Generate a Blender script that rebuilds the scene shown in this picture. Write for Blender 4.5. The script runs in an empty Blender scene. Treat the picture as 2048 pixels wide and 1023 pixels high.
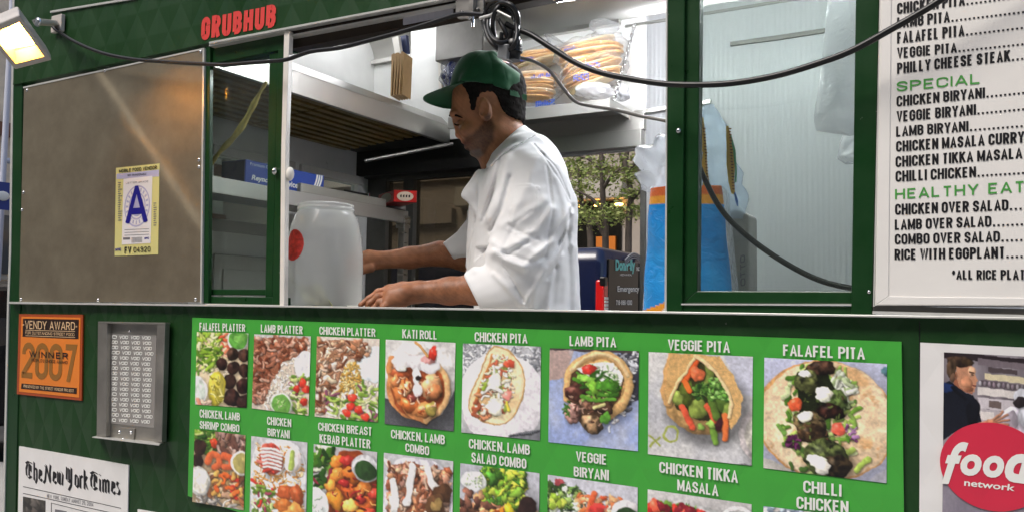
import bpy, bmesh, math, random
import numpy as np
from mathutils import Vector, Matrix

# ------------------------------------------------------------------ camera
SC = bpy.context.scene
COL = SC.collection
F_PX = 1646.3
YAW, PIT, ROL = (math.radians(a) for a in (29.345, 3.556, 0.86))
_c, _s = math.cos(YAW), math.sin(YAW)
_fw = np.array([-_s, _c, 0.0]); _r = np.array([_c, _s, 0.0]); _u = np.array([0, 0, 1.0])
CW = _fw * math.cos(PIT) + _u * math.sin(PIT)
_u2 = _u * math.cos(PIT) - _fw * math.sin(PIT)
CR = _r * math.cos(ROL) + _u2 * math.sin(ROL)
CU = _u2 * math.cos(ROL) - _r * math.sin(ROL)
CP = np.array([0.0, -1.70, 1.52])
cam = bpy.data.cameras.new('camera')
cam.sensor_width = 36.0
cam.lens = F_PX * 36.0 / 2048.0
cam.clip_start = 0.05
cam.clip_end = 2000.0
camo = bpy.data.objects.new('camera', cam)
COL.objects.link(camo)
camo.matrix_world = Matrix(((CR[0], CU[0], -CW[0], CP[0]), (CR[1], CU[1], -CW[1], CP[1]), (CR[2], CU[2], -CW[2], CP[2]), (0, 0, 0, 1)))
SC.camera = camo

# ------------------------------------------------------------------ light
W = bpy.data.worlds.new('World'); SC.world = W; W.use_nodes = True
_nt = W.node_tree
_sky = _nt.nodes.new('ShaderNodeTexSky'); _sky.sky_type = 'NISHITA'; _sky.sun_disc = False
SUN_EL, SUN_AZ = math.radians(52), math.radians(200)      # azimuth clockwise from +y
_sky.sun_elevation = SUN_EL; _sky.sun_rotation = SUN_AZ
_sky.air_density = 1.0; _sky.dust_density = 3.0; _sky.ozone_density = 1.0
_nt.links.new(_sky.outputs[0], _nt.nodes['Background'].inputs[0])
_nt.nodes['Background'].inputs[1].default_value = 0.10
sl = bpy.data.lights.new('sun', 'SUN'); sl.energy = 1.1; sl.angle = math.radians(25); sl.color = (1.0, 0.96, 0.91)
so = bpy.data.objects.new('sun', sl); COL.objects.link(so)
_d = Vector((math.sin(SUN_AZ) * math.cos(SUN_EL), math.cos(SUN_AZ) * math.cos(SUN_EL), math.sin(SUN_EL)))
so.rotation_euler = _d.to_track_quat('Z', 'Y').to_euler(); so.location = _d * 30
SC.view_settings.view_transform = 'Standard'; SC.view_settings.look = 'None'
SC.view_settings.gamma = 1.0; SC.view_settings.use_curve_mapping = False
SC.view_settings.exposure = 1.08
SC.render.engine = 'CYCLES'
SC.cycles.max_bounces = 10; SC.cycles.transparent_max_bounces = 24

# ------------------------------------------------------------------ helpers
def ray(x, y): return CR * (x - 1024) / F_PX - CU * (y - 511.5) / F_PX + CW
def at(x, y, Y=0.0):
    d = ray(x, y); return CP + d * (Y - CP[1]) / d[1]
def atx(x, y, X):
    d = ray(x, y); return CP + d * (X - CP[0]) / d[0]
def atz(x, y, z):
    d = ray(x, y); return CP + d * (z - CP[2]) / d[2]
def PX(pts, Y=0.0): return [at(x, y, Y) for x, y in pts]
def PXX(pts, X): return [atx(x, y, X) for x, y in pts]
def lin(c):
    if isinstance(c, str):
        c = [int(c[i:i + 2], 16) / 255 for i in (0, 2, 4)]
    return tuple((v / 12.92 if v <= .04045 else ((v + .055) / 1.055) ** 2.4) for v in c)

ORG = {}
def _link(o, parent):
    COL.objects.link(o)
    if parent is not None: o.parent = parent
def tag(o, label, cat, group=None, kind=None):
    o['label'] = label; o['category'] = cat
    if group: o['group'] = group
    if kind: o['kind'] = kind
    return o
def thing(name, loc, label, cat, group=None):
    o = bpy.data.objects.new(name, None); o.empty_display_size = .05
    o.location = Vector(loc); _link(o, None); ORG[o.name] = np.array(loc, float)
    return tag(o, label, cat, group)
def mesh_obj(name, v, f, mats, parent=None, mi=None, smooth=False, origin=None):
    v = np.asarray(v, float).reshape(-1, 3)
    org = ORG[parent.name] if parent is not None else (np.array(origin, float) if origin is not None else np.zeros(3))
    me = bpy.data.meshes.new(name)
    me.from_pydata((v - org).tolist(), [], [list(map(int, q)) for q in f])
    mats = mats if isinstance(mats, (list, tuple)) else [mats]
    for m in mats: me.materials.append(m)
    if mi is not None: me.polygons.foreach_set('material_index', np.asarray(mi, np.int32))
    if smooth is True: me.polygons.foreach_set('use_smooth', np.ones(len(me.polygons), bool))
    me.update()
    o = bpy.data.objects.new(name, me); _link(o, parent); ORG[o.name] = org
    if parent is None: o.location = Vector(org)
    return o

class MB:
    """collects shapes; build() links them as one mesh object"""
    def __init__(self): self.v = []; self.f = []; self.m = []; self.s = []
    def add(self, vs, fs, mi=0, sm=False):
        b = len(self.v); self.v += [tuple(map(float, p)) for p in vs]
        for q in fs: self.f.append([b + i for i in q]); self.m.append(mi); self.s.append(sm)
        return self
    def box(self, lo, hi, mi=0, bev=0.0):
        x0, y0, z0 = lo; x1, y1, z1 = hi
        if x0 > x1: x0, x1 = x1, x0
        if y0 > y1: y0, y1 = y1, y0
        if z0 > z1: z0, z1 = z1, z0
        return self.add([(x0, y0, z0), (x1, y0, z0), (x1, y1, z0), (x0, y1, z0), (x0, y0, z1), (x1, y0, z1), (x1, y1, z1), (x0, y1, z1)],
                        [(0, 3, 2, 1), (4, 5, 6, 7), (0, 1, 5, 4), (1, 2, 6, 5), (2, 3, 7, 6), (3, 0, 4, 7)], mi)
    def prism(self, pts, ext, mi=0):
        """polygon pts (front) swept along vector ext"""
        n = len(pts); p = [np.array(q, float) for q in pts]; e = np.array(ext, float)
        return self.add(p + [q + e for q in p], [tuple(range(n)), tuple(range(2 * n - 1, n - 1, -1))] +
                        [(i, n + i, n + (i + 1) % n, (i + 1) % n) for i in range(n)], mi)
    def slab(self, px, Y, t, mi=0): return self.prism(PX(px, Y), (0, t, 0), mi)
    def slabx(self, px, X, t, mi=0): return self.prism(PXX(px, X), (t, 0, 0), mi)
    def tube(self, pts, r, n=8, mi=0, cap=True):
        pts = [Vector(p) for p in pts]; N = len(pts)
        rs = r if isinstance(r, (list, tuple, np.ndarray)) else [r] * N
        vs = []; up = Vector((0.13, 0.27, 0.95))
        T = [(pts[min(i + 1, N - 1)] - pts[max(i - 1, 0)]).normalized() for i in range(N)]
        a = T[0].cross(up); a = a.normalized() if a.length > 1e-4 else T[0].orthogonal().normalized()
        for i in range(N):
            a = (a - T[i] * a.dot(T[i])).normalized(); b = T[i].cross(a)
            for k in range(n):
                t = 2 * math.pi * k / n; vs.append(pts[i] + (a * math.cos(t) + b * math.sin(t)) * rs[i])
        fs = [(i * n + k, i * n + (k + 1) % n, (i + 1) * n + (k + 1) % n, (i + 1) * n + k) for i in range(N - 1) for k in range(n)]
        self.add(vs, fs, mi, True)
        if cap:
            self.add(vs[:n], [tuple(range(n - 1, -1, -1))], mi); self.add(vs[-n:], [tuple(range(n))], mi)
        return self
    def lathe(self, c, prof, n=32, mi=0, axis='z', sy=1.0):
        vs = []
        for r, z in prof:
            for k in range(n):
                t = 2 * math.pi * k / n
                q = (r * math.cos(t), r * math.sin(t) * sy, z)
                if axis == 'y': q = (q[0], q[2], q[1])
                if axis == 'x': q = (q[2], q[0], q[1])
                vs.append((c[0] + q[0], c[1] + q[1], c[2] + q[2]))
        return self.add(vs, [(i * n + k, i * n + (k + 1) % n, (i + 1) * n + (k + 1) % n, (i + 1) * n + k) for i in range(len(prof) - 1) for k in range(n)], mi, True)
    def ball(self, c, r, mi=0, n=10, m=6):
        r = (r, r, r) if not isinstance(r, (tuple, list)) else r
        prof = [(math.sin(math.pi * i / m), -math.cos(math.pi * i / m)) for i in range(m + 1)]
        vs = []
        for a, z in prof:
            for k in range(n):
                t = 2 * math.pi * k / n; vs.append((c[0] + r[0] * a * math.cos(t), c[1] + r[1] * a * math.sin(t), c[2] + r[2] * z))
        return self.add(vs, [(i * n + k, i * n + (k + 1) % n, (i + 1) * n + (k + 1) % n, (i + 1) * n + k) for i in range(m) for k in range(n)], mi, True)
    def build(self, name, mats, parent=None, label=None, bevel=0.0, origin=None):
        if origin is None and parent is None and len(self.v): origin = np.array(self.v).mean(0)
        o = mesh_obj(name, self.v, self.f, mats, parent, self.m, origin=origin)
        o.data.polygons.foreach_set('use_smooth', np.array(self.s, bool))
        bm = bmesh.new(); bm.from_mesh(o.data)
        bmesh.ops.recalc_face_normals(bm, faces=bm.faces[:]); bm.to_mesh(o.data); bm.free()
        if bevel:
            md = o.modifiers.new('bevel', 'BEVEL'); md.width = bevel; md.segments = 2; md.limit_method = 'ANGLE'; md.angle_limit = math.radians(40)
        if label: o['label'] = label
        return o

def spline(pts, per=8):
    p = [np.array(q, float) for q in pts]; p = [2 * p[0] - p[1]] + p + [2 * p[-1] - p[-2]]; o = []
    for i in range(1, len(p) - 2):
        for k in range(per):
            t = k / per
            o.append(.5 * (2 * p[i] + (p[i + 1] - p[i - 1]) * t + (2 * p[i - 1] - 5 * p[i] + 4 * p[i + 1] - p[i + 2]) * t * t + (3 * p[i] - p[i - 1] - 3 * p[i + 1] + p[i + 2]) * t ** 3))
    return o + [p[-2]]

# ------------------------------------------------------------------ materials
def mat(name, col, rough=.5, metal=0.0, spec=.5, coat=0.0, var=0.0, vscale=6.0, bump=0.0, bscale=60.0, stretch=(1, 1, 1), aniso=0.0, trans=0.0, emit=None, es=0.0, rvar=0.0, quilt=0.0, qs=.105, sss=0.0, sheen=0.0, chips=0.0):
    m = bpy.data.materials.new(name); m.use_nodes = True; nt = m.node_tree; N = nt.nodes; L = nt.links
    b = N['Principled BSDF']; col = lin(col) if isinstance(col, str) else col
    b.inputs['Base Color'].default_value = (*col, 1); b.inputs['Roughness'].default_value = rough; b.inputs['Metallic'].default_value = metal
    b.inputs['Specular IOR Level'].default_value = spec; b.inputs['Coat Weight'].default_value = coat; b.inputs['Coat Roughness'].default_value = .08
    b.inputs['Anisotropic'].default_value = aniso; b.inputs['Transmission Weight'].default_value = trans
    b.inputs['Subsurface Weight'].default_value = sss; b.inputs['Sheen Weight'].default_value = sheen
    if sss: b.inputs['Subsurface Radius'].default_value = (.012, .005, .003)
    if emit: b.inputs['Emission Color'].default_value = (*lin(emit), 1); b.inputs['Emission Strength'].default_value = es
    geo = N.new('ShaderNodeNewGeometry'); mp = N.new('ShaderNodeMapping'); L.new(geo.outputs['Position'], mp.inputs[0]); mp.inputs['Scale'].default_value = stretch
    if var or rvar:
        n = N.new('ShaderNodeTexNoise'); n.inputs['Scale'].default_value = vscale; n.inputs['Detail'].default_value = 6; n.inputs['Roughness'].default_value = .62
        L.new(mp.outputs[0], n.inputs['Vector'])
        if var:
            hs = N.new('ShaderNodeHueSaturation'); hs.inputs['Color'].default_value = (*col, 1)
            mr = N.new('ShaderNodeMapRange'); mr.inputs[1].default_value = .3; mr.inputs[2].default_value = .7; mr.inputs[3].default_value = 1 - var; mr.inputs[4].default_value = 1 + var
            L.new(n.outputs[0], mr.inputs[0]); L.new(mr.outputs[0], hs.inputs['Value']); L.new(hs.outputs[0], b.inputs['Base Color'])
        if rvar:
            mr = N.new('ShaderNodeMapRange'); mr.inputs[1].default_value = .3; mr.inputs[2].default_value = .7; mr.inputs[3].default_value = max(.02, rough - rvar); mr.inputs[4].default_value = rough + rvar
            L.new(n.outputs[0], mr.inputs[0]); L.new(mr.outputs[0], b.inputs['Roughness'])
    if chips:                                                # small paint chips and dust specks
        cn = N.new('ShaderNodeTexNoise'); cn.inputs['Scale'].default_value = 70; cn.inputs['Detail'].default_value = 3; L.new(geo.outputs['Position'], cn.inputs['Vector'])
        c2 = N.new('ShaderNodeTexNoise'); c2.inputs['Scale'].default_value = 3.0; c2.inputs['Detail'].default_value = 8; c2.inputs['Roughness'].default_value = .7; L.new(geo.outputs['Position'], c2.inputs['Vector'])
        ml = N.new('ShaderNodeMath'); ml.operation = 'MULTIPLY'; L.new(cn.outputs[0], ml.inputs[0]); L.new(c2.outputs[0], ml.inputs[1])
        m1 = N.new('ShaderNodeMapRange'); m1.inputs[1].default_value = .415; m1.inputs[2].default_value = .435; m1.inputs[4].default_value = chips; L.new(ml.outputs[0], m1.inputs[0])
        m3 = N.new('ShaderNodeMapRange'); m3.inputs[1].default_value = .45; m3.inputs[2].default_value = .75; m3.inputs[4].default_value = .028; L.new(c2.outputs[0], m3.inputs[0])
        mxd = N.new('ShaderNodeMath'); mxd.operation = 'MAXIMUM'; L.new(m1.outputs[0], mxd.inputs[0]); L.new(m3.outputs[0], mxd.inputs[1])
        mc = N.new('ShaderNodeMixRGB'); mc.inputs[2].default_value = (.42, .42, .36, 1); L.new(mxd.outputs[0], mc.inputs[0]); src = b.inputs['Base Color'].links[0].from_socket if b.inputs['Base Color'].links else None
        if src: L.new(src, mc.inputs[1])
        else: mc.inputs[1].default_value = (*col, 1)
        L.new(mc.outputs[0], b.inputs['Base Color'])
    last = None
    if bump:
        n2 = N.new('ShaderNodeTexNoise'); n2.inputs['Scale'].default_value = bscale; n2.inputs['Detail'].default_value = 4
        L.new(mp.outputs[0], n2.inputs['Vector']); bp = N.new('ShaderNodeBump'); bp.inputs['Strength'].default_value = min(1, bump * 10); bp.inputs['Distance'].default_value = bump * .1
        L.new(n2.outputs[0], bp.inputs['Height']); last = bp
    if quilt:
        sp = N.new('ShaderNodeSeparateXYZ'); L.new(geo.outputs['Position'], sp.inputs[0])
        def mth(op, a, c=None):
            q = N.new('ShaderNodeMath'); q.operation = op
            for i, x in enumerate((a, c)):
                if x is None: continue
                if isinstance(x, (int, float)): q.inputs[i].default_value = x
                else: L.new(x, q.inputs[i])
            return q.outputs[0]
        tri = []
        for sg in (1, -1):
            u = mth('ADD', sp.outputs[0], mth('MULTIPLY', sp.outputs[2], .62 * sg)); u = mth('DIVIDE', u, qs)
            tri.append(mth('SUBTRACT', 1.0, mth('ABSOLUTE', mth('SUBTRACT', mth('MULTIPLY', mth('FRACT', u), 2.0), 1.0))))
        h = mth('SMOOTH_MIN', tri[0], tri[1]); h.node.inputs[2].default_value = .12
        bp = N.new('ShaderNodeBump'); bp.inputs['Strength'].default_value = 1.0; bp.inputs['Distance'].default_value = quilt
        L.new(h, bp.inputs['Height'])
        if last: L.new(last.outputs[0], bp.inputs['Normal'])
        last = bp
    if last: L.new(last.outputs[0], b.inputs['Normal'])
    return m

def clear_mat(name, tint, opac, rough=.04, diff='FFFFFF', bump=0.0, bscale=30, facing=0.0, dmix=.5, fres=1.45):
    """thin see-through sheet: transparent + fresnel gloss + a little milky diffuse"""
    m = bpy.data.materials.new(name); m.use_nodes = True; nt = m.node_tree; N = nt.nodes; L = nt.links; N.clear()
    out = N.new('ShaderNodeOutputMaterial'); tr = N.new('ShaderNodeBsdfTransparent'); tr.inputs[0].default_value = (*lin(tint), 1)
    gl = N.new('ShaderNodeBsdfGlossy'); gl.inputs['Roughness'].default_value = rough
    di = N.new('ShaderNodeBsdfDiffuse'); di.inputs[0].default_value = (*lin(diff), 1)
    tl = N.new('ShaderNodeBsdfTranslucent'); tl.inputs[0].default_value = (*lin(diff), 1)
    mx0 = N.new('ShaderNodeMixShader'); mx0.inputs[0].default_value = dmix; L.new(di.outputs[0], mx0.inputs[1]); L.new(tl.outputs[0], mx0.inputs[2])
    mx1 = N.new('ShaderNodeMixShader'); L.new(tr.outputs[0], mx1.inputs[1]); L.new(mx0.outputs[0], mx1.inputs[2])
    lw = N.new('ShaderNodeLayerWeight'); lw.inputs[0].default_value = .35
    mr = N.new('ShaderNodeMapRange'); mr.inputs[3].default_value = opac; mr.inputs[4].default_value = min(1, opac + facing)
    L.new(lw.outputs['Facing'], mr.inputs[0]); L.new(mr.outputs[0], mx1.inputs[0])
    f0 = ((fres - 1) / (fres + 1)) ** 2; lf = N.new('ShaderNodeLayerWeight'); lf.inputs[0].default_value = .5
    pw = N.new('ShaderNodeMath'); pw.operation = 'POWER'; pw.inputs[1].default_value = 5.0; L.new(lf.outputs['Facing'], pw.inputs[0])
    fr = N.new('ShaderNodeMapRange'); fr.inputs[3].default_value = f0; fr.inputs[4].default_value = 1.0; L.new(pw.outputs[0], fr.inputs[0])
    mx2 = N.new('ShaderNodeMixShader'); L.new(fr.outputs[0], mx2.inputs[0]); L.new(mx1.outputs[0], mx2.inputs[1]); L.new(gl.outputs[0], mx2.inputs[2])
    L.new(mx2.outputs[0], out.inputs[0])
    if bump:
        n = N.new('ShaderNodeTexNoise'); n.inputs['Scale'].default_value = bscale; n.inputs['Detail'].default_value = 3; n.inputs['Distortion'].default_value = 1.2
        g = N.new('ShaderNodeNewGeometry'); L.new(g.outputs['Position'], n.inputs['Vector'])
        bp = N.new('ShaderNodeBump'); bp.inputs['Distance'].default_value = bump; bp.inputs['Strength'].default_value = 1; L.new(n.outputs[0], bp.inputs['Height'])
        for q in (gl, di, lf): L.new(bp.outputs[0], q.inputs['Normal'])
    return m

def print_mat(name, rough=.35, coat=.25, quilt=0.0, gain=1.0, spec=.5):
    m = mat(name, 'FFFFFF', rough, coat=coat, quilt=quilt, spec=spec); N = m.node_tree.nodes; L = m.node_tree.links
    a = N.new('ShaderNodeVertexColor'); a.layer_name = 'ink'; L.new(a.outputs[0], N['Principled BSDF'].inputs['Base Color'])
    return m

M = {}
M['green'] = mat('dark_green_paint', '0A3813', .34, coat=.10, spec=.35, var=.12, vscale=9, rvar=.08, chips=.6)
M['quilt'] = mat('quilted_green_panel', '143C15', .40, coat=.06, chips=.35, spec=.4, var=.12, vscale=4, rvar=.1, quilt=.0032)
M['alu'] = mat('white_aluminium_trim', 'DADAD4', .32, metal=.35, var=.08, vscale=20)
M['white'] = mat('white_trim', 'E9E4DA', .4, var=.05, vscale=12)
M['steel'] = mat('brushed_steel', 'B9B6B0', .30, metal=1.0, var=.10, vscale=5, rvar=.10, bump=.0006, bscale=40, stretch=(1, 1, 8))
M['steelh'] = mat('brushed_steel_long_grain', 'BDBBB6', .33, metal=.9, var=.05, vscale=2.5, rvar=.04)
M['dsteel'] = mat('dull_dark_steel', '6E6C68', .42, metal=.85, var=.2, vscale=7, rvar=.12)
M['msteel'] = mat('satin_steel', 'B4B2AC', .42, metal=.7, var=.05, vscale=3, rvar=.04)
M['black'] = mat('black_plastic', '0B0B0C', .32, spec=.5)
M['rubber'] = mat('black_cable_rubber', '121212', .36, var=.2, vscale=30)
M['greyc'] = mat('grey_cable_sheath', '6D6B66', .38, var=.15, vscale=40)
M['chrome'] = mat('chrome', 'D8D8D8', .12, metal=1.0)
# ------------------------------------------------------------------ lettering: condensed stroke font
def _arc(cx, cy, rx, ry, a0, a1, n=5):
    return [(cx + rx * math.cos(math.radians(a0 + (a1 - a0) * i / n)), cy + ry * math.sin(math.radians(a0 + (a1 - a0) * i / n))) for i in range(n + 1)]
RX, RY = .5, .22
_O = _arc(.5, 1 - RY, .5, RY, 0, 180, 8) + _arc(.5, RY, .5, RY, 180, 360, 8) + [(1, 1 - RY)]
_C = [(1, .66)] + _arc(.5, 1 - RY, .5, RY, 0, 180, 8) + _arc(.5, RY, .5, RY, 180, 360, 8) + [(1, .34)]
GL = {
 'A': (1.06, [[(-.02, -.1), (.5, 1.06), (1.02, -.1)], [(.2, .28), (.8, .28)]]),
 'B': (1, [[(0, 0), (0, 1), (.55, 1)] + _arc(.55, .77, .42, .23, 90, -90) + [(0, .54)], [(.5, .54)] + _arc(.55, .27, .45, .27, 90, -90) + [(0, 0)]]),
 'C': (.98, [_C]), 'D': (1, [[(0, 0), (0, 1), (.5, 1)] + _arc(.5, .76, .5, .24, 90, 0) + _arc(.5, .24, .5, .24, 0, -90) + [(0, 0)]]),
 'E': (.88, [[(1, 1), (0, 1), (0, 0), (1, 0)], [(0, .52), (.86, .52)]]),
 'F': (.84, [[(1, 1), (0, 1), (0, -.1)], [(0, .5), (.86, .5)]]),
 'G': (1, [[(1, .68)] + _arc(.5, 1 - RY, .5, RY, 0, 180, 8) + _arc(.5, RY, .5, RY, 180, 360, 8) + [(1, .5), (.5, .5)]]),
 'H': (1.02, [[(0, -.1), (0, 1.1)], [(1, -.1), (1, 1.1)], [(0, .52), (1, .52)]]),
 'I': (0, [[(.5, -.1), (.5, 1.1)]]), 'J': (.7, [[(1, 1.1)] + _arc(.5, RY, .5, RY, 0, -140, 6)]),
 'K': (1.04, [[(0, -.1), (0, 1.1)], [(1, 1.1), (.0, .42)], [(.34, .62), (1.04, -.1)]]),
 'L': (.82, [[(0, 1.1), (0, 0), (1, 0)]]),
 'M': (1.36, [[(0, -.1), (0, 1), (.02, 1), (.5, .12), (.98, 1), (1, 1), (1, -.1)]]),
 'N': (1.04, [[(0, -.1), (0, 1.1)], [(0, 1), (1, 0)], [(1, -.1), (1, 1.1)]]),
 'O': (1, [_O]), 'P': (.98, [[(0, -.1), (0, 1), (.5, 1)] + _arc(.5, .74, .5, .26, 90, -90) + [(0, .48)]]),
 'Q': (1, [_O, [(.6, .25), (1.05, -.05)]]),
 'R': (1, [[(0, -.1), (0, 1), (.5, 1)] + _arc(.5, .75, .5, .25, 90, -90) + [(0, .5)], [(.52, .5), (1.0, -.1)]]),
 'S': (.98, [[(.98, .7)] + _arc(.5, .77, .48, .23, 0, 180, 7) + [(.06, .64), (.94, .38)] + _arc(.5, .23, .48, .23, 0, -180, 7) + [(.02, .3)]]),
 'T': (.9, [[(.5, -.1), (.5, 1)], [(0, 1), (1, 1)]]),
 'U': (1, [[(0, 1.1)] + _arc(.5, RY, .5, RY, 180, 360, 8) + [(1, 1.1)]]),
 'V': (1.04, [[(-.02, 1.1), (.5, -.06), (1.02, 1.1)]]),
 'W': (1.6, [[(0, 1.1), (.26, -.04), (.5, 1.02), (.74, -.04), (1, 1.1)]]),
 'X': (1.05, [[(0, -.1), (1, 1.1)], [(0, 1.1), (1, -.1)]]),
 'Y': (1.04, [[(-.03, 1.1), (.5, .42), (1.03, 1.1)], [(.5, -.1), (.5, .42)]]),
 'Z': (.92, [[(0, 1), (1, 1), (0, 0), (1, 0)]]),
 '0': (1, [_O]), '1': (.5, [[(.7, -.1), (.7, 1), (.0, .78)]]),
 '2': (1, [[(0, .7)] + _arc(.5, .76, .5, .24, 180, 0, 7) + [(1, .64), (0, .06), (0, 0), (1, 0)]]),
 '3': (1, [[(0, .72)] + _arc(.5, .77, .46, .23, 180, -90, 7) + [(.3, .54)], [(.5, .54)] + _arc(.5, .27, .5, .27, 90, -170, 7)]),
 '4': (1.04, [[(.72, -.1), (.72, 1), (0, .3), (1.05, .3)]]),
 '5': (1, [[(.95, 1), (.05, 1), (.02, .56), (.5, .6)] + _arc(.5, .3, .5, .3, 90, -160, 8)]),
 '6': (1, [[(.95, .75)] + _arc(.5, .77, .5, .23, 10, 180, 6) + _arc(.5, .26, .5, .26, 180, 540, 12)]),
 '7': (.95, [[(0, 1), (1, 1), (.4, -.1)]]),
 '8': (1, [_arc(.5, .77, .46, .23, -90, 270, 12), _arc(.5, .27, .5, .27, 90, 450, 12)]),
 '9': (1, [[(.05, .25)] + _arc(.5, .23, .5, .23, 190, 360, 6) + _arc(.5, .74, .5, .26, 0, 360, 12)]),
 '-': (.5, [[(0, .45), (1, .45)]]), "'": (0, [[(.5, .75), (.5, 1.1)]]), ',': (0, [[(.6, .12), (.4, -.14)]]), '.': (0, [[(.5, -.02), (.5, .1)]]),
 '*': (.6, [[(.5, .5), (.5, 1.05)], [(.0, .65), (1, .9)], [(0, .9), (1, .65)]]), ' ': (.55, []),
}
def _clip(poly, lo, hi):
    for sgn, lim in ((1, lo), (-1, hi)):
        out = []
        for i in range(len(poly)):
            p, q = poly[i], poly[(i + 1) % len(poly)]
            dp, dq = sgn * (p[1] - lim), sgn * (q[1] - lim)
            if dp >= 0: out.append(p)
            if dp * dq < 0:
                t = dp / (dp - dq); out.append((p[0] + (q[0] - p[0]) * t, p[1] + (q[1] - p[1]) * t))
        poly = out
        if len(poly) < 3: return []
    return poly
def strokes2d(s, width, t=.19, gap=.12, ty=None):
    """polygons (x in 0..width, y in 0..1) of a string whose cap height is 1"""
    ty = ty or t
    nat = sum(GL[c][0] for c in s if c in GL)          # flexible width
    fix = sum(t if c != ' ' else 0 for c in s) + gap * (len(s) - 1)
    k = max(.02, (width - fix) / max(nat, .1)); x = 0; polys = []
    for c in s:
        w, st = GL[c]; ww = w * k
        clo, chi = (-.2, 1.0) if c == ',' else (0., 1.)
        for pl in st:
            P = [(x + t / 2 + u * ww if w else x + t / 2 + (u - .5) * t, ty / 2 + v * (1 - ty)) for u, v in pl]
            n = len(P); Lf = []; Rt = []
            for i in range(n):
                d1 = np.subtract(P[i], P[i - 1]) if i else None; d2 = np.subtract(P[i + 1], P[i]) if i < n - 1 else None
                ds = [d / max(1e-9, np.hypot(*d)) for d in (d1, d2) if d is not None and np.hypot(*d) > 1e-6]
                if not ds: ds = [np.array([1., 0])]
                nn = sum(np.array([-d[1], d[0]]) for d in ds); l = np.hypot(*nn); nn = nn / l if l > 1e-6 else np.array([-ds[0][1], ds[0][0]])
                cosh = max(.45, float(np.dot(nn, (-ds[0][1], ds[0][0]))))
                hw = .5 / cosh
                o = np.array([nn[0] * t * hw, nn[1] * ty * hw]); Lf.append(tuple(P[i] + o)); Rt.append(tuple(P[i] - o))
            for i in range(n - 1):
                q = _clip([Lf[i], Rt[i], Rt[i + 1], Lf[i + 1]], clo, chi)
                if q: polys.append(q)
        x += (ww if w or c == ' ' else 0) + (t if c != ' ' else 0) + gap
    return polys
def quadmap(C):
    """corners TL,TR,BR,BL in 3D -> f(u 0..1 right, v 0..1 up)"""
    TL, TR, BR, BL = (np.array(c, float) for c in C)
    return lambda u, v: (BL * (1 - u) + BR * u) * (1 - v) + (TL * (1 - u) + TR * u) * v
def put_text(mb, s, C, t=.19, gap=.12, mi=0, ty=None, step=.00006, nrm=(0, -1, 0)):
    TL, TR, BR, BL = (np.array(c, float) for c in C); h = (np.linalg.norm(TL - BL) + np.linalg.norm(TR - BR)) / 2; w = np.linalg.norm(BR - BL) / h
    f = quadmap(C); k = 0; nrm = np.array(nrm, float)
    for q in strokes2d(s, w, t, gap, ty):
        k += 1; off = nrm * step * (k % 12)
        mb.add([f(x / w, y) + off for x, y in q], [tuple(range(len(q)))], mi)
    return mb
def tq(x0, yt0, yb0, x1, yt1, yb1, Y, lean=0.0):
    return PX([(x0 + lean, yt0), (x1 + lean, yt1), (x1, yb1), (x0, yb0)], Y)
def put_dots(mb, x0, y0, x1, y1, step, r, Y, mi=0):
    a, b = at(x0, y0, Y), at(x1, y1, Y); n = int(np.linalg.norm(b - a) / step)
    for i in range(n):
        c = a + (b - a) * i / n
        mb.add([(c[0] - r, c[1], c[2] - r), (c[0] + r, c[1], c[2] - r), (c[0] + r, c[1], c[2] + r), (c[0] - r, c[1], c[2] + r)], [(0, 1, 2, 3)], mi)

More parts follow.
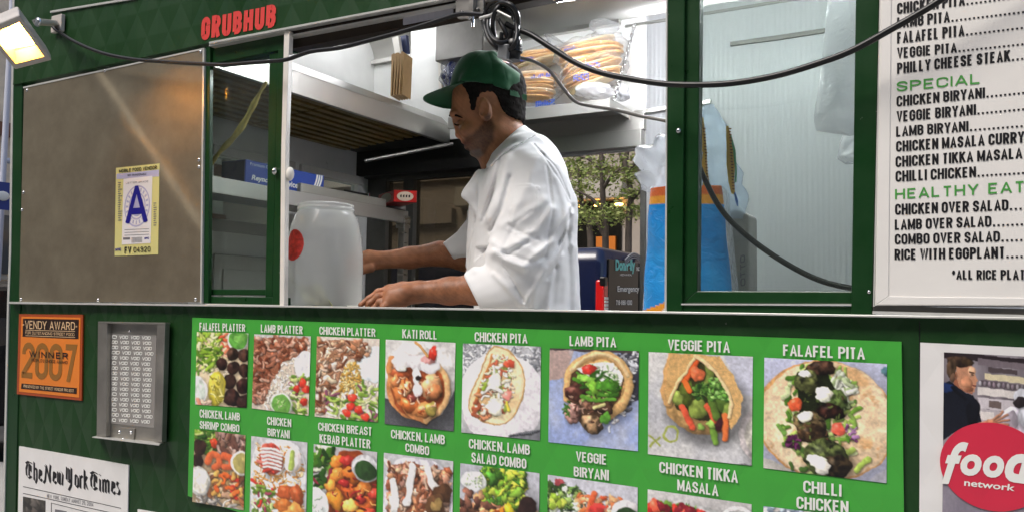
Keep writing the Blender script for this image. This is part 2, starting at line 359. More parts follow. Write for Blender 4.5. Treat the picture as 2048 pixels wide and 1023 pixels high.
# ------------------------------------------------------------------ printed photographs (flat ink on a flat sheet)
class Pic:
    def __init__(s, w, h, col, seed=0):
        s.w, s.h = w, h; s.r = np.random.RandomState(seed); s.a = np.ones((h, w, 3)) * np.array(s.c(col)); s.yy, s.xx = np.mgrid[0:h, 0:w].astype(float)
    @staticmethod
    def c(h): return np.array([int(h[i:i + 2], 16) / 255 for i in (0, 2, 4)]) if isinstance(h, str) else np.array(h)
    def noise(s, cells, octv=3):
        o = np.zeros((s.h, s.w)); am = 1; tot = 0
        for k in range(octv):
            n = max(2, int(cells * 2 ** k)); g = s.r.rand(n + 2, n + 2); fy = s.yy / s.h * n; fx = s.xx / s.w * n; iy = fy.astype(int); ix = fx.astype(int); ty = fy - iy; tx = fx - ix
            ty = ty * ty * (3 - 2 * ty); tx = tx * tx * (3 - 2 * tx)
            o += am * ((g[iy, ix] * (1 - tx) + g[iy, ix + 1] * tx) * (1 - ty) + (g[iy + 1, ix] * (1 - tx) + g[iy + 1, ix + 1] * tx) * ty); tot += am; am *= .55
        return o / tot
    def tint(s, col, cells=4, lo=.4, hi=.7, amt=1):
        m = np.clip((s.noise(cells) - lo) / (hi - lo), 0, 1)[..., None] * amt; s.a = s.a * (1 - m) + s.c(col) * m; return s
    def poly(s, pts, col, soft=.8, jit=.04):
        n = len(pts); ins = np.zeros((s.h, s.w), bool); px = [(x * s.w, y * s.h) for x, y in pts]
        for i in range(n):
            (x0, y0), (x1, y1) = px[i], px[(i + 1) % n]
            c = ((y0 > s.yy) != (y1 > s.yy)); ins ^= c & (s.xx < (x1 - x0) * (s.yy - y0) / ((y1 - y0) + 1e-9) + x0)
        m = ins[..., None]; s.a = np.where(m, s.c(col) * (1 + jit * (s.r.rand(s.h, s.w, 1) - .5) * 2), s.a); return s
    def blob(s, x, y, rx, ry=None, col='808080', rot=0.0, irr=.24, shade=.36, tex=.10, shadow=.24, gloss=.0, sq=2.0):
        W = s.w; ry = ry or rx; x *= s.w; y *= s.h; rx *= W; ry *= W; R = max(rx, ry) * 1.5 + 2
        x0, x1, y0, y1 = int(max(0, x - R)), int(min(s.w, x + R + 1)), int(max(0, y - R)), int(min(s.h, y + R + 1))
        if x1 <= x0 or y1 <= y0: return s
        X = s.xx[y0:y1, x0:x1] - x; Y = s.yy[y0:y1, x0:x1] - y; c, sn = math.cos(rot), math.sin(rot)
        u = (X * c + Y * sn) / rx; v = (-X * sn + Y * c) / ry; th = np.arctan2(v, u); ph = s.r.rand(4) * 6.28
        k = 1 + irr * (.55 * np.sin(2 * th + ph[0]) + .4 * np.sin(3 * th + ph[1]) + .3 * np.sin(5 * th + ph[2]) + .2 * np.sin(9 * th + ph[3]))
        d = (np.abs(u) ** sq + np.abs(v) ** sq) ** (1 / sq) / k; A = s.a[y0:y1, x0:x1]
        if shadow:
            u2 = ((X - .16 * rx) * c + (Y - .2 * ry) * sn) / rx; v2 = (-(X - .16 * rx) * sn + (Y - .2 * ry) * c) / ry; d2 = np.hypot(u2, v2) / k
            A *= (1 - shadow * np.clip((1.3 - d2) / .35, 0, 1))[..., None]
        m = np.clip((1 - d) * min(rx, ry) + .5, 0, 1)[..., None]; nx = u * c - v * sn; ny = u * sn + v * c
        sh = 1 + shade * (-.42 * nx - .5 * ny + .12) - shade * .45 * np.clip(d, 0, 1) ** 4
        if not hasattr(s, 'tx'): g_ = s.noise(s.w / 7, 2); s.tx = (g_ - g_.mean()) / g_.std() * .55
        dx, dy = s.r.randint(0, max(1, s.w - (x1 - x0) + 1)), s.r.randint(0, max(1, s.h - (y1 - y0) + 1))
        col = s.c(col) * (1 + .16 * (s.r.rand() - .5)) * (1 + .05 * (s.r.rand(3) - .5)); tx = 1 + tex * 1.5 * s.tx[dy:dy + y1 - y0, dx:dx + x1 - x0]
        cc = col * (sh * tx)[..., None]
        if gloss: cc = cc + gloss * np.exp(-(((nx + .35) ** 2 + (ny + .4) ** 2) / .05))[..., None]
        s.a[y0:y1, x0:x1] = A * (1 - m) + cc * m; return s
    def scatter(s, n, x0, y0, x1, y1, r0, r1, cols, asp=.45, inside=None, **k):
        for _ in range(int(n * 1.9)):
            x, y = s.r.uniform(x0, x1), s.r.uniform(y0, y1)
            if inside and not inside(x, y): continue
            r = s.r.uniform(r0, r1) * .92; s.blob(x, y, r, r * s.r.uniform(asp, 1), cols[s.r.randint(len(cols))], rot=s.r.rand() * 3.14, **k)
        return s
    def strip(s, pts, wd, col, shade=.4, shadow=.3):
        P = [np.array(p) * (s.w, s.h) for p in (spline(pts, 6) if len(pts) > 2 else [np.array(p, float) for p in pts])]; wd *= s.w
        def dist(ox, oy):
            dm = np.full(s.xx.shape, 1e9); sd = np.zeros(s.xx.shape)
            for a, b in zip(P[:-1], P[1:]):
                ab = b - a; t = np.clip(((s.xx - ox - a[0]) * ab[0] + (s.yy - oy - a[1]) * ab[1]) / (ab @ ab + 1e-9), 0, 1); ex, ey = s.xx - ox - a[0] - t * ab[0], s.yy - oy - a[1] - t * ab[1]; d = np.hypot(ex, ey); m = d < dm; dm = np.where(m, d, dm); sd = np.where(m, (ex + ey) / 1.41, sd)
            return dm, sd
        w_ = wd * (1 + .25 * (s.noise(7, 2) - .5) * 2)
        if shadow: d2, _ = dist(wd * .3, wd * .4); s.a *= (1 - shadow * np.clip((1.3 - d2 / w_) / .4, 0, 1))[..., None]
        d, sd = dist(0, 0); m = np.clip(w_ - d + .5, 0, 1)[..., None]; sh = 1 - shade * .55 * sd / wd - shade * .3 * (d / wd) ** 3; sh = sh * (1 + .08 * (s.noise(s.w / 6, 2) - .5) * 2)
        s.a = s.a * (1 - m) + s.c(col) * sh[..., None] * m; return s
    def finish(s, amt=1.0):
        def warp(cells, px_):
            n1, n2 = s.noise(cells, 2) - .5, s.noise(cells, 2) - .5; X = np.clip(s.xx + n1 * px_ * 2, 0, s.w - 1.001); Y = np.clip(s.yy + n2 * px_ * 2, 0, s.h - 1.001); ix, iy = X.astype(int), Y.astype(int); fx, fy = (X - ix)[..., None], (Y - iy)[..., None]
            jx, jy = np.minimum(ix + 1, s.w - 1), np.minimum(iy + 1, s.h - 1); s.a = (s.a[iy, ix] * (1 - fx) + s.a[iy, jx] * fx) * (1 - fy) + (s.a[jy, ix] * (1 - fx) + s.a[jy, jx] * fx) * fy
        warp(s.w / 14, 2.2 * amt); warp(s.w / 5, .8 * amt)
        g = s.noise(s.w / 4, 2); s.a = s.a * (1 + .07 * amt * (g - g.mean()) / g.std() * .5)[..., None]; l_ = s.a.mean(2, keepdims=True); s.a = l_ + (s.a - l_) * .95; lo = s.noise(3, 2); s.a = s.a * (.94 + .16 * lo)[..., None]
        b = s.a.copy(); b[1:-1, 1:-1] = (s.a[:-2, 1:-1] + s.a[2:, 1:-1] + s.a[1:-1, :-2] + s.a[1:-1, 2:]) / 4; s.a = np.clip(s.a + .15 * (s.a - b), 0, 1); return s
    def cup(s, x, y, r, col, rim='E8E8E4', ay=1.0):
        s.blob(x, y, r * 1.08, r * 1.08 * ay, rim, irr=.01, shade=.15, tex=.02, shadow=.35); s.blob(x, y, r * .9, r * .9 * ay, 'B9BAB6', irr=.01, shade=-.3, tex=.02, shadow=0)
        s.blob(x + .01, y + .012, r * .82, r * .8 * ay, col, irr=.03, shade=.12, tex=.08, shadow=.15); s.scatter(10, x - r * .5, y - r * .5, x + r * .5, y + r * .5, r * .05, r * .12, [col], shade=.2, shadow=.1); return s
    def lettuce(s, n, x0, y0, x1, y1, r0=.03, r1=.07, cols=('6E9A2B', '8DB63C', '4D7A22', 'A9C65A', 'C3D67A', '3C6420'), **k):
        return s.scatter(n, x0, y0, x1, y1, r0, r1, cols, asp=.25, irr=.45, shade=.6, **k)
def put_print(name, pic, C, matl, parent, gain=1.0, bulge=None):
    a = np.clip(pic.a * gain, 0, 1); a = np.where(a <= .04045, a / 12.92, ((a + .055) / 1.055) ** 2.4)
    h, w = a.shape[:2]; f = quadmap(C); u, v = np.meshgrid(np.linspace(0, 1, w), np.linspace(1, 0, h))
    P = f(u[..., None], v[..., None])
    if bulge is not None: P = bulge(u, v, P)
    P = P.reshape(-1, 3); i = np.arange((h - 1) * (w - 1)); b = (i // (w - 1)) * w + i % (w - 1)
    fc = np.stack([b, b + w, b + w + 1, b + 1], 1)
    org = ORG[parent.name] if parent is not None else P.mean(0); me = bpy.data.meshes.new(name)
    me.vertices.add(len(P)); me.vertices.foreach_set('co', (P - org).astype(np.float32).ravel())
    me.loops.add(fc.size); me.loops.foreach_set('vertex_index', fc.astype(np.int32).ravel())
    me.polygons.add(len(fc)); me.polygons.foreach_set('loop_start', np.arange(0, fc.size, 4, dtype=np.int32))
    me.update(calc_edges=True); at_ = me.color_attributes.new('ink', 'FLOAT_COLOR', 'POINT')
    at_.data.foreach_set('color', np.concatenate([a.reshape(-1, 3), np.ones((h * w, 1))], 1).astype(np.float32).ravel())
    me.materials.append(matl); o = bpy.data.objects.new(name, me); _link(o, parent); ORG[o.name] = org
    if bulge is not None: me.polygons.foreach_set('use_smooth', np.ones(len(fc), bool))
    if parent is None: o.location = Vector(org)
    return o
M['print'] = print_mat('printed_photo', .34, .3, quilt=.0009)
def paint(name, col, **k): return mat(name, col, k.pop('rough', .38), **k)
M['ink_white'] = paint('white_print', 'F2F2EC'); M['ink_black'] = paint('black_print', '17161A'); M['ink_green'] = paint('green_print', '4FA048')
# ------------------------------------------------------------------ font outlines for lower case
def font_polys(s, bold=.0, shear=0.0):
    cu = bpy.data.curves.new('lettering', 'FONT'); cu.body = s; cu.size = 1; cu.offset = bold; cu.shear = shear; cu.resolution_u = 4; cu.fill_mode = 'FRONT'
    ob = bpy.data.objects.new('lettering', cu); COL.objects.link(ob); dg = bpy.context.evaluated_depsgraph_get(); dg.update()
    me = bpy.data.meshes.new_from_object(ob.evaluated_get(dg)); v = np.array([p.co[:] for p in me.vertices]); f = [list(p.vertices) for p in me.polygons]
    bpy.data.objects.remove(ob); bpy.data.curves.remove(cu); bpy.data.meshes.remove(me); return v, f
def put_font(mb, s, C, bold=0.0, shear=0.0, mi=0, off=None, nrm=(0, -1, 0), step=.00005):
    v, f = font_polys(s, bold, shear); lo, hi = v.min(0), v.max(0); q = quadmap(C); n = np.array(nrm) * step
    mb.add([q((p[0] - lo[0]) / (hi[0] - lo[0]), (p[1] - lo[1]) / (hi[1] - lo[1])) + n for p in v], f, mi); return mb
def nib_text(mb, glyphs, word, C, nib=(.16, .055), t=.0, mi=0):
    """broad-nib black letter: every stroke is a slanted pen dragged along a line"""
    q = quadmap(C); tot = sum(glyphs[c][0] for c in word); x = 0; k = 0
    for c in word:
        w, st = glyphs[c]
        for pl in st:
            for a, b in zip(pl[:-1], pl[1:]):
                n = np.array(nib) / 2; A, B = np.array(a), np.array(b)
                pts = [A - n, A + n, B + n, B - n]; k += 1
                mb.add([q((x + p[0]) / tot, p[1]) + np.array([0, -.00004 * (k % 9), 0]) for p in pts], [(0, 1, 2, 3)], mi)
        x += w

# ================================================================== the food truck
X0L, X1R = -3.02, 1.35
truck = thing('food_truck', (-1.2, .8, 0), 'dark green quilted food truck with an open serving window and steel interior', 'food truck')
def P_(name, mb, m, parent=None, **k): return mb.build(name, m, parent or truck, **k)
# lower quilted wall, fascia, corner post
zs = float(at(700, 616)[2])                                   # sill height
mb = MB(); a, b = at(18, 606), at(2048, 640)
mb.prism([(-2.975, 0, .42), (X1R, 0, .42), (X1R, 0, zs + .005), (-2.975, 0, zs + .005)], (0, .05, 0)); P_('lower_wall', mb, M['quilt'])
mb = MB(); mb.slab([(1838, 642), (1840, 642), (1840, 1040), (1838, 1040)], -.001, .001); P_('panel_seam', mb, M['rubber'])
mb = MB(); fa = [(26, 170), (418, 86), (880, -1), (2100, -252)]; F3 = PX(fa, -.012)
top = 3.05
mb.prism([F3[0], F3[1], F3[2], F3[3], np.array([F3[3][0], -.012, top]), np.array([F3[0][0], -.012, top])], (0, .03, 0)); P_('fascia', mb, M['quilt'])
mb = MB(); mb.slab([(100, 26), (272, -2), (272, -6), (100, 22)], -.018, .005); mb.slab([(418, 84), (880, -3), (880, 1), (418, 88)], -.02, .02); mb.slab([(418, 89.5), (572, 58), (572, 62), (418, 93)], -.016, .03)
mb.slab([(880, -3), (2048, -240), (2048, -236), (880, 1)], -.02, .02); P_('fascia_trim', mb, M['alu'])
mb = MB(); mb.slab([(26, -30), (46, -30), (46, 20), (40, 606), (18, 606), (24, 170)], -.006, .05); mb.slab([(20, 606), (40, 606), (30, 1060), (6, 1060)], -.004, .05); P_('corner_post', mb, M['green'], bevel=.002)
mb = MB(); mb.slab([(25, -30), (29, -30), (22, 500), (18, 606), (14, 606), (18, 500)], -.0075, .06); mb.slab([(14, 606), (17.5, 606), (8, 1060), (4, 1060)], -.0075, .06); P_('edge_trim', mb, M['alu'])
# steel panel with rivets
sp = [(48, 176), (408, 98), (403, 603), (38, 603)]
M['panel'] = mat('grey_anodised_panel', 'D2C6AC', .42, metal=.9, var=.07, vscale=5, bump=.0012, bscale=300, rvar=.05)
_n = M['panel'].node_tree; _b = _n.nodes['Principled BSDF']; _b.inputs['Anisotropic'].default_value = .98
_tv = _n.nodes.new('ShaderNodeCombineXYZ')                # invented grain, turned across the sheet to shape the lamp's highlight into a streak
_g = _n.nodes.new('ShaderNodeNewGeometry'); _dot = _n.nodes.new('ShaderNodeVectorMath'); _dot.operation = 'DOT_PRODUCT'; _n.links.new(_g.outputs['Position'], _dot.inputs[0])
_p1, _p2 = at(165, 155), at(400, 400); _dir = (_p2 - _p1) / np.dot(_p2 - _p1, _p2 - _p1); _dot.inputs[1].default_value = tuple(_dir)
_mr = _n.nodes.new('ShaderNodeMapRange'); _o = float(np.dot(_p1, _dir)); _mr.inputs[1].default_value = _o; _mr.inputs[2].default_value = _o + 1; _mr.inputs[3].default_value = math.radians(-12); _mr.inputs[4].default_value = math.radians(80); _mr.clamp = False
_n.links.new(_dot.outputs['Value'], _mr.inputs[0])
_pp = np.array([-(_p2 - _p1)[2], 0, (_p2 - _p1)[0]]); _pp /= np.linalg.norm(_pp); _d2 = _n.nodes.new('ShaderNodeVectorMath'); _d2.operation = 'DOT_PRODUCT'; _n.links.new(_g.outputs['Position'], _d2.inputs[0]); _d2.inputs[1].default_value = tuple(_pp)
_m2 = _n.nodes.new('ShaderNodeMapRange'); _o2 = float(np.dot(_p1, _pp)); _m2.inputs[1].default_value = _o2 - .10; _m2.inputs[2].default_value = _o2 + .10; _m2.inputs[3].default_value = -1.2; _m2.inputs[4].default_value = 1.2; _n.links.new(_d2.outputs['Value'], _m2.inputs[0])
_ad = _n.nodes.new('ShaderNodeMath'); _ad.operation = 'ADD'; _n.links.new(_mr.outputs[0], _ad.inputs[0]); _n.links.new(_m2.outputs[0], _ad.inputs[1])
for _k, _op in ((0, 'COSINE'), (2, 'SINE')):
    _m = _n.nodes.new('ShaderNodeMath'); _m.operation = _op; _n.links.new(_ad.outputs[0], _m.inputs[0]); _n.links.new(_m.outputs[0], _tv.inputs[_k])
_n.links.new(_tv.outputs[0], _b.inputs['Tangent'])
_dull = _n.nodes.new('ShaderNodeBsdfPrincipled'); _dull.inputs['Metallic'].default_value = .75; _dull.inputs['Roughness'].default_value = .5
_nz = _n.nodes.new('ShaderNodeTexNoise'); _nz.inputs['Scale'].default_value = 7; _nz.inputs['Detail'].default_value = 9; _nz.inputs['Roughness'].default_value = .7; _n.links.new(_g.outputs['Position'], _nz.inputs['Vector'])
_cr = _n.nodes.new('ShaderNodeValToRGB'); _cr.color_ramp.elements[0].color = (*lin('857B68'), 1); _cr.color_ramp.elements[1].color = (*lin('9F957F'), 1); _cr.color_ramp.elements[0].position = .35; _cr.color_ramp.elements[1].position = .7; _n.links.new(_nz.outputs[0], _cr.inputs[0]); _n.links.new(_cr.outputs[0], _dull.inputs['Base Color'])
_ms = _n.nodes.new('ShaderNodeMixShader'); _ms.inputs[0].default_value = .095; _n.links.new(_dull.outputs[0], _ms.inputs[1]); _n.links.new(_b.outputs[0], _ms.inputs[2]); _n.links.new(_ms.outputs[0], _n.nodes['Material Output'].inputs[0])
mb = MB(); mb.slab(sp, -.009, .009); pan = P_('steel_panel', mb, M['panel'])
for (x, y) in [(54, 181), (210, 142), (401, 104), (398, 334), (47, 385), (42, 598), (196, 599), (391, 598), (44, 420), (398, 320)]:
    c = at(x, y, -.0095); mb = MB(); mb.lathe(c, [(.0062, 0), (.0058, -.002), (.003, -.0035), (0, -.004)], 10, axis='y'); P_('rivet', mb, M['chrome'], pan)
mb = MB(); mb.slab([(46, 174), (408, 96), (408, 99), (46, 177)], -.011, .01); mb.slab([(405, 98), (408.5, 98), (403, 606), (400, 606)], -.011, .01); P_('panel_trim', mb, M['alu'])
# sill
mb = MB(); mb.slab([(17, 602.5), (562, 610), (1335, 622), (2048, 633.5), (2100, 634), (2100, 639.5), (2048, 638.5), (1335, 626.5), (562, 613.5), (17, 606.5)], -.022, .075); P_('sill', mb, M['alu'], bevel=.001)
# left sliding window
wl = thing
mb = MB(); mb.slab([(409, 96), (420, 92), (416, 606), (404, 606)], -.004, .014); P_('window_post', mb, M['green'], bevel=.0015)
mb = MB()
mb.slab([(420, 90), (572, 60), (572, 98), (421, 128)], .006, .05)
mb.slab([(412, 578), (545, 578), (545, 590), (412, 589)], .014, .025); mb.slab([(411, 592), (556, 594), (556, 611), (411, 609)], .006, .05)
mb.slab([(539, 108), (556, 104), (544, 609), (530, 609)], .012, .010); mb.slab([(556, 100), (574, 97), (561, 611), (544, 611)], .005, .014)
fr = P_('sliding_window', mb, M['green'], bevel=.0015, label='left sliding window, its pane half closed')
M['glass'] = clear_mat('window_glass', 'E6ECE8', .02, .02, 'C9CFCC', bump=.0006, bscale=5)
mb = MB(); mb.slab([(418, 116), (541, 96), (533, 582), (412, 582)], .026, .002); P_('pane', mb, M['glass'], fr)
c = at(550, 343, -.002); mb = MB(); mb.ball(c, (.008, .01, .011)); P_('catch', mb, M['chrome'], fr)
mb = MB(); c = at(580, 348, .0); mb.ball(c, (.012, .012, .02)); P_('knob', mb, M['white'], fr)
mb = MB(); mb.slab([(568, 63), (579, 62), (571, 300), (568, 614), (559, 614), (562, 300)], -.012, .016); P_('window_jamb', mb, M['white'], bevel=.0015)
mb = MB(); mb.slab([(411, 606), (562, 609), (562, 611), (411, 608)], -.004, .012); P_('track_trim', mb, M['alu'])
# header above the opening
M['hrefl'] = mat('painted_ribbed_reflection', 'B9B9C2', .4, var=.1, vscale=60, stretch=(1, 1, .05))
M['hdark'] = mat('dark_bronze_header', '3A322B', .4, metal=.6, var=.15, vscale=10)
mb = MB(); mb.slab([(578, 62), (880, 1), (2048, -236), (2048, -226), (880, 13), (578, 71)], .004, .05); P_('header_channel', mb, M['hdark'])
mb = MB(); mb.slab([(578, 70.5), (880, 12.5), (2048, -226), (2048, -222), (880, 16), (578, 74)], -.003, .05); P_('header_lip', mb, M['alu'])
mb = MB(); mb.slab([(578, 74), (880, 16), (2048, -222), (2048, -200), (880, 40), (578, 99)], .02, .04); P_('header_rail', mb, M['hdark'])
mb = MB(); mb.slab([(806, 30), (905, 10), (905, 30), (806, 50)], .015, .004); P_('header_reflection', mb, M['hrefl'])  # pale strip painted in place of the lit ribbed reflection on the rail
# right window with its posts
mb = MB(); mb.slab([(1336, -60), (1370, -66), (1368, 200), (1364, 627), (1333, 624), (1334, 300)], -.005, .07); P_('window_post', mb, M['green'], bevel=.002)
mb = MB(); mb.slab([(1331.5, -60), (1335, -60), (1334, 300), (1333, 624), (1329, 624), (1331, 300)], -.003, .06); P_('post_edge', mb, M['alu'])
mb = MB()
mb.slab([(1372, -70), (1400, -72), (1394, 582), (1363, 606), (1366, 300)], .006, .03)
mb.slab([(1364, 606), (1394, 581), (1704, 582), (1704, 607)], .006, .03); mb.slab([(1363, 609), (1704, 611), (1704, 632), (1363, 627)], .0, .05)
fr = P_('sliding_window', mb, M['green'], bevel=.002, label='right sliding window, closed over a black cable and a blue bag')
mb = MB(); mb.slab([(1396, -80), (1716, -140), (1706, 584), (1392, 584)], .02, .002); P_('pane', mb, M['glass'], fr)
mb = MB(); mb.slab([(1362, 606), (1704, 607), (1704, 610), (1362, 609)], -.006, .02); P_('track_trim', mb, M['alu'], fr)
mb = MB(); c = at(1357, 262, -.008); mb.ball(c, (.006, .005, .006)); P_('screw', mb, M['chrome']); mb = MB(); c = at(1738, 583, -.008); mb.ball(c, (.004, .004, .004)); P_('screw', mb, M['chrome'])
mb = MB(); mb.slab([(1713, -140), (1761, -150), (1752, 300), (1744, 631), (1702, 630), (1707, 300)], -.008, .07); P_('window_post', mb, M['green'], bevel=.002)
mb = MB(); mb.slab([(1762, -150), (1765, -150), (1749, 612), (1746, 612)], -.012, .03); mb.slab([(1745, 627), (2100, 636), (2100, 630), (1745, 621)], -.016, .03); P_('board_trim', mb, M['alu'])
mb = MB(); mb.slab([(1747, 610), (2100, 618), (2100, 631), (1745, 622)], -.004, .03); mb.slab([(1762, -150), (2100, -210), (2100, 612), (1747, 612)], -.001, .02); P_('board_backing', mb, M['dsteel'])
# GRUBHUB lettering on the fascia
M['red'] = mat('red_lettering', 'E0413B', .5)
mb = MB(); put_text(mb, 'GRUBHUB', PX([(404, 36), (553, 8), (551, 54), (402, 82)], -.0135), t=.235, gap=.10); P_('lettering', mb, M['red'], label='red capitals on the fascia')
# hinge latch under the header
mb = MB(); mb.slab([(911, -25), (938, -25), (938, 34), (934, 38), (917, 38), (911, 32)], -.03, .012); mb.slab([(946, -25), (967, -25), (967, 24), (962, 30), (946, 32)], -.03, .012); mb.slab([(937, -25), (947, -25), (946, 25), (937, 29)], -.045, .025)
lat = P_('latch', mb, M['steel'], bevel=.001)
mb = MB(); mb.tube([at(941, 26, -.04), at(946, 34, -.04), at(946, 55, -.04)], .0036, 8); P_('pin', mb, M['chrome'], lat)
mb = MB()
for x, y in ((924, 25), (955, 20)): mb = MB(); mb.lathe(at(x, y, -.031), [(.006, 0), (.006, -.004), (0, -.005)], 6, axis='y'); P_('bolt', mb, M['dsteel'], lat)

# ------------------------------------------------------------------ interior
YB = 1.60; XL = -2.69; XR = 1.0; ZF = .45; ZC = 3.0
M['wallw'] = mat('polished_wall_steel', 'E6E6E2', .34, metal=.15, var=.06, vscale=5, rvar=.08)
M['wallg'] = mat('grey_wall_panel', 'C2BFB8', .45, metal=.1, var=.08, vscale=5)
M['frame'] = mat('grey_window_frame', '54534F', .45, metal=.5, var=.15, vscale=8)
def corr_mat():
    m = mat('ribbed_translucent_panel', 'E4E6E6', .35, var=.06, vscale=3); N = m.node_tree.nodes; L = m.node_tree.links
    tl = N.new('ShaderNodeBsdfTranslucent'); tl.inputs[0].default_value = (.88, .9, .92, 1); ms = N.new('ShaderNodeMixShader'); ms.inputs[0].default_value = .72
    L.new(N['Principled BSDF'].outputs[0], ms.inputs[1]); L.new(tl.outputs[0], ms.inputs[2]); L.new(ms.outputs[0], N['Material Output'].inputs[0])
    w = N.new('ShaderNodeTexWave'); w.wave_type = 'BANDS'; w.bands_direction = 'X'; w.inputs['Scale'].default_value = 16; w.inputs['Distortion'].default_value = .15
    g = N.new('ShaderNodeNewGeometry'); L.new(g.outputs['Position'], w.inputs['Vector']); b = N.new('ShaderNodeBump'); b.inputs['Distance'].default_value = .004; b.inputs['Strength'].default_value = .8
    L.new(w.outputs[1], b.inputs['Height']); L.new(b.outputs[0], N['Principled BSDF'].inputs['Normal']); return m
M['corr'] = corr_mat()
mb = MB(); mb.box((XL - .05, .05, ZF - .05), (XR, YB, ZF)); P_('floor', mb, M['dsteel'])
mb = MB(); mb.box((X0L + .02, .03, ZC), (XR + .1, YB + .1, ZC + .04)); P_('ceiling', mb, M['steelh'])
mb = MB(); mb.box((X0L - .02, -.01, ZC + .06), (X1R, YB + .12, ZC + .1)); P_('roof', mb, M['alu'])
mb = MB(); mb.box((XR, .05, ZF), (XR + .04, YB, ZC)); P_('right_wall', mb, M['corr'])
# left end wall: steel with a window band
zb0 = float(atx(430, 347, XL)[2]); zb1 = float(atx(430, 322, XL)[2]) + .06
z0 = 1.86; z1 = 2.12
mb = MB(); mb.box((XL - .05, .05, ZF), (XL, YB, z0)); mb.box((XL - .05, .05, z1), (XL, YB, ZC))
for y0, y1 in ((.05, .12), (.50, .60), (1.02, 1.10), (1.50, YB)): mb.box((XL - .048, y0, z0), (XL - .002, y1, z1))
P_('end_wall', mb, M['wallw'])
for y0, y1 in ((.12, .50), (.60, 1.02), (1.10, 1.50)):
    mb = MB(); mb.box((XL, y0 + .01, 1.05), (XL + .012, y1 - .01, 1.72)); mb.box((XL + .012, y0 + .05, 1.10), (XL + .02, y1 - .05, 1.66)); P_('wall_panel', mb, M['wallg'], bevel=.004)
    mb = MB(); mb.box((XL, y0 - .02, z0 - .05), (XL + .02, y1 + .02, z0)); P_('window_ledge', mb, M['wallg'], bevel=.004); mb = MB(); mb.box((XL, y0 - .02, z1), (XL + .02, y1 + .02, z1 + .04)); P_('window_head', mb, M['wallg'], bevel=.004)
mb = MB(); mb.box((XL - .03, .12, z0), (XL - .026, 1.50, z1)); P_('end_window', mb, M['glass'])
mb = MB(); mb.box((X0L + .03, .05, .42), (X0L + .06, YB, ZC)); 
# rear wall
xr = lambda p, y=400: float(at(p, y, YB)[0]); zr = lambda x, y: float(at(x, y, YB)[2])
zh = zr(1190, 306); zl = zr(870, 357)
mb = MB(); mb.box((xr(1291), YB, ZF), (XR, YB + .006, ZC)); P_('rear_wall', mb, M['corr'], label='white ribbed rear wall panel')
mb = MB(); mb.box((XL, YB, zh), (xr(1291), YB + .04, ZC)); P_('rear_wall', mb, M['wallw'], label='steel rear wall over the window'); mb = MB(); mb.box((XL, YB, ZF), (xr(1291), YB + .04, 1.22)); P_('rear_wall', mb, M['wallw'], label='steel rear wall under the window')
mb = MB()
mb.box((xr(742), YB - .03, 1.22), (xr(779), YB + .03, zh)); mb.box((xr(813), YB - .03, 1.22), (xr(834), YB + .03, zl + .14)); mb.box((xr(742), YB - .028, zl), (xr(1096), YB + .028, zh + .02)); mb.box((xr(1080), YB - .03, 1.22), (xr(1097), YB + .03, zh)); 
mb.box((xr(779), YB - .026, zr(797, 345)), (xr(813), YB + .026, zl + .02)); mb.box((xr(1283), YB - .02, 1.22), (xr(1293), YB + .02, zh)); mb.box((xr(742), YB - .02, 1.22), (xr(1293), YB + .02, 1.27))
rf = P_('rear_window_frame', mb, M['frame'], bevel=.003)
M['tglass'] = clear_mat('tinted_rear_glass', 'B9B4A8', .12, .05, '8A867C')
mb = MB(); mb.box((xr(779), YB, 1.27), (xr(1085), YB + .004, zl)); P_('pane', mb, M['tglass'], rf)
# steel header over rear window and the rail beside it
mb = MB(); mb.box((xr(1030), YB - .05, zr(1100, 312)), (xr(1290), YB - .002, zr(1100, 280))); mb.box((xr(1000), YB - .035, zr(1100, 280)), (xr(1293), YB - .002, zr(1100, 245))); P_('window_header', mb, M['msteel'], bevel=.003)
mb = MB(); mb.slab([(1268, 222), (1420, 199), (1420, 206), (1268, 229)], YB - .02, .018); mb.slab([(1250, 50), (1337, 36), (1720, -26), (1720, -21), (1337, 41), (1250, 55)], YB - .012, .01); P_('wall_rail', mb, M['steelh'])
mb = MB(); mb.slab([(1460, 84), (1560, 70), (1700, 49), (1700, 57), (1560, 79), (1460, 92)], YB - .012, .011); P_('wall_rail', mb, M['frame'])
# steel cove between rear wall and ceiling
zc0 = zr(1240, 42); mb = MB(); n = 12; prof = []
Rv = ZC - zc0 - .002
for i in range(n + 1):
    t = math.pi / 2 * i / n; prof.append((YB - .004 - .55 * (1 - math.cos(t)), zc0 + Rv * math.sin(t)))
xa, xb = XL + .002, XR
vs = [(x, y, z) for (y, z) in prof for x in (xa, xb)]
mb.add(vs, [(2 * i, 2 * i + 1, 2 * i + 3, 2 * i + 2) for i in range(n)], 0, True); P_('ceiling_cove', mb, M['steelh'])
mb = MB(); mb.box((xa, YB - .03, zc0 - .02), (xr(1240), YB - .002, zc0)); P_('cove_trim', mb, M['steelh'])
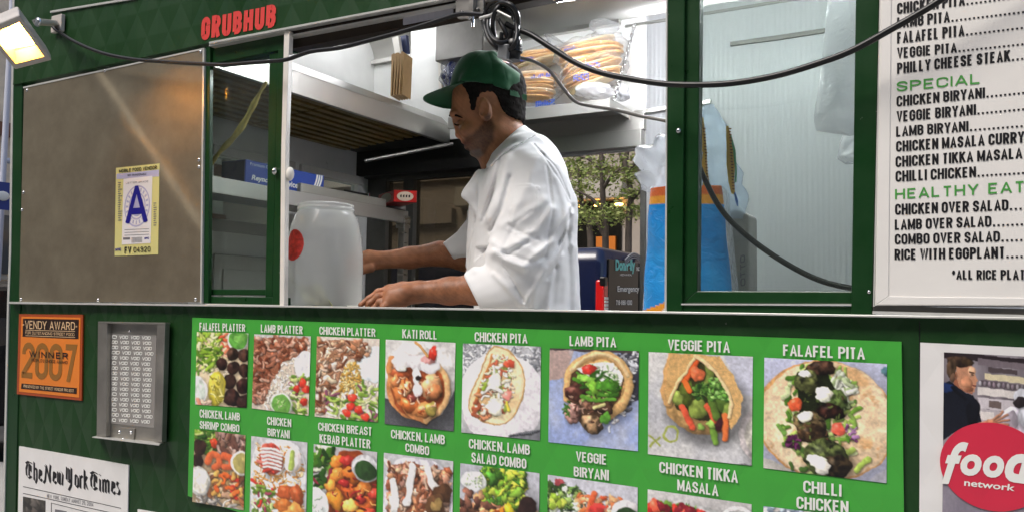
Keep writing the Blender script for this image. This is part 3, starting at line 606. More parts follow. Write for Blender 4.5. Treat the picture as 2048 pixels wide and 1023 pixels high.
# fluorescent ceiling light
M['tube'] = mat('lit_tube', 'FFFFFF', .4, emit='F6F8FF', es=80)
M['tube2'] = mat('dim_lit_tube', 'FFFFFF', .4, emit='F6F8FF', es=13)
cl = at(1037, 13, .92); mb = MB(); mb.box((cl[0] - .02, .87, cl[2] + .018), (cl[0] + 1.5, .97, cl[2] + .05)); mb.tube([(cl[0] + .2, .92, cl[2] + .04), (cl[0] + .2, .92, ZC)], .006, 6); mb.tube([(cl[0] + 1.2, .92, cl[2] + .04), (cl[0] + 1.2, .92, ZC)], .006, 6); lf = P_('ceiling_light', mb, M['white'])
mb = MB(); mb.tube([(cl[0], .92, cl[2]), (cl[0] + 1.45, .92, cl[2])], .013, 12); P_('tube', mb, M['tube'], lf)
mb = MB(); mb.tube([(-2.5, .5, 2.90), (-2.5, 1.42, 2.90)], .016, 12); lf2 = P_('ceiling_light', mb, M['tube2'], label='second lit tube over the hood')
# exhaust hood over the griddle with greasy filters
XH = -2.13
h_t = atx(605, 118, XH); h_m = atx(575, 132, XH); hb = atx(640, 198, XH)
def hz(x, y): return float(atx(x, y, XH)[2])
zt, zm, zbm = (hz(605, 118) + hz(900, 235)) / 2, (hz(580, 133) + hz(900, 257)) / 2, (hz(578, 178) + hz(895, 290)) / 2
yh1 = YB - .12
mb = MB(); mb.box((XH - .02, .08, zbm), (XH, yh1, zm)); mb.prism([(XH, .08, zm), (XH - .05, .08, zt), (XH - .06, .08, zt), (XH - .02, .08, zm)], (0, yh1 - .08, 0)); mb.box((XL, .08, zt - .012), (XH - .05, yh1, zt))
hood = P_('exhaust_hood', mb, M['steelh'], bevel=.002)
M['grease'] = mat('greasy_brown_filter', '8A7440', .45, metal=.4, var=.4, vscale=6)
M['soot'] = mat('sooty_black', '0D0C0A', .6, var=.3, vscale=5)
zdrop = zbm - float(atx(610, 287, XL + .06)[2])
for j in range(2):
    mb = MB(); y0, y1 = (.10, .70) if j == 0 else (.715, 1.32); nn = 9
    for i in range(nn):
        xx = XH - .045 - i * .052; zz = zbm + .012 - zdrop * (i + .5) / nn
        mb.prism([(xx, y0, zz), (xx - .036, y0, zz), (xx - .030, y0, zz + .02), (xx - .006, y0, zz + .02)], (0, y1 - y0, 0))
    P_('hood_filter', mb, M['grease'], hood, bevel=.002)
mb = MB(); mb.prism([(XH - .022, .09, zbm + .05), (XL, .09, zbm + .16), (XL, .09, zbm + .17), (XH - .022, .09, zbm + .06)], (0, yh1 - .1, 0)); mb.box((XL, 1.34, zbm + .003), (XH - .022, yh1, zbm + .04)); mb.box((XL, yh1, zbm - .12), (XH + .3, YB - .032, zbm + .02)); P_('hood_lining', mb, M['soot'], hood)
mb = MB(); mb.tube([atx(730, 322, XH - .02), atx(905, 288, XH + .15)], .008, 8); P_('hood_rod', mb, M['dsteel'], hood)
mb = MB(); mb.slabx([(824, 58), (875, 46), (877, 170), (824, 175)], XL + .12, .004)
# small partitions beyond the hood
mb = MB(); mb.slab([(822, 55), (878, 45), (882, 215), (824, 195)], 1.44, .01); P_('partition', mb, M['wallw'])
mb = MB(); mb.slab([(874, 40), (880, 40), (884, 200), (878, 200)], 1.42, .02); P_('partition_post', mb, M['white'])
mb = MB(); a = at(872, 36, 1.36); b = at(966, 108, 1.36); mb.box((a[0], 1.36, b[2]), (b[0], 1.57, a[2] + .05)); P_('steel_cupboard', mb, M['dsteel'], bevel=.004)
# shelf along the end wall
XS = -2.2
zsf = (float(atx(420, 350, XS)[2]) + float(atx(815, 425, XS)[2])) / 2; ye = float(atx(816, 426, XS)[1]); zsb = float(atx(812, 438, XS)[2])
mb = MB(); mb.box((XL + .02, .05, zsf - .006), (XS, ye, zsf)); mb.box((XS - .012, .05, zsb - .02), (XS + .002, ye, zsf + .002)); shf = P_('wall_shelf', mb, M['steelh'], bevel=.002)
mb = MB(); mb.box((XS - .03, ye - .03, ZF), (XS + .003, ye + .005, zsf - .02)); mb.box((XS - .04, ye - .035, zsb - .04), (XS + .006, ye + .012, zsb + .01)); P_('leg', mb, M['steel'], shf, bevel=.002)
# griddle line and counters
mb = MB(); mb.box((XL + .02, .1, .6), (XS + .05, ye, 1.30)); P_('griddle', mb, M['steel'], bevel=.005)
mb = MB(); mb.box((XS + .1, .056, ZF), (XR, .30, zs - .055)); mb.box((XS + .08, .056, zs - .055), (XR, .33, zs - .03)); P_('counter', mb, M['steel'], bevel=.003)
# hanging bread shelf
bx1 = at(1217, 200, 1.34); bx0 = at(1000, 236, 1.34)
bz = float(bx1[2]); mb = MB(); mb.box((-2.05, 1.34, bz - .045), (bx1[0], 1.352, bz + .006)); mb.box((-2.05, 1.352, bz - .008), (bx1[0], YB - .002, bz)); mb.box((bx1[0] - .004, 1.345, bz - .03), (bx1[0] + .002, YB - .002, bz + .012))
bsh = P_('bread_shelf', mb, M['msteel'], bevel=.0015)
mb = MB(); A = np.array(at(1228, 200, 1.36)); B = np.array(at(1270, 48, 1.52)); nl = 22
for i in range(nl):
    c = A + (B - A) * (i + .5) / nl; d = (B - A) / np.linalg.norm(B - A); e = np.cross(d, (0, 1, 0)); e /= np.linalg.norm(e); g = np.cross(d, e)
    if i % 2: e, g = g, e
    L = np.linalg.norm(B - A) / nl * .72
    ring = [c + d * L * math.cos(t) + e * .0075 * math.sin(t) for t in np.linspace(0, 2 * math.pi, 13)]
    mb.tube(ring, .0022, 5, cap=False)
P_('chain', mb, M['chrome'], bsh)
# ================================================================== signs and stickers on the outside wall
M['poster'] = paint('white_vinyl', 'EFEDEA', coat=.2, quilt=.0016, var=.03, vscale=5)
M['board'] = mat('white_menu_board', 'EDEAE4', .45, var=.03, vscale=10)
M['vinyl'] = mat('bright_green_vinyl', '48AC40', .36, coat=.25, quilt=.0022, var=.03, vscale=5)
M['orange'] = paint('orange_sticker', 'E8832F', var=.04); M['rust'] = paint('rust_red_border', 'A94A22'); M['brown'] = paint('brown_print', '2A1710'); M['olive'] = paint('olive_brown_print', '97662A'); M['cream'] = paint('cream_print', 'EBC79A')

# --- big green picture menu
pm = thing('picture_menu', at(1090, 900, -.006), 'bright green picture menu with white dish names over food photographs, below the window', 'menu sign')
tl, tr_, br, bl = at(384.6, 634.5, -.008), at(1803, 682.5, -.008), at(1800, 1030, -.008), at(374.5, 1015.5, -.008)
zb_ = .78
mb = MB(); mb.prism([(bl[0], -.008, zb_ + .17), (tr_[0], -.008, zb_), tr_, tl], (0, .007, 0)); mb.build('panel', M['vinyl'], pm)
Yc = -.0115; mb = MB()
def cap(s, *q): put_text(mb, s, tq(*q, Yc), t=.185, gap=.065, ty=.16)
cap('FALAFEL PLATTER', 399, 644, 660.5, 490.5, 647, 662); cap('LAMB PLATTER', 521.8, 647.7, 663.8, 605.6, 651, 667.3); cap('CHICKEN PLATTER', 639, 652, 668, 751, 656, 672.3)
cap('KATI ROLL', 804.6, 657, 675, 874.5, 660.7, 678); cap('CHICKEN PITA', 949.5, 662.7, 682, 1055, 667, 685.7); cap('LAMB PITA', 1139, 670.7, 690.6, 1232.4, 673.7, 693.6)
cap('VEGGIE PITA', 1335.8, 677.5, 699, 1460, 682, 704.4); cap('FALAFEL PITA', 1566, 687.5, 710, 1730, 694, 718)
cap('CHICKEN, LAMB', 399.6, 817, 833.7, 480, 824.5, 840); cap('SHRIMP COMBO', 399.6, 840, 855.6, 478.8, 848, 863.3)
cap('CHICKEN', 534.5, 831.8, 848, 582.5, 836.8, 853); cap('BIRYANI', 535, 854.8, 870, 579.5, 859.6, 876)
cap('CHICKEN BREAST', 636.7, 843.3, 859.5, 744, 853, 870); cap('KEBAB PLATTER', 639, 866.4, 883.7, 741, 878, 896)
cap('CHICKEN, LAMB', 782.3, 857.5, 874.8, 890, 869, 887.5); cap('COMBO', 811, 884.8, 901.7, 858.4, 891.3, 909.8)
cap('CHICKEN, LAMB', 938, 876, 895, 1060, 888.3, 908.6); cap('SALAD COMBO', 943, 902.9, 923.2, 1053, 916.3, 936.3)
cap('VEGGIE', 1152, 901, 921, 1213.7, 907.8, 928.4); cap('BIRYANI', 1147.4, 931.4, 951, 1217.8, 938.5, 960)
cap('CHICKEN TIKKA', 1318.6, 921.6, 943.4, 1476, 939.6, 964.7); cap('MASALA', 1354.5, 957.2, 979, 1437, 968.5, 991)
cap('CHILLI', 1606.5, 959, 983.3, 1683, 967.6, 992); cap('CHICKEN', 1593, 991, 1015.5, 1697, 1001, 1026)
mb.build('lettering', M['ink_white'], pm, label='white condensed capitals naming the dishes')

MEAT = ('A5694F', '8F5238', 'B9826A', 'C79A82', '7C432C', '96604A'); CHK = ('C29A7C', 'B07C58', 'D4B69A', '8E5A3C', 'A86A42', 'E0C8AE'); SAL = ('7FA23A', 'A9C45C', 'C9D88A', '5C8428', 'E4E8C8', '8E3F55', 'D5392C')
DARK = ('2C1A14', '3A231A', '221410'); TOM = ('D63A2A', 'C22B22', 'E65A40'); RICE = ('F1EBDD', 'E4DAC4', 'FAF6EC'); ORG_ = ('E07A22', 'D4641A', 'EE9A3A', 'C2531A', 'F0AE55'); GRN = ('2F5A1E', '42701F', '1F4015', '6E9A35')
def _fr(p, x0, y0, x1, y1):
    w, h = x1 - x0, y1 - y0
    PP = lambda pts: [((x - x0) / w, (y - y0) / h) for x, y in pts]
    bl = lambda x, y, rx, ry, c, **k: p.blob((x - x0) / w, (y - y0) / h, rx / w, ry / w, c, **k)
    st = lambda pts, r, c, **k: p.strip(PP(pts), r / w, c, **k)
    def shreds(n, poly, cols, l0, l1, r, **k):
        xs = [q[0] for q in poly]; ys = [q[1] for q in poly]
        for _ in range(n):
            for _t in range(20):
                x, y = p.r.uniform(min(xs), max(xs)), p.r.uniform(min(ys), max(ys)); ins = False
                for i in range(len(poly)):
                    (xa, ya), (xb, yb) = poly[i - 1], poly[i]
                    if (ya > y) != (yb > y) and x < (xb - xa) * (y - ya) / (yb - ya + 1e-9) + xa: ins = not ins
                if ins: break
            else: continue
            L, a = p.r.uniform(l0, l1), p.r.uniform(0, 6.28); b = a + p.r.uniform(-.8, .8)
            st([(x - L / 2 * math.cos(a), y - L / 2 * math.sin(a)), (x, y), (x + L / 2 * math.cos(b), y + L / 2 * math.sin(b))], r * p.r.uniform(.7, 1.3), cols[p.r.randint(len(cols))], **k)
    return PP, bl, st, shreds
def ph1():
    p = Pic(88, 124, 'D8C6A4', 1); PP, bl, st, sh = _fr(p, 0, 0, 100, 140); sh(90, [(20, 30), (70, 25), (70, 110), (30, 110)], ('EADFC8', 'D8C8A8', 'F4ECDC', 'C8B48C'), 4, 9, 1.4); sh(16, [(42, 4), (66, 4), (66, 40), (46, 44)], ('E07A55', 'D8603E', 'F0B898', 'F0E2CC'), 8, 16, 2.4)
    sh(130, [(0, 0), (50, 0), (46, 40), (34, 74), (0, 78)], ('7FA52E', '9DC040', '5F8A26', 'C6D670', 'DCE29A', '4C7420', 'A8C24C', 'E6E4B0'), 6, 18, 2.6); bl(80, 14, 21, 22, 'E9E9E4', irr=.02); bl(80, 13, 17.5, 18, '5A9A3C', irr=.04, shade=.15, shadow=0); bl(82, 10, 10, 8, '6EAE4C', irr=.2, shade=.1, shadow=0)
    for x, y, r in ((70, 40, 11), (91, 42, 11.5), (50, 60, 11), (72, 66, 11.5), (94, 70, 12), (66, 92, 13), (92, 98, 13), (72, 122, 16), (95, 128, 14)): bl(x, y, r, r * 1.1, ('33201A', '3A261E', '2A1814')[x % 3], irr=.05, shade=.7, tex=.3, gloss=.10)
    bl(42, 108, 17, 34, 'AFA032', irr=.05, shade=.4); bl(42, 100, 13, 22, 'C2B848', irr=.12, shade=.3, shadow=0); sh(16, [(30, 80), (54, 80), (56, 134), (32, 134)], ('D2CA6A', '9A8E24', 'E0D88A'), 6, 14, 1.4); bl(5, 112, 19, 27, 'E8E9E2', irr=.02, shade=.2); bl(4, 112, 15, 22, 'CDD2C6', irr=.05, shade=.2, shadow=0); sh(6, [(0, 130), (26, 132), (26, 140), (0, 140)], ('D88A70', 'E8C8B0'), 8, 14, 3); return p
def ph2():
    p = Pic(96, 130, 'D0C2B2', 2); PP, bl, st, sh = _fr(p, 0, 0, 100, 135); p.poly([(0, 0), (1, 0), (1, .06), (0, .05)], 'C2C0BC'); sh(170, [(40, 40), (95, 20), (70, 135), (20, 135)], ('F2ECDE', 'E6DCC8', 'FAF6EE', 'D9CDB6'), 4, 9, 1.4)
    M_ = ('A5694F', '94583E', 'B9826A', 'C79A82', '84492F', 'A87058', 'D2AA94'); po = [(0, 12), (40, 4), (96, 8), (92, 30), (52, 48), (34, 80), (18, 122), (0, 122)]
    p.poly(PP([(0, 8), (40, 2), (96, 6), (93, 28), (54, 46), (36, 80), (20, 124), (0, 124)]), '9A6248', jit=.2)
    for _ in range(150): x, y = p.r.uniform(0, 94), p.r.uniform(6, 120); (bl(x, y, p.r.uniform(4, 9), p.r.uniform(3, 6), M_[p.r.randint(7)], rot=p.r.uniform(0, 3), irr=.3, gloss=.15, shade=.6) if (y < 50 - .34 * (x - 20) or x < 32 - .14 * (y - 50)) else None)
    sh(80, po, M_ + ('6E3824',), 6, 16, 2.2); bl(90, 50, 18, 24, 'E9E9EA', irr=.02, shade=.12); sh(40, [(64, 72), (100, 68), (100, 135), (74, 132)], ('7FA23A', 'A9C45C', 'D8DCA8', '5C8428', 'F0F0DC', '8E3F55', 'C8D084'), 6, 14, 2.2)
    for x, y in ((88, 80), (94, 90), (78, 90), (92, 112)): bl(x, y, 6, 7, 'D63A2A', irr=.15, gloss=.2)
    bl(52, 120, 20, 19, 'DCE4D2', irr=.02); bl(52, 120, 17, 16, '6AA84A', irr=.04, shade=.15, shadow=0); sh(10, [(44, 112), (60, 112), (60, 126), (44, 126)], ('C8DCA0', '8CC068'), 3, 6, 1); return p
def ph3():
    p = Pic(104, 138, 'D8CCBE', 3); PP, bl, st, sh = _fr(p, 0, 0, 100, 135); sh(120, [(30, 30), (100, 10), (100, 90), (40, 110)], ('F2ECE2', 'E8DED0', 'FAF6F0'), 4, 9, 1.4); bl(88, 44, 26, 26, 'EEEEF0', irr=.2, shade=.08, shadow=.04, tex=.03); sh(120, [(42, 50), (66, 40), (72, 70), (60, 104), (36, 96)], ('DDBE74', 'CBA04C', 'ECD49A', 'BC9040'), 4, 9, 1.5)
    C_ = ('C9A488', 'B5886A', 'DCC2AA', '94644A', 'AE7452', 'E8D4C0'); po = [(0, 10), (30, 4), (84, 6), (76, 26), (48, 40), (36, 70), (24, 100), (14, 130), (0, 130)]
    p.poly(PP([(0, 8), (30, 3), (84, 5), (77, 26), (50, 40), (38, 70), (26, 100), (16, 130), (0, 130)]), 'A87C60', jit=.25)
    for _ in range(190): x, y = p.r.uniform(0, 84), p.r.uniform(4, 128); (bl(x, y, p.r.uniform(3.5, 8), p.r.uniform(3, 6), C_[p.r.randint(6)], rot=p.r.uniform(0, 3), irr=.3, gloss=.1, shade=.6) if (y < 44 - .32 * (x - 30) or x < 36 - .24 * (y - 44)) else None)
    sh(70, po, ('6E3C26', '8E5234', 'E2CAB4', 'A87858'), 5, 13, 1.5); sh(90, [(18, 92), (50, 98), (74, 72), (100, 70), (100, 135), (24, 135)], ('7FA23A', 'A9C45C', 'D8DCA8', '5C8428', 'F0F0DC', 'C8D084', '8E5068'), 6, 16, 2.2)
    for x, y in ((60, 98), (58, 112), (70, 116), (52, 124), (80, 128)): bl(x, y, 6.5, 6.5, ('D63A2A', 'E2583E')[x % 2], irr=.15, gloss=.25)
    return p
def q1():
    p = Pic(84, 120, 'A89274', 11); PP, bl, st, sh = _fr(p, 0, 0, 100, 140); sh(60, [(0, 0), (46, 0), (44, 36), (0, 44)], ('42701F', '2F5A1E', '8DB63C', '5F8A26', 'C0CC7A'), 7, 18, 3); sh(60, [(40, 0), (100, 0), (100, 42), (50, 40)], ('8E6A58', 'A8847A', '6A463A', 'C4A698'), 8, 18, 3.4); bl(12, 34, 13, 16, '2C1A14', irr=.05, tex=.3); bl(8, 60, 12, 14, '2C1A14', irr=.05, tex=.3)
    sh(110, [(34, 60), (100, 56), (100, 132), (30, 130)], ('C29A7C', '8E5A3C', 'A88A5A', '5E4A34', 'D8BC98', 'A86A42'), 7, 16, 3.2); bl(38, 22, 8, 9, 'DE4A2A', gloss=.2); st([(28, 58), (36, 44), (48, 46), (50, 60), (42, 66)], 6.5, 'DD6A3C'); st([(58, 44), (72, 46), (74, 60), (60, 64)], 6.5, 'D8643A'); sh(22, [(40, 74), (96, 70), (96, 118), (44, 118)], ('D63A2A', 'E8692C', 'E8B25A'), 6, 10, 3.6)
    bl(92, 54, 19, 24, 'E2E0D8', irr=.02); bl(93, 54, 15.5, 20, '9A8A52', irr=.03, shade=.15, shadow=0); bl(12, 98, 22, 29, 'DEE0D6', irr=.02); bl(12, 97, 18, 24, 'E9EADF', irr=.05, shade=.12, shadow=0); sh(20, [(0, 128), (100, 130), (100, 140), (0, 140)], ('A8A49E', '6E6A66', 'C8C6C2'), 10, 24, 2); return p
def q2():
    p = Pic(92, 132, 'C6C7C9', 12); PP, bl, st, sh = _fr(p, 0, 0, 100, 144); bl(50, 86, 48, 86, 'DCDDDE', irr=.01, shade=.15, sq=3.2); sh(330, [(10, 12), (90, 12), (93, 144), (7, 144)], ('E0A052', 'D68A34', 'F0C488', 'C97A2C', 'F4D8AC', 'E8B060'), 4, 10, 1.2)
    bl(36, 36, 22, 26, 'D65A4A', irr=.15, shade=.4); sh(10, [(20, 20), (52, 16), (54, 56), (18, 58)], ('E88070', 'C84436'), 10, 18, 3)
    for k in range(6): st([(18 + k, 22 + 6 * k), (34, 18 + 6.4 * k), (54, 22 + 6 * k)], 2.2, 'F4EFEA', shadow=.15)
    bl(75, 34, 14, 23, 'EFECE4', irr=.03, rot=.1); st([(76, 20), (74, 34), (72, 50)], 4, 'A8BE5A', shadow=.1); sh(60, [(6, 80), (40, 84), (44, 144), (6, 144)], ('7FA23A', 'C9D88A', '5C8428', 'E4E8C8', 'A03F5A', 'D5392C', 'F0F0E0'), 6, 13, 2.4)
    for x, y, rx, ry in ((64, 92, 17, 12), (82, 96, 12, 18), (60, 116, 14, 14), (80, 124, 16, 14), (62, 136, 16, 12)): bl(x, y, rx, ry, ('C8702E', 'B0562A', 'D88C46')[x % 3], irr=.2, gloss=.15)
    return p
def q3():
    p = Pic(104, 138, 'B4B2B4', 13); PP, bl, st, sh = _fr(p, 0, 0, 100, 130); sh(70, [(0, 4), (30, 2), (28, 66), (0, 70)], ('2F5A1E', '42701F', '1F4015', '6E9A35', 'DDE2C8', '8A2A3A'), 7, 18, 3.2); bl(62, 70, 40, 70, '8A3A18', irr=.1, shade=.2)
    for x, y, rx, ry, c in ((38, 24, 12, 12, 'D87A2E'), (40, 44, 13, 12, 'E08A36'), (58, 22, 14, 12, 'A82C26'), (62, 42, 15, 13, 'D9722A'), (36, 82, 12, 19, 'E8962E'), (58, 66, 13, 13, 'C85A26'), (60, 90, 11, 13, 'F0C060'), (80, 60, 13, 12, 'D87A30'), (84, 82, 15, 14, 'CC6428'), (70, 108, 16, 14, 'E08A34'), (92, 104, 13, 14, 'B8402A'), (46, 116, 13, 14, 'D97A2C'), (28, 62, 9, 10, 'DD8A3A'), (76, 76, 8, 8, 'B02E2A'), (50, 56, 8, 7, 'B42A28'), (96, 66, 9, 9, 'C84030')): bl(x, y, rx, ry, c, irr=.2, gloss=.2, shade=.65)
    sh(36, [(30, 10), (98, 50), (98, 126), (30, 126)], ('6A2A12', '4A1C10', 'F0A85A', 'B02A2A'), 4, 10, 1.4); bl(82, 28, 21, 22, 'DFE0E2', irr=.02, shade=.3); bl(82, 31, 17, 16, '2A4822', irr=.03, shade=.12, shadow=.15); bl(4, 98, 22, 32, 'E6E8E3', irr=.02, shade=.2); sh(8, [(0, 84), (18, 84), (18, 114), (0, 114)], ('B8C4B0', 'F4F4F0'), 4, 8, 1.4); return p
def q4():
    p = Pic(110, 138, 'B9BABC', 14); PP, bl, st, sh = _fr(p, 0, 0, 100, 124); bl(50, 74, 50, 72, 'D2D3D5', irr=.01, shade=.15, sq=3); po = [(8, 18), (40, 10), (92, 18), (96, 124), (4, 124)]
    p.poly(PP([(8, 16), (40, 8), (92, 16), (96, 124), (4, 124)]), '8E5A42', jit=.2)
    for _ in range(240): bl(p.r.uniform(7, 93), p.r.uniform(14, 120), p.r.uniform(4, 9), p.r.uniform(3.5, 6), MEAT2[p.r.randint(len(MEAT2))], rot=p.r.uniform(0, 3), irr=.3, shade=.65, gloss=.12)
    sh(60, po, ('6E3824', 'D8B89E', '8E5234', 'B07A5A'), 6, 14, 1.8); sh(90, [(34, 84), (70, 76), (74, 124), (30, 124)], ('F2ECDE', 'E6DCC8', 'FAF6EE'), 4, 9, 1.5)
    for P_ in ([(14, 38), (17, 60), (15, 82), (20, 112)], [(42, 14), (40, 34), (38, 54), (34, 66)], [(64, 14), (69, 30), (76, 40)]): st(P_, 4.6, 'F3F0EC', shade=.25)
    bl(16, 70, 7, 14, 'F3F0EC', irr=.25, shade=.2); bl(85, 46, 13, 13, '4E3422', irr=.15); bl(75, 64, 14, 15, '5A3E28', irr=.15); bl(77, 63, 8, 8, 'A0824E', irr=.3); sh(34, [(62, 86), (100, 84), (100, 124), (60, 124)], ('7FA23A', 'A9C45C', '5C8428', 'E4E8C8', '8E3F55'), 6, 14, 2.4); bl(88, 110, 9, 8, 'D63A2A', gloss=.2); return p
MEAT2 = ('A5694F', '94583E', 'B9826A', 'C79A82', '84492F', 'C29A7C', 'B07C58', 'D4B69A')
def ph4():
    p = Pic(112, 142, 'DDDAD6', 4); PP, bl, st, sh = _fr(p, 1045, 150, 1400, 605); p.tint('CFCCC8', 3, .4, .7); p.poly(PP([(1045, 462), (1130, 505), (1260, 572), (1340, 520), (1400, 390), (1400, 610), (1045, 610)]), '55565A', jit=.12); p.tint('6A6B70', 6, .75, .95, .3)
    bl(1225, 300, 170, 150, 'E6E3DF', irr=.08, shade=.25, shadow=.1); bl(1212, 405, 158, 160, 'D08A50', irr=.04, shade=.3); bl(1212, 400, 138, 146, '9A4A26', irr=.05, shade=.1, shadow=0)
    st([(1078, 250), (1068, 320), (1092, 400), (1125, 480), (1190, 545), (1255, 562)], 15, 'D98E54'); st([(1255, 562), (1330, 500), (1366, 400), (1345, 310), (1315, 275)], 13, 'E2B27A')
    for x, y, rx, ry, c, r in ((1125, 325, 58, 24, 'CC6238', .1), (1120, 290, 40, 26, 'E0A684', .3), (1138, 415, 52, 58, 'C8703C', .2), (1160, 400, 26, 40, 'E4A676', .2), (1285, 385, 58, 62, 'DDA272', 0), (1300, 410, 36, 40, 'C87E4C', 0), (1175, 490, 60, 36, 'B8602F', .3), (1245, 510, 56, 40, 'CC8048', -.2), (1285, 500, 30, 36, 'B4A250', .4), (1190, 450, 30, 18, '8A4034', 0), (1100, 370, 20, 40, 'D8814E', .1)): bl(x, y, rx, ry, c, rot=r, irr=.2, shade=.75, gloss=.35)
    sh(26, [(1100, 330), (1330, 330), (1320, 500), (1200, 540), (1120, 480)], ('A84C24', 'E6B48C', '8E3C1C', 'F0CDB0'), 14, 30, 4)
    for x, y, rx, ry in ((1140, 258, 62, 44), (1215, 236, 78, 62), (1275, 275, 52, 40), (1190, 190, 60, 36), (1208, 335, 22, 46), (1212, 405, 22, 42), (1128, 300, 26, 16)): bl(x, y, rx, ry, 'F1EEEA', irr=.14, shade=.28, shadow=.18, tex=.04)
    bl(1265, 245, 34, 24, 'C98A8A', irr=.2); bl(1288, 208, 20, 38, 'D63A2C', rot=.25, gloss=.35); st([(1200, 158), (1235, 190), (1262, 225)], 7, 'D69E5C'); bl(1217, 344, 14, 12, '241A18', irr=.15); return p
def ph5():
    p = Pic(124, 152, 'CFCFD0', 5); PP, bl, st, sh = _fr(p, 1438, 170, 1838, 655); p.tint('B6B7BA', 7, .4, .65); sh(70, [(1440, 172), (1600, 172), (1520, 300), (1440, 330)], ('EDEDEE', 'A4A6AA', 'D6D7DA', '8A8D92'), 10, 40, 5); sh(50, [(1680, 172), (1836, 172), (1836, 320), (1760, 300)], ('9EA0A6', 'E6E7EA', '7A7D84', 'C8CACE'), 10, 40, 5)
    bl(1640, 450, 215, 250, 'EAE8E6', irr=.04, shade=.16, shadow=.12, tex=.04); p.poly(PP([(1680, 640), (1838, 590), (1838, 655), (1680, 655)]), '77797E'); [bl(1690 + 9 * i, 640 - .16 * i * i, 4, 6, '34363A', shade=0, shadow=0) for i in range(17)]
    o = [(1600, 180), (1650, 190), (1690, 212), (1738, 270), (1754, 330), (1752, 410), (1722, 510), (1664, 578), (1600, 592), (1530, 572), (1478, 520), (1482, 440), (1520, 350), (1560, 240)]; p.poly(PP([(x + 4, y + 6) for x, y in o]), 'A8A29A'); p.poly(PP(o), 'F0DDB2', jit=.03)
    m = p.a.copy(); p.tint('E0BC84', 5, .5, .8, .6); inside = (np.abs(m - p.c('F0DDB2')).sum(2) < .2)[..., None]; p.a = np.where(inside, p.a, m); st(o + o[:1], 3.5, 'C99C5E', shadow=.12)
    q = [(1610, 222), (1672, 236), (1690, 320), (1692, 420), (1664, 520), (1570, 556), (1512, 540), (1518, 455), (1556, 350), (1590, 262)]; p.poly(PP(q), 'C9A878', jit=.1); st([(1505, 530), (1520, 440), (1560, 330), (1600, 230)], 9, 'C07E44')
    sh(120, q, ('F0EADC', 'DDE2B8', 'AEBE66', 'E8C8AC', 'C8684A', 'F4F0E6', '8CA048', 'CE946A', 'E6DCC6'), 14, 44, 6.5); sh(20, [(1500, 480), (1600, 500), (1600, 565), (1510, 560)], ('A8583A', 'D08A62', 'F0D8C0'), 16, 36, 9)
    bl(1680, 265, 26, 24, 'D8553C', gloss=.2); bl(1672, 435, 26, 26, 'DB8A7A', gloss=.15); bl(1605, 370, 34, 44, 'F0EADC', irr=.25); st([(1545, 430), (1590, 395), (1640, 420)], 10, 'F4F0E8'); bl(1610, 500, 44, 44, 'EBE6D0', irr=.2); st([(1670, 470), (1680, 510)], 8, 'E6D24A'); st([(1560, 385), (1548, 410)], 9, '9CB83C'); return p
def ph6():
    p = Pic(140, 156, 'AEB3C4', 6); PP, bl, st, sh = _fr(p, 40, 35, 430, 480); p.tint('93A2CC', 3, .35, .65); p.poly(PP([(40, 35), (430, 35), (430, 44), (40, 46)]), '4A4240'); p.poly(PP([(40, 46), (150, 46), (110, 170), (40, 190)]), 'B39A92', jit=.03); p.tint('C4CADC', 8, .6, .85, .5)
    p.poly(PP([(350, 44), (430, 44), (430, 250), (392, 270)]), '3C3D4A'); sh(80, [(330, 46), (425, 46), (418, 170), (390, 290), (330, 360), (300, 400), (340, 300), (390, 180)], ('D2D4DA', '6E7078', 'F2F3F6', '9EA0A8', '484A54', 'BCBEC6'), 10, 34, 5)
    bl(250, 190, 138, 140, 'C99C62', irr=.04, shade=.35); o = [(122, 270), (124, 195), (140, 135), (195, 75), (265, 55), (335, 78), (382, 145), (388, 220), (350, 290), (300, 335)]; st(o, 17, 'D2A76C'); st(o[2:7], 8, 'E4C592', shadow=0)
    p.poly(PP([(140, 150), (200, 105), (320, 95), (368, 160), (355, 240), (300, 330), (220, 420), (130, 320)]), '4E3826', jit=.2); p.poly(PP([(160, 130), (220, 96), (318, 90), (362, 150), (350, 215), (250, 180)]), 'E2E4D8', jit=.06); sh(30, [(230, 110), (340, 110), (350, 210), (280, 170)], ('F2F3EC', 'C8D2B8', '9AB07E', '4E7A34'), 10, 24, 4)
    bl(158, 236, 42, 42, '553229', irr=.2, tex=.35, gloss=.15, shade=.7); bl(230, 282, 46, 34, '7A5646', irr=.2, tex=.3, gloss=.2, shade=.7); bl(286, 290, 38, 34, '5A3E2E', irr=.2, tex=.3, shade=.7); bl(148, 332, 40, 46, '8C6A5E', irr=.16, tex=.3, gloss=.2, shade=.7); bl(232, 378, 46, 44, '86684E', irr=.16, tex=.35, gloss=.2, shade=.75)
    sh(26, [(130, 240), (300, 260), (270, 410), (130, 360)], ('A88674', '4A2C22', 'B89A84', '6A4636'), 10, 22, 3)
    sh(46, [(150, 150), (350, 150), (340, 250), (200, 260)], ('4F8A2A', '3A6A20', '7AB03C', '2F5A1E', '9CC45C'), 18, 44, 6); bl(205, 170, 34, 20, '86BC48', irr=.3); bl(238, 205, 18, 30, '7AAE3C', irr=.3); bl(300, 200, 40, 22, '4A8228', irr=.35); st([(188, 255), (245, 268), (330, 256)], 8, '5C9A32'); bl(217, 126, 36, 22, 'C93A30', irr=.12, gloss=.3); st([(240, 300), (282, 284)], 8, 'D8CF8A'); bl(290, 345, 20, 26, '4E8A2E', irr=.25); sh(14, [(105, 275), (140, 275), (130, 350), (108, 330)], ('2F5A1E', '4A7A30'), 10, 22, 3); return p
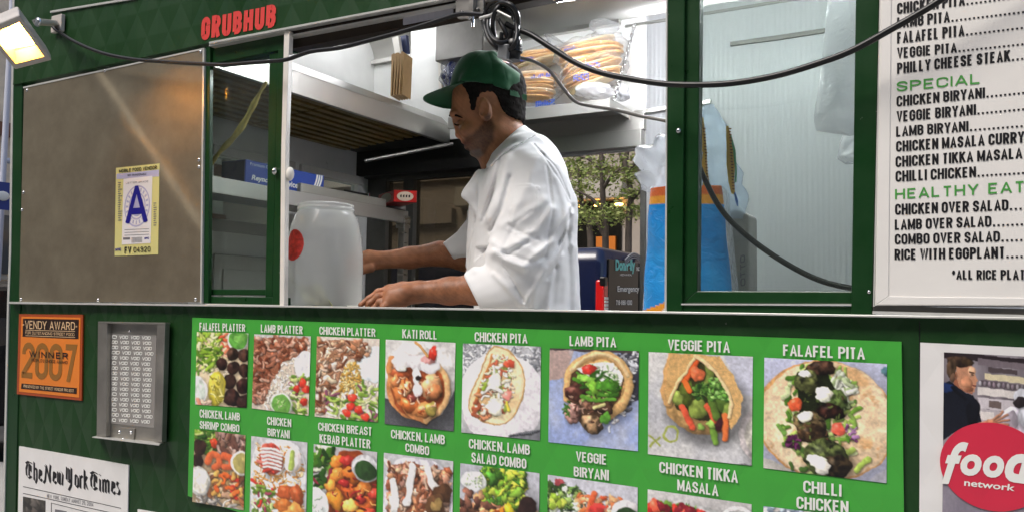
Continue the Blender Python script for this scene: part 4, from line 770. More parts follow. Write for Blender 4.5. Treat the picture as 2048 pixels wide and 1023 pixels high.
def ph7():
    p = Pic(160, 168, 'CBC9C6', 7); PP, bl, st, sh = _fr(p, 470, 55, 925, 540); p.tint('B8B8BC', 2, .35, .7); p.tint('DAD8D3', 5, .5, .8, .5); p.poly(PP([(800, 55), (925, 60), (925, 230), (880, 220)]), 'BDBECB', jit=.01); bl(945, 400, 75, 110, 'D8D5CD', irr=.02, shade=.2); bl(950, 400, 55, 88, 'C0BBAC', irr=.02, shade=.15)
    bl(715, 270, 165, 150, 'B98E58', irr=.05, shade=.3, shadow=.45); p.poly(PP([(600, 130), (690, 70), (790, 140), (840, 250), (820, 350), (700, 360), (600, 310), (570, 250)]), '3A381C', jit=.2)
    bl(600, 262, 44, 34, '8A9A48', rot=.3, irr=.16, shade=.6); bl(695, 305, 40, 48, '8B9C46', irr=.16, shade=.6); bl(640, 210, 30, 40, '5A6A2A', irr=.2); bl(650, 270, 20, 30, '46521F', irr=.2); bl(790, 280, 34, 34, '56722C', irr=.2); bl(820, 310, 22, 40, '7E9440', irr=.2); bl(740, 200, 26, 50, '66803A', irr=.15)
    for pts, r, c in (([(692, 78), (665, 125), (640, 170)], 13, 'E8602C'), ([(612, 165), (640, 195), (655, 225)], 12, 'EE6A2C'), ([(625, 300), (648, 350), (668, 392)], 15, 'E0583A'), ([(735, 290), (752, 322), (765, 352)], 14, 'E4603C'), ([(808, 325), (812, 380), (810, 430)], 12, 'E8733A'), ([(733, 75), (742, 130), (735, 200)], 16, '76863C'), ([(742, 235), (760, 290), (772, 335)], 14, '5E7C30'), ([(755, 380), (763, 415), (770, 448)], 13, '6E9638')): st(pts, r, c)
    bl(690, 145, 30, 34, 'D8683E', irr=.15, gloss=.15); bl(785, 372, 16, 30, '3E1A22', irr=.15); bl(706, 388, 14, 18, '7A9A44', irr=.2); bl(750, 370, 20, 18, '86A84C', irr=.25)
    sh(40, [(665, 190), (735, 190), (740, 260), (670, 262)], ('2F5220', '47702A', '22401A', '6A9040'), 10, 22, 5); p.scatter(60, .60, .22, .80, .42, .012, .03, ('5C8E38', '7AAA50', '3C6A26', '90BC64'), irr=.3)
    a = [(578, 60), (560, 150), (548, 235), (560, 285)]; st(a, 20, 'C99A60'); p.poly(PP([(570, 55), (692, 58), (650, 120), (608, 185), (560, 280), (546, 232)]), 'CFA468', jit=.06); st([(690, 60), (648, 122), (606, 190), (566, 285)], 7, 'E4C48E'); p.poly(PP([(676, 55), (785, 62), (840, 140), (884, 240), (876, 325), (832, 384), (822, 330), (832, 250), (790, 160), (728, 92)]), 'D0A66A', jit=.06); st([(684, 66), (730, 96), (792, 165), (834, 252), (824, 330)], 8, 'E6C794')
    m = p.a.copy(); p.tint('A87A44', 9, .6, .85, .5); p.a = np.where((np.abs(m - p.c('CFA468')).sum(2) < .25)[..., None], p.a, m)
    for pts in ([(474, 452), (500, 470), (524, 490)], [(522, 452), (500, 475), (480, 500)], [(540, 440), (560, 402), (590, 398), (604, 420), (596, 455), (570, 465), (545, 455), (540, 440)]): st(pts, 5, 'A3AB4C', shade=0, shadow=0)
    p.poly(PP([(860, 538), (925, 530), (925, 545), (860, 545)]), '6A6A6C'); return p
def ph8():
    p = Pic(184, 184, 'BCBFD6', 8); PP, bl, st, sh = _fr(p, 975, 75, 1510, 610); p.poly(PP([(975, 560), (1100, 590), (1100, 612), (975, 612)]), 'D0CBC2', jit=.02); p.poly(PP([(1440, 600), (1512, 540), (1512, 612)]), 'CFCFDA', jit=.02)
    bl(1245, 350, 300, 280, 'C2925A', irr=.02, shade=.15); bl(1245, 350, 292, 272, 'E6CB9C', irr=.025, shade=.2, tex=.05, shadow=0); q = p.a.copy(); p.tint('C8945A', 6, .58, .74, .6); p.tint('F2E2BE', 4, .5, .75, .6); p.tint('B87E48', 14, .68, .8, .5); m = ((((p.xx / p.w - .505) / .54) ** 2 + ((p.yy / p.h - .515) / .505) ** 2) < 1)[..., None]; p.a = np.where(m, p.a, q); bl(1500, 110, 16, 26, '4A6A74')
    sh(150, [(1110, 110), (1330, 90), (1380, 200), (1370, 420), (1350, 560), (1300, 608), (1110, 600), (1060, 420), (1080, 240)], ('6E9A34', '8DB54C', '4E7A26', 'B8CC7A', 'D2DCA4', '46682A', 'A8C05A', '7E9C48'), 22, 60, 9); sh(26, [(1290, 140), (1350, 140), (1360, 260), (1300, 300)], ('D4DAC4', 'B8C49A', 'E2E4D4', '9CAE7A'), 30, 70, 8); p.poly(PP([(1150, 130), (1250, 110), (1330, 300), (1240, 360), (1280, 470), (1200, 480), (1130, 400), (1130, 200)]), '1E2412', jit=.3)
    for x, y, rx, ry, c in ((1232, 108, 62, 36, '3E2A20'), (1168, 178, 58, 56, '4A4C2C'), (1280, 262, 66, 56, '46562C'), (1272, 310, 60, 36, '2A1812'), (1180, 372, 72, 60, '54462E'), (1190, 420, 66, 44, '44301F'), (1250, 520, 92, 84, '46502A'), (1300, 560, 60, 60, '2A2216')): bl(x, y, rx, ry, c, irr=.12, tex=.4, gloss=.16, shade=.75)
    sh(40, [(1110, 150), (1330, 230), (1330, 560), (1120, 440)], ('4E5A2A', '1E1A10', '5A3A2A', '6A7A3A'), 8, 20, 3)
    for x, y, rx, ry in ((1161, 141, 25, 20), (1246, 222, 34, 24), (1240, 246, 30, 22), (1160, 342, 34, 27), (1215, 545, 42, 32), (1240, 570, 40, 30)): bl(x, y, rx, ry, 'F1ECDD', irr=.16, shade=.4, tex=.04, gloss=.1)
    bl(1116, 288, 30, 34, 'DC5A34', rot=.4, gloss=.2, irr=.1); bl(1308, 388, 28, 32, 'CF5540', rot=-.5, gloss=.2, irr=.1); sh(12, [(1070, 440), (1135, 440), (1130, 485), (1080, 490)], ('4E1A44', '6A2A5A', '3A1430'), 16, 30, 7); sh(10, [(1345, 375), (1380, 375), (1385, 430), (1350, 430)], ('6A2A60', 'A878A8', '4E1A48'), 16, 34, 5); st([(1380, 570), (1410, 530), (1432, 512)], 11, 'A4BE52'); st([(1040, 395), (1070, 430)], 10, '6E9A44'); return p
def q5():
    p = Pic(118, 136, 'B4B5BC', 15); p.blob(.5, .7, .55, .68, 'D4D5D8', irr=.01, shade=.25); p.blob(.5, .72, .5, .62, 'BFC0C4', irr=.01, shade=-.2, shadow=0); p.lettuce(150, .3, .02, .8, .5, .03, .08, cols=('6E9A2B', '8DB63C', '3D6A22', 'C3D64A', 'E0E24A', '4F8A30')); p.scatter(110, .0, .3, 1, 1, .05, .09, ('6A4434', '54342A', '8A5C48', 'B4805A', 'D0A070', 'E0B880'), irr=.4, shade=.8, inside=lambda x, y: y > .42 or x < .25)
    p.blob(.18, .17, .17, .12, 'E9EBE4', irr=.02, shade=.15); p.scatter(14, .08, .1, .28, .24, .01, .02, ('B8C8A0',)); p.blob(.85, .38, .12, .13, '2C1C1A', irr=.05); p.blob(.9, .6, .14, .15, '35221C', irr=.05); p.blob(.62, .42, .06, .06, 'E6D82E', gloss=.2); p.blob(.6, .5, .05, .05, '7ABF3A', gloss=.2); p.scatter(9, .4, .44, .75, .6, .03, .06, ORG_); return p
def q6():
    p = Pic(132, 150, 'C4C4CC', 16); p.lettuce(150, -.02, .1, .42, .9, .025, .06, cols=('3F5A2A', '5C7A3A', '2B4020', '8CA45A', 'D4DCC8')); p.scatter(9, .05, .18, .2, .32, .04, .06, ('9CB83A', 'B8CC50')); p.scatter(160, .35, .15, .85, 1, .02, .05, ('E0B48A', 'D89A6A', 'F0DCC0', 'C86A3A', 'E6552E'), irr=.4, asp=.35); p.strip([(.52, .12), (.46, .3), (.42, .48)], .035, 'E2643A'); p.strip([(.5, .2), (.58, .32), (.66, .45)], .03, 'DA5530'); p.blob(.56, .28, .09, .07, 'D23A36'); p.blob(.13, .06, .05, .04, 'B04A50')
    p.blob(.88, .32, .17, .2, 'DADADA', irr=.02, shade=.35); p.blob(.89, .36, .145, .16, '24391F', irr=.03, shade=.1, shadow=.3); return p
def q7():
    p = Pic(150, 160, 'C3C0BE', 17); p.blob(.5, .55, .52, .5, 'B2B0AF', irr=.01, shade=-.15); p.blob(.5, .56, .5, .48, 'C9C7C5', irr=.01, shade=.2, shadow=0); p.lettuce(120, .02, .12, .5, .6, .025, .07, cols=GRN + ('8DB63C', 'DDE6C0')); p.scatter(26, .02, .14, .62, .5, .04, .08, TOM + ('9A1E28', '7A1A26'), gloss=.15); p.scatter(120, .05, .4, 1, 1, .05, .09, ORG_, irr=.35, shade=.7, gloss=.15); p.cup(.88, .24, .2, 'B4AA98'); return p
def q8():
    p = Pic(150, 160, 'BDB8B4', 18); p.scatter(170, .02, .1, .98, 1, .05, .09, ('9A2E1E', 'B8482A', '7A2418', 'D0703A', '4E7A2A'), irr=.35, shade=.7, gloss=.2); p.scatter(20, 0, 0, .4, .1, .02, .05, ('A8B4C0', '7C8A98', 'DADCE0')); return p
QU = [(ph1, [(393.8, 662.7), (496.8, 665.7), (493, 814.5), (390, 807.6)], 'photo of dark round falafel with lettuce'), (ph2, [(508.4, 667.3), (621.7, 671.5), (617, 829.8), (503.7, 815.2)], 'photo of shredded lamb beside white rice'),
      (ph3, [(634, 671.5), (759, 676.9), (755.5, 843.3), (629.4, 831.8)], 'photo of chopped chicken with yellow rice and salad'), (ph4, [(771.5, 678), (911, 684.6), (907.2, 861.4), (769.2, 846.4)], 'photo of an orange filled roll with white sauce'),
      (ph5, [(926, 685.7), (1082, 692.3), (1080, 879.8), (922.6, 863.3)], 'photo of a pale pita on foil'), (ph6, [(1099.5, 695), (1277.8, 701), (1275.9, 901), (1096.5, 882.7)], 'photo of a foil wrapped pita with meat chunks'),
      (ph7, [(1297.2, 702.9), (1505.8, 712.3), (1503.2, 930.3), (1295.7, 906.7)], 'photo of a pita with carrots and broccoli'), (ph8, [(1528.7, 714.1), (1773.9, 726.9), (1773, 965), (1526.8, 934.6)], 'photo of an open round pita with dark falafel and white sauce dabs'),
      (q1, [(389.2, 856.7), (491, 869), (487.2, 1019), (384.6, 1002)], 'photo of shrimp and meat with a white sauce cup'), (q2, [(502.6, 870.6), (614.8, 883.7), (612, 1047), (499, 1030)], 'photo of orange rice with tomato and half an egg'),
      (q3, [(627.5, 886.7), (754.3, 902.9), (751, 1070), (624, 1050)], 'photo of orange kebab pieces with a green sauce cup'), (q4, [(767.7, 904), (906.4, 921), (904, 1102), (765, 1080)], 'photo of meat striped with white sauce'),
      (q5, [(920.6, 924.8), (1079, 945.1), (1077, 1136), (918, 1108)], 'photo of salad with brown meat and a white dip'), (q6, [(1095.7, 947.9), (1275.5, 973.3), (1273, 1172), (1093, 1140)], 'photo of greens and orange shreds with a dark green dip'),
      (q7, [(1295.4, 977), (1503.2, 1007), (1501, 1225), (1293, 1185)], 'photo of a tray with greens and red pieces'), (q8, [(1526.8, 1010.6), (1774, 1040), (1772, 1278), (1524, 1235)], 'photo of a dish in a white tray')]
for fn, q, lb in QU:
    o = put_print('food_photo', fn().finish(), PX(q, -.0098), M['print'], pm, gain=1.13); o['label'] = lb

# --- menu board with the price list
md = thing('menu_board', at(1900, 320, -.012), 'white price list board with black capitals and green headings, right of the windows', 'menu board')
mb = MB(); b0 = PX([(1764, -150), (2160, -215), (2160, 611), (1750, 610)], -.014); mb.prism(b0, (0, .012, 0)); mb.build('panel', M['board'], md)
mb = MB(); mb.slab([(1766, -140), (1784, -144), (1777, 592), (1752, 608)], -.0165, .0025); mb.slab([(1752, 608.5), (1777, 592), (2160, 596), (2160, 610.5)], -.0165, .0025); mb.build('rim', M['board'], md, bevel=.001)
mb = MB(); mg = MB(); Ym = -.0147
def men(s, x0, t0, b0, x1, t1, b1, dots=True, m=None):
    put_text(m or mb, s, tq(x0, t0, b0, x1, t1, b1, Ym), t=.19, gap=.06, ty=.17)
    if dots:
        sl = (b1 - b0) / (x1 - x0); put_dots(mb, x1 + 5, b1 - 2 + 5 * sl, 2130, b1 - 2 + sl * (2130 - x1), .0068, .0017, Ym - .0004)
men('CHICKEN PITA', 1794, 7, 29, 1930, -12, 11); men('LAMB PITA', 1794, 35.5, 57.5, 1900, 22.5, 44.5); men('FALAFEL PITA', 1794, 65, 88, 1929, 50, 72); men('VEGGIE PITA', 1794, 96, 118, 1914, 85.7, 105)
men('PHILLY CHEESE STEAK', 1794, 126.4, 148.3, 2021, 100, 122.6); men('CHICKEN BIRYANI', 1793, 192.7, 214, 1970, 175, 196); men('VEGGIE BIRYANI', 1793, 222.8, 244.7, 1952, 208.4, 229.7); men('LAMB BIRYANI', 1792, 253.4, 274, 1937, 242.2, 262.8)
men('CHICKEN MASALA CURRY', 1792, 282.8, 304, 2049, 262.8, 285.4, False); men('CHICKEN TIKKA MASALA', 1791, 313, 334.8, 2045, 295.4, 316.6, False); men('CHILLI CHICKEN', 1791, 342.3, 364, 1952, 333, 354)
men('CHICKEN OVER SALAD', 1790, 408, 430, 2017, 399, 420.5); men('LAMB OVER SALAD', 1789.5, 439.3, 460, 1983, 431.8, 453); men('COMBO OVER SALAD', 1789.5, 468, 488.7, 2000, 461.8, 483); men('RICE WITH EGGPLANT', 1789, 498, 519.4, 2010, 493, 515.6)
men('*ALL RICE PLATTERS', 1903, 539.4, 558, 2102, 538, 559, False)
put_text(mg, 'SPECIAL', tq(1793, 164, 184, 1961, 147, 167.7, Ym), t=.17, gap=.2); mg.build('lettering', M['ink_green'], md, label='green heading of the specials'); mg = MB(); put_text(mg, 'HEALTHY EATING', tq(1790, 378.6, 398.6, 2116, 357.5, 380.5, Ym), t=.17, gap=.2)
mb.build('lettering', M['ink_black'], md, label='black dish names with dotted leaders'); mg.build('lettering', M['ink_green'], md, label='green heading of the salads')

# --- orange award sticker
aw = thing('award_sticker', at(100, 712, -.005), 'orange 2007 award sticker with rust coloured border, left of the steel frame', 'sticker')
mb = MB(); mb.slab([(38, 627), (165.5, 628.5), (163, 800), (33.5, 787)], -.006, .005, 0); mb.slab([(43, 632), (161, 634), (158, 794), (38, 782)], -.007, .002, 1)
mb.build('sheet', [M['rust'], M['orange']], aw)
mb = MB(); mb.slab([(46, 636), (157.5, 638), (156.5, 677), (45, 672)], -.0078, .001); mb.slab([(43, 765.5), (153.5, 775), (153, 786.5), (42, 776)], -.0078, .001); mb.build('print_bar', M['brown'], aw)
mb = MB(); put_text(mb, '2007', PX([(45.5, 683), (154, 688), (151, 764), (43, 754)], -.0076), t=.16, gap=.045); mb.build('lettering', M['olive'], aw, label='large olive year')
mb = MB(); put_text(mb, 'WINNER', tq(58.5, 700.5, 713, 136, 704.5, 717.5, -.0084), t=.2, gap=.5); mb.build('lettering', M['ink_black'], aw, label='black winner line'); mb = MB(); put_text(mb, "PEOPLE'S CHOICE AWARD", tq(63, 716, 722, 135.5, 721, 727, -.0084), t=.15, gap=.1); mb.build('lettering', M['ink_black'], aw, label='small black award line')
mb = MB(); put_text(mb, 'VENDY AWARD', tq(50, 640, 656.5, 150, 643, 659, -.0084), t=.13, gap=.13); mb.build('lettering', M['cream'], aw, label='cream award name'); mb = MB(); put_text(mb, 'FOR OUTSTANDING STREET FOOD', tq(51, 661.3, 667, 149, 665.2, 671, -.0084), t=.14, gap=.12); 
mb.slab([(51, 658.5), (150, 661.2), (150, 662.2), (51, 659.5)], -.0083, .0004); mb.slab([(51, 669.5), (150, 673.2), (150, 674.2), (51, 670.5)], -.0083, .0004)
for x, y in ((47.8, 648.3), (153.5, 652)): c = at(x, y, -.0084); mb.box(c - .0025, c + .0025)
mb.build('lettering', M['cream'], aw, label='cream award name on the dark bar'); mb = MB(); put_text(mb, 'PRESENTED BY THE STREET VENDOR PROJECT', tq(47, 768, 773.5, 148, 777.5, 783.5, -.0084), t=.14, gap=.12); mb.build('lettering', M['cream'], aw, label='small cream line at the bottom')

# --- steel permit frame with void sheet
pf = thing('permit_frame', at(260, 760, -.005), 'open steel frame holding a grey sheet printed with repeated VOID, on the green wall', 'permit holder')
M['psteel'] = mat('permit_steel', 'A8A49C', .38, metal=.8, var=.15, vscale=12, rvar=.1); M['vsheet'] = paint('grey_void_sheet', '8E8B87', var=.04)
mb = MB(); mb.slab([(196, 643), (330, 645), (324, 886), (193, 873)], -.008, .006); mb.build('back_plate', M['psteel'], pf, bevel=.0008)
mb = MB(); mb.slab([(196, 643), (214, 643.5), (211, 872), (193.5, 871)], -.026, .018); mb.slab([(314, 645), (330, 645.2), (323, 884), (307, 882)], -.026, .018); mb.slab([(196, 642), (330, 644.5), (330, 648), (196, 645.5)], -.028, .02); mb.build('side_rail', M['psteel'], pf, bevel=.0012)
mb = MB(); q = PX([(192, 872), (324, 885)], -.006); q2_ = PX([(184, 874), (318, 890)], -.055); mb.prism([q[0], q[1], q2_[1], q2_[0]], (0, 0, .003)); mb.build('bottom_tray', M['alu'], pf, bevel=.0008)
mb = MB(); mb.slab([(222, 666), (313, 670), (308, 855), (220, 845)], -.0095, .001); mb.build('sheet', M['vsheet'], pf)
mb = MB(); vr = random.Random(4)
for r in range(17):
    y0 = 669 + r * 10.35; x = 223 + vr.uniform(-9, -1)
    while x < 309:
        w = 18.5; sl = .03 + .03 * r / 16; xa, xb = max(x, 223.5), min(x + w, 310 - r * .2)
        if xb - xa > 6 and vr.random() > .03:
            s = 'VOID' if xb - xa > 15 else ('VOI' if xb - xa > 11 else 'VO'); s = s if x >= 223.5 else ('OID' if len(s) > 2 else 'ID')
            dy = sl * (xa - 223); put_text(mb, s, PX([(xa + 1, y0 + dy), (xb, y0 + dy + sl * w), (xb - .8, y0 + dy + sl * w + 7), (xa, y0 + dy + 7)], -.0102), t=.24, gap=.06)
        x += w + 4
mb.build('lettering', M['ink_white'], pf)
mb = MB(); mb.slab([(238, 853), (268, 856), (266, 879), (236, 876)], -.014, .006); cl_ = mb.build('clasp', M['psteel'], pf, bevel=.002)
for x, y in ((239, 863), (262, 864), (246, 878)): mb = MB(); c = at(x, y, -.0145); mb.lathe(c, [(.006, 0), (.005, -.003), (0, -.004)], 10, axis='y'); mb.build('screw', M['chrome'], cl_)
mb = MB(); mb.lathe(at(259, 662, -.0085), [(.004, 0), (.003, -.002), (0, -.003)], 8, axis='y'); mb.build('screw', M['chrome'], pf)

# --- inspection grade card
gc = thing('grade_card', at(275, 420, -.0095), 'yellow edged inspection card with a big blue letter A on the steel panel', 'grade card')
M['ycard'] = paint('pale_yellow_card', 'D9D48C'); M['wcard'] = paint('white_card', 'ECEAEA'); M['blue'] = paint('deep_blue_print', '1A168C'); M['lav'] = paint('lavender_print', 'B9B8D6'); M['greyp'] = paint('grey_print', '77767A')
Yg = -.0105
mb = MB(); mb.slab([(232, 336), (319, 327), (316, 508.5), (229, 511.5)], Yg, .0013, 0); mb.slab([(247, 358), (304.5, 352), (301, 486), (243.5, 489)], Yg - .0008, .0006, 1); mb.slab([(233, 348), (318, 339.5), (318, 353), (233, 358.5)], Yg - .0004, .0003, 2); mb.build('sheet', [M['ycard'], M['wcard'], M['lav']], gc)
mb = MB(); c = at(274, 412, Yg - .0012); n = 40
for k, (r0, r1) in enumerate(((.92, 1.0), (.58, .66), (0.0, .5))):
    w, h = abs(at(300, 410, Yg)[0] - at(249, 412, Yg)[0]) / 2, abs(at(274, 369, Yg)[2] - at(274, 452, Yg)[2]) / 2
    vs = [(c[0] + w * r * math.cos(t), c[1], c[2] + h * r * math.sin(t)) for r in (r0, r1) for t in np.linspace(0, 2 * math.pi, n, endpoint=False)]
    mb.add(vs, [(i, (i + 1) % n, n + (i + 1) % n, n + i) for i in range(n)])
for i in range(20):
    t = i / 20 * 2 * math.pi; mb.add([(c[0] + w * r * math.cos(t + d), c[1], c[2] + h * r * math.sin(t + d)) for r, d in ((.7, -.06), (.88, -.06), (.88, .06), (.7, .06))], [(0, 1, 2, 3)])
mb.build('seal', M['lav'], gc)
mb = MB(); put_text(mb, 'A', PX([(251, 373), (296, 370), (295, 444), (251, 447.5)], Yg - .0018), t=.17); mb.build('lettering', M['blue'], gc, label='big blue letter')
mb = MB(); put_text(mb, 'MOBILE FOOD VENDOR', tq(238, 339.5, 346, 314, 331, 338.5, Yg - .0012), t=.2, gap=.12); put_text(mb, 'NOT TRANSFERABLE', tq(255, 349, 353, 293, 346, 350, Yg - .0012), t=.15, gap=.1); mb.build('lettering', M['ink_black'], gc, label='black card heading'); mb = MB(); put_text(mb, 'FV', tq(249, 493.5, 507, 262.5, 492.5, 506, Yg - .0012), t=.2, gap=.16); put_text(mb, '04920', tq(267, 494, 504.5, 301, 492, 503, Yg - .0012), t=.16, gap=.2)
mb.build('lettering', M['ink_black'], gc, label='black permit number')
mb = MB(); rr_ = random.Random(9)
for i in range(18):
    y = 365 + i * 4.4; w = rr_.uniform(3, 9); mb.slab([(236, y), (236 + w, y - .6), (236 + w, y + .9), (236, y + 1.5)], Yg - .0012, .0003)
    if 6 < i: w = rr_.uniform(3, 7); mb.slab([(307, y + 10), (307 + w, y + 9.5), (307 + w, y + 11), (307, y + 11.5)], Yg - .0012, .0003)
for y in (459, 464.5, 470): mb.slab([(249, y), (298, y - 2), (298, y - 1), (249, y + 1)], Yg - .0012, .0003)
for i in range(5): mb.slab([(263, 475 + i * 2.2), (284, 474 + i * 2.2), (284, 475 + i * 2.2), (263, 476 + i * 2.2)], Yg - .0012, .0003)
mb.slab([(246, 475), (260, 474.5), (260, 479), (246, 479.5)], Yg - .0012, .0003); put_text(mb, 'LETTER GRADE', tq(252, 365, 368, 297, 361, 364.5, Yg - .0012), t=.15, gap=.2); mb.build('fine_print', M['greyp'], gc)
mb = MB(); put_text(mb, 'NYC', tq(230.5, 496, 502, 242, 495, 501, Yg - .0012), t=.3, gap=.05); mb.build('lettering', M['blue'], gc, label='small blue city mark'); mb = MB(); put_text(mb, 'NYC', tq(289, 474, 479, 298, 473.5, 478.5, Yg - .0012), t=.3, gap=.05); mb.build('lettering', M['blue'], gc, label='tiny blue city mark')

# --- newspaper page
ny = thing('newspaper_page', at(147, 980, -.004), 'white newspaper front page with blackletter masthead, low on the green wall', 'newspaper page')
mb = MB(); c = PX([(38.3, 891), (257, 929), (252, 1180), (34, 1130)], -.005); mb.prism(c, (0, .004, 0)); mb.build('sheet', M['poster'], ny)
BL = {'T': (.95, [[(.1, .86), (.42, .98), (.88, .9)], [(.3, .86), (.14, .55), (.2, .2), (.45, .06), (.8, .2)], [(.52, .9), (.5, .2)], [(.72, .8), (.7, .45)]]),
      'h': (.62, [[(.15, 1), (.15, .0)], [(.15, .6), (.45, .68), (.47, .1), (.34, -.14)]]), 'e': (.52, [[(.18, .62), (.12, .12), (.3, .02), (.46, .14)], [(.16, .62), (.38, .62), (.38, .4), (.14, .32)]]),
      'N': (1.0, [[(.15, .9), (.3, .75), (.18, .1), (.0, -.06)], [(.3, .95), (.75, .02)], [(.8, .98), (.72, .6), (.76, .1)], [(.72, 1.02), (.9, .92)]]), 'w': (.85, [[(.12, .68), (.12, .1), (.34, .02), (.36, .66)], [(.36, .1), (.6, .02), (.68, .6), (.5, .72)]]),
      'Y': (.95, [[(.15, 1), (.12, .35), (.35, .22), (.6, .36)], [(.66, 1), (.64, .1), (.36, -.2), (.1, -.08)], [(.4, .95), (.4, .3)]]), 'o': (.55, [[(.15, .6), (.13, .12), (.3, .02), (.45, .14), (.44, .56), (.28, .68), (.15, .6)]]),
      'r': (.45, [[(.14, .66), (.14, .02)], [(.14, .56), (.38, .68)]]), 'k': (.56, [[(.14, 1), (.14, .0)], [(.16, .42), (.4, .68)], [(.2, .4), (.46, .02)]]), 'i': (.32, [[(.15, .66), (.15, .04), (.24, .02)], [(.13, .86), (.18, .88)]]),
      'm': (.92, [[(.14, .66), (.14, .02)], [(.14, .58), (.42, .68), (.42, .02)], [(.42, .58), (.72, .68), (.72, .04), (.8, .02)]]), 's': (.48, [[(.4, .6), (.22, .66), (.12, .5), (.4, .24), (.32, .06), (.1, .06)]]), ' ': (.12, [])}
mb = MB(); nib_text(mb, BL, 'The New York Times', PX([(50, 920), (241, 950), (241, 990), (50, 956)], -.0058), nib=(.20, -.085)); 
for (x0, y0, x1, y1) in ((46, 971, 242, 1014.5), (46, 984.5, 242, 1028)): mb.slab([(x0, y0), (x1, y1), (x1, y1 + 1.2), (x0, y0 + 1.2)], -.0057, .0004)
mb.slab([(102, 1004), (190, 1026), (190, 1027), (103, 1005.2), (103, 1060), (102, 1060)], -.0057, .0004)
mb.build('masthead', M['ink_black'], ny)
mb = MB(); put_text(mb, 'NEW YORK, SUNDAY AUGUST 29, 2004', tq(94, 986.5, 993.5, 187, 1004, 1012, -.0058), t=.13, gap=.16); mb.build('date_line', M['greyp'], ny); mb = MB(); mb.slab([(110, 1017), (133, 1021), (133, 1040), (110, 1040)], -.0057, .0004); mb.build('fine_print', M['greyp'], ny)
p = Pic(40, 50, '4A4640', 30); p.scatter(20, 0, 0, 1, .5, .1, .2, ('3A362F', '5A564E', '24211D')); p.blob(.65, .75, .4, .3, 'D8D6D2', irr=.2); p.scatter(20, .35, .55, .95, 1, .06, .12, ('F0EEEA', 'BDBAB4', '6A665E'), irr=.4)
put_print('news_photo', p.finish(), PX([(46, 991.5), (91, 1000), (90, 1060), (45, 1050)], -.0058), M['print'], ny)
nt_ = thing('notice_sheet', at(300, 1040, -.004), 'corner of a small white notice, just right of the newspaper page', 'notice'); mb = MB(); mb.slab([(275, 1017), (332, 1027), (330, 1160), (273, 1140)], -.005, .004); mb.build('sheet', M['poster'], nt_)

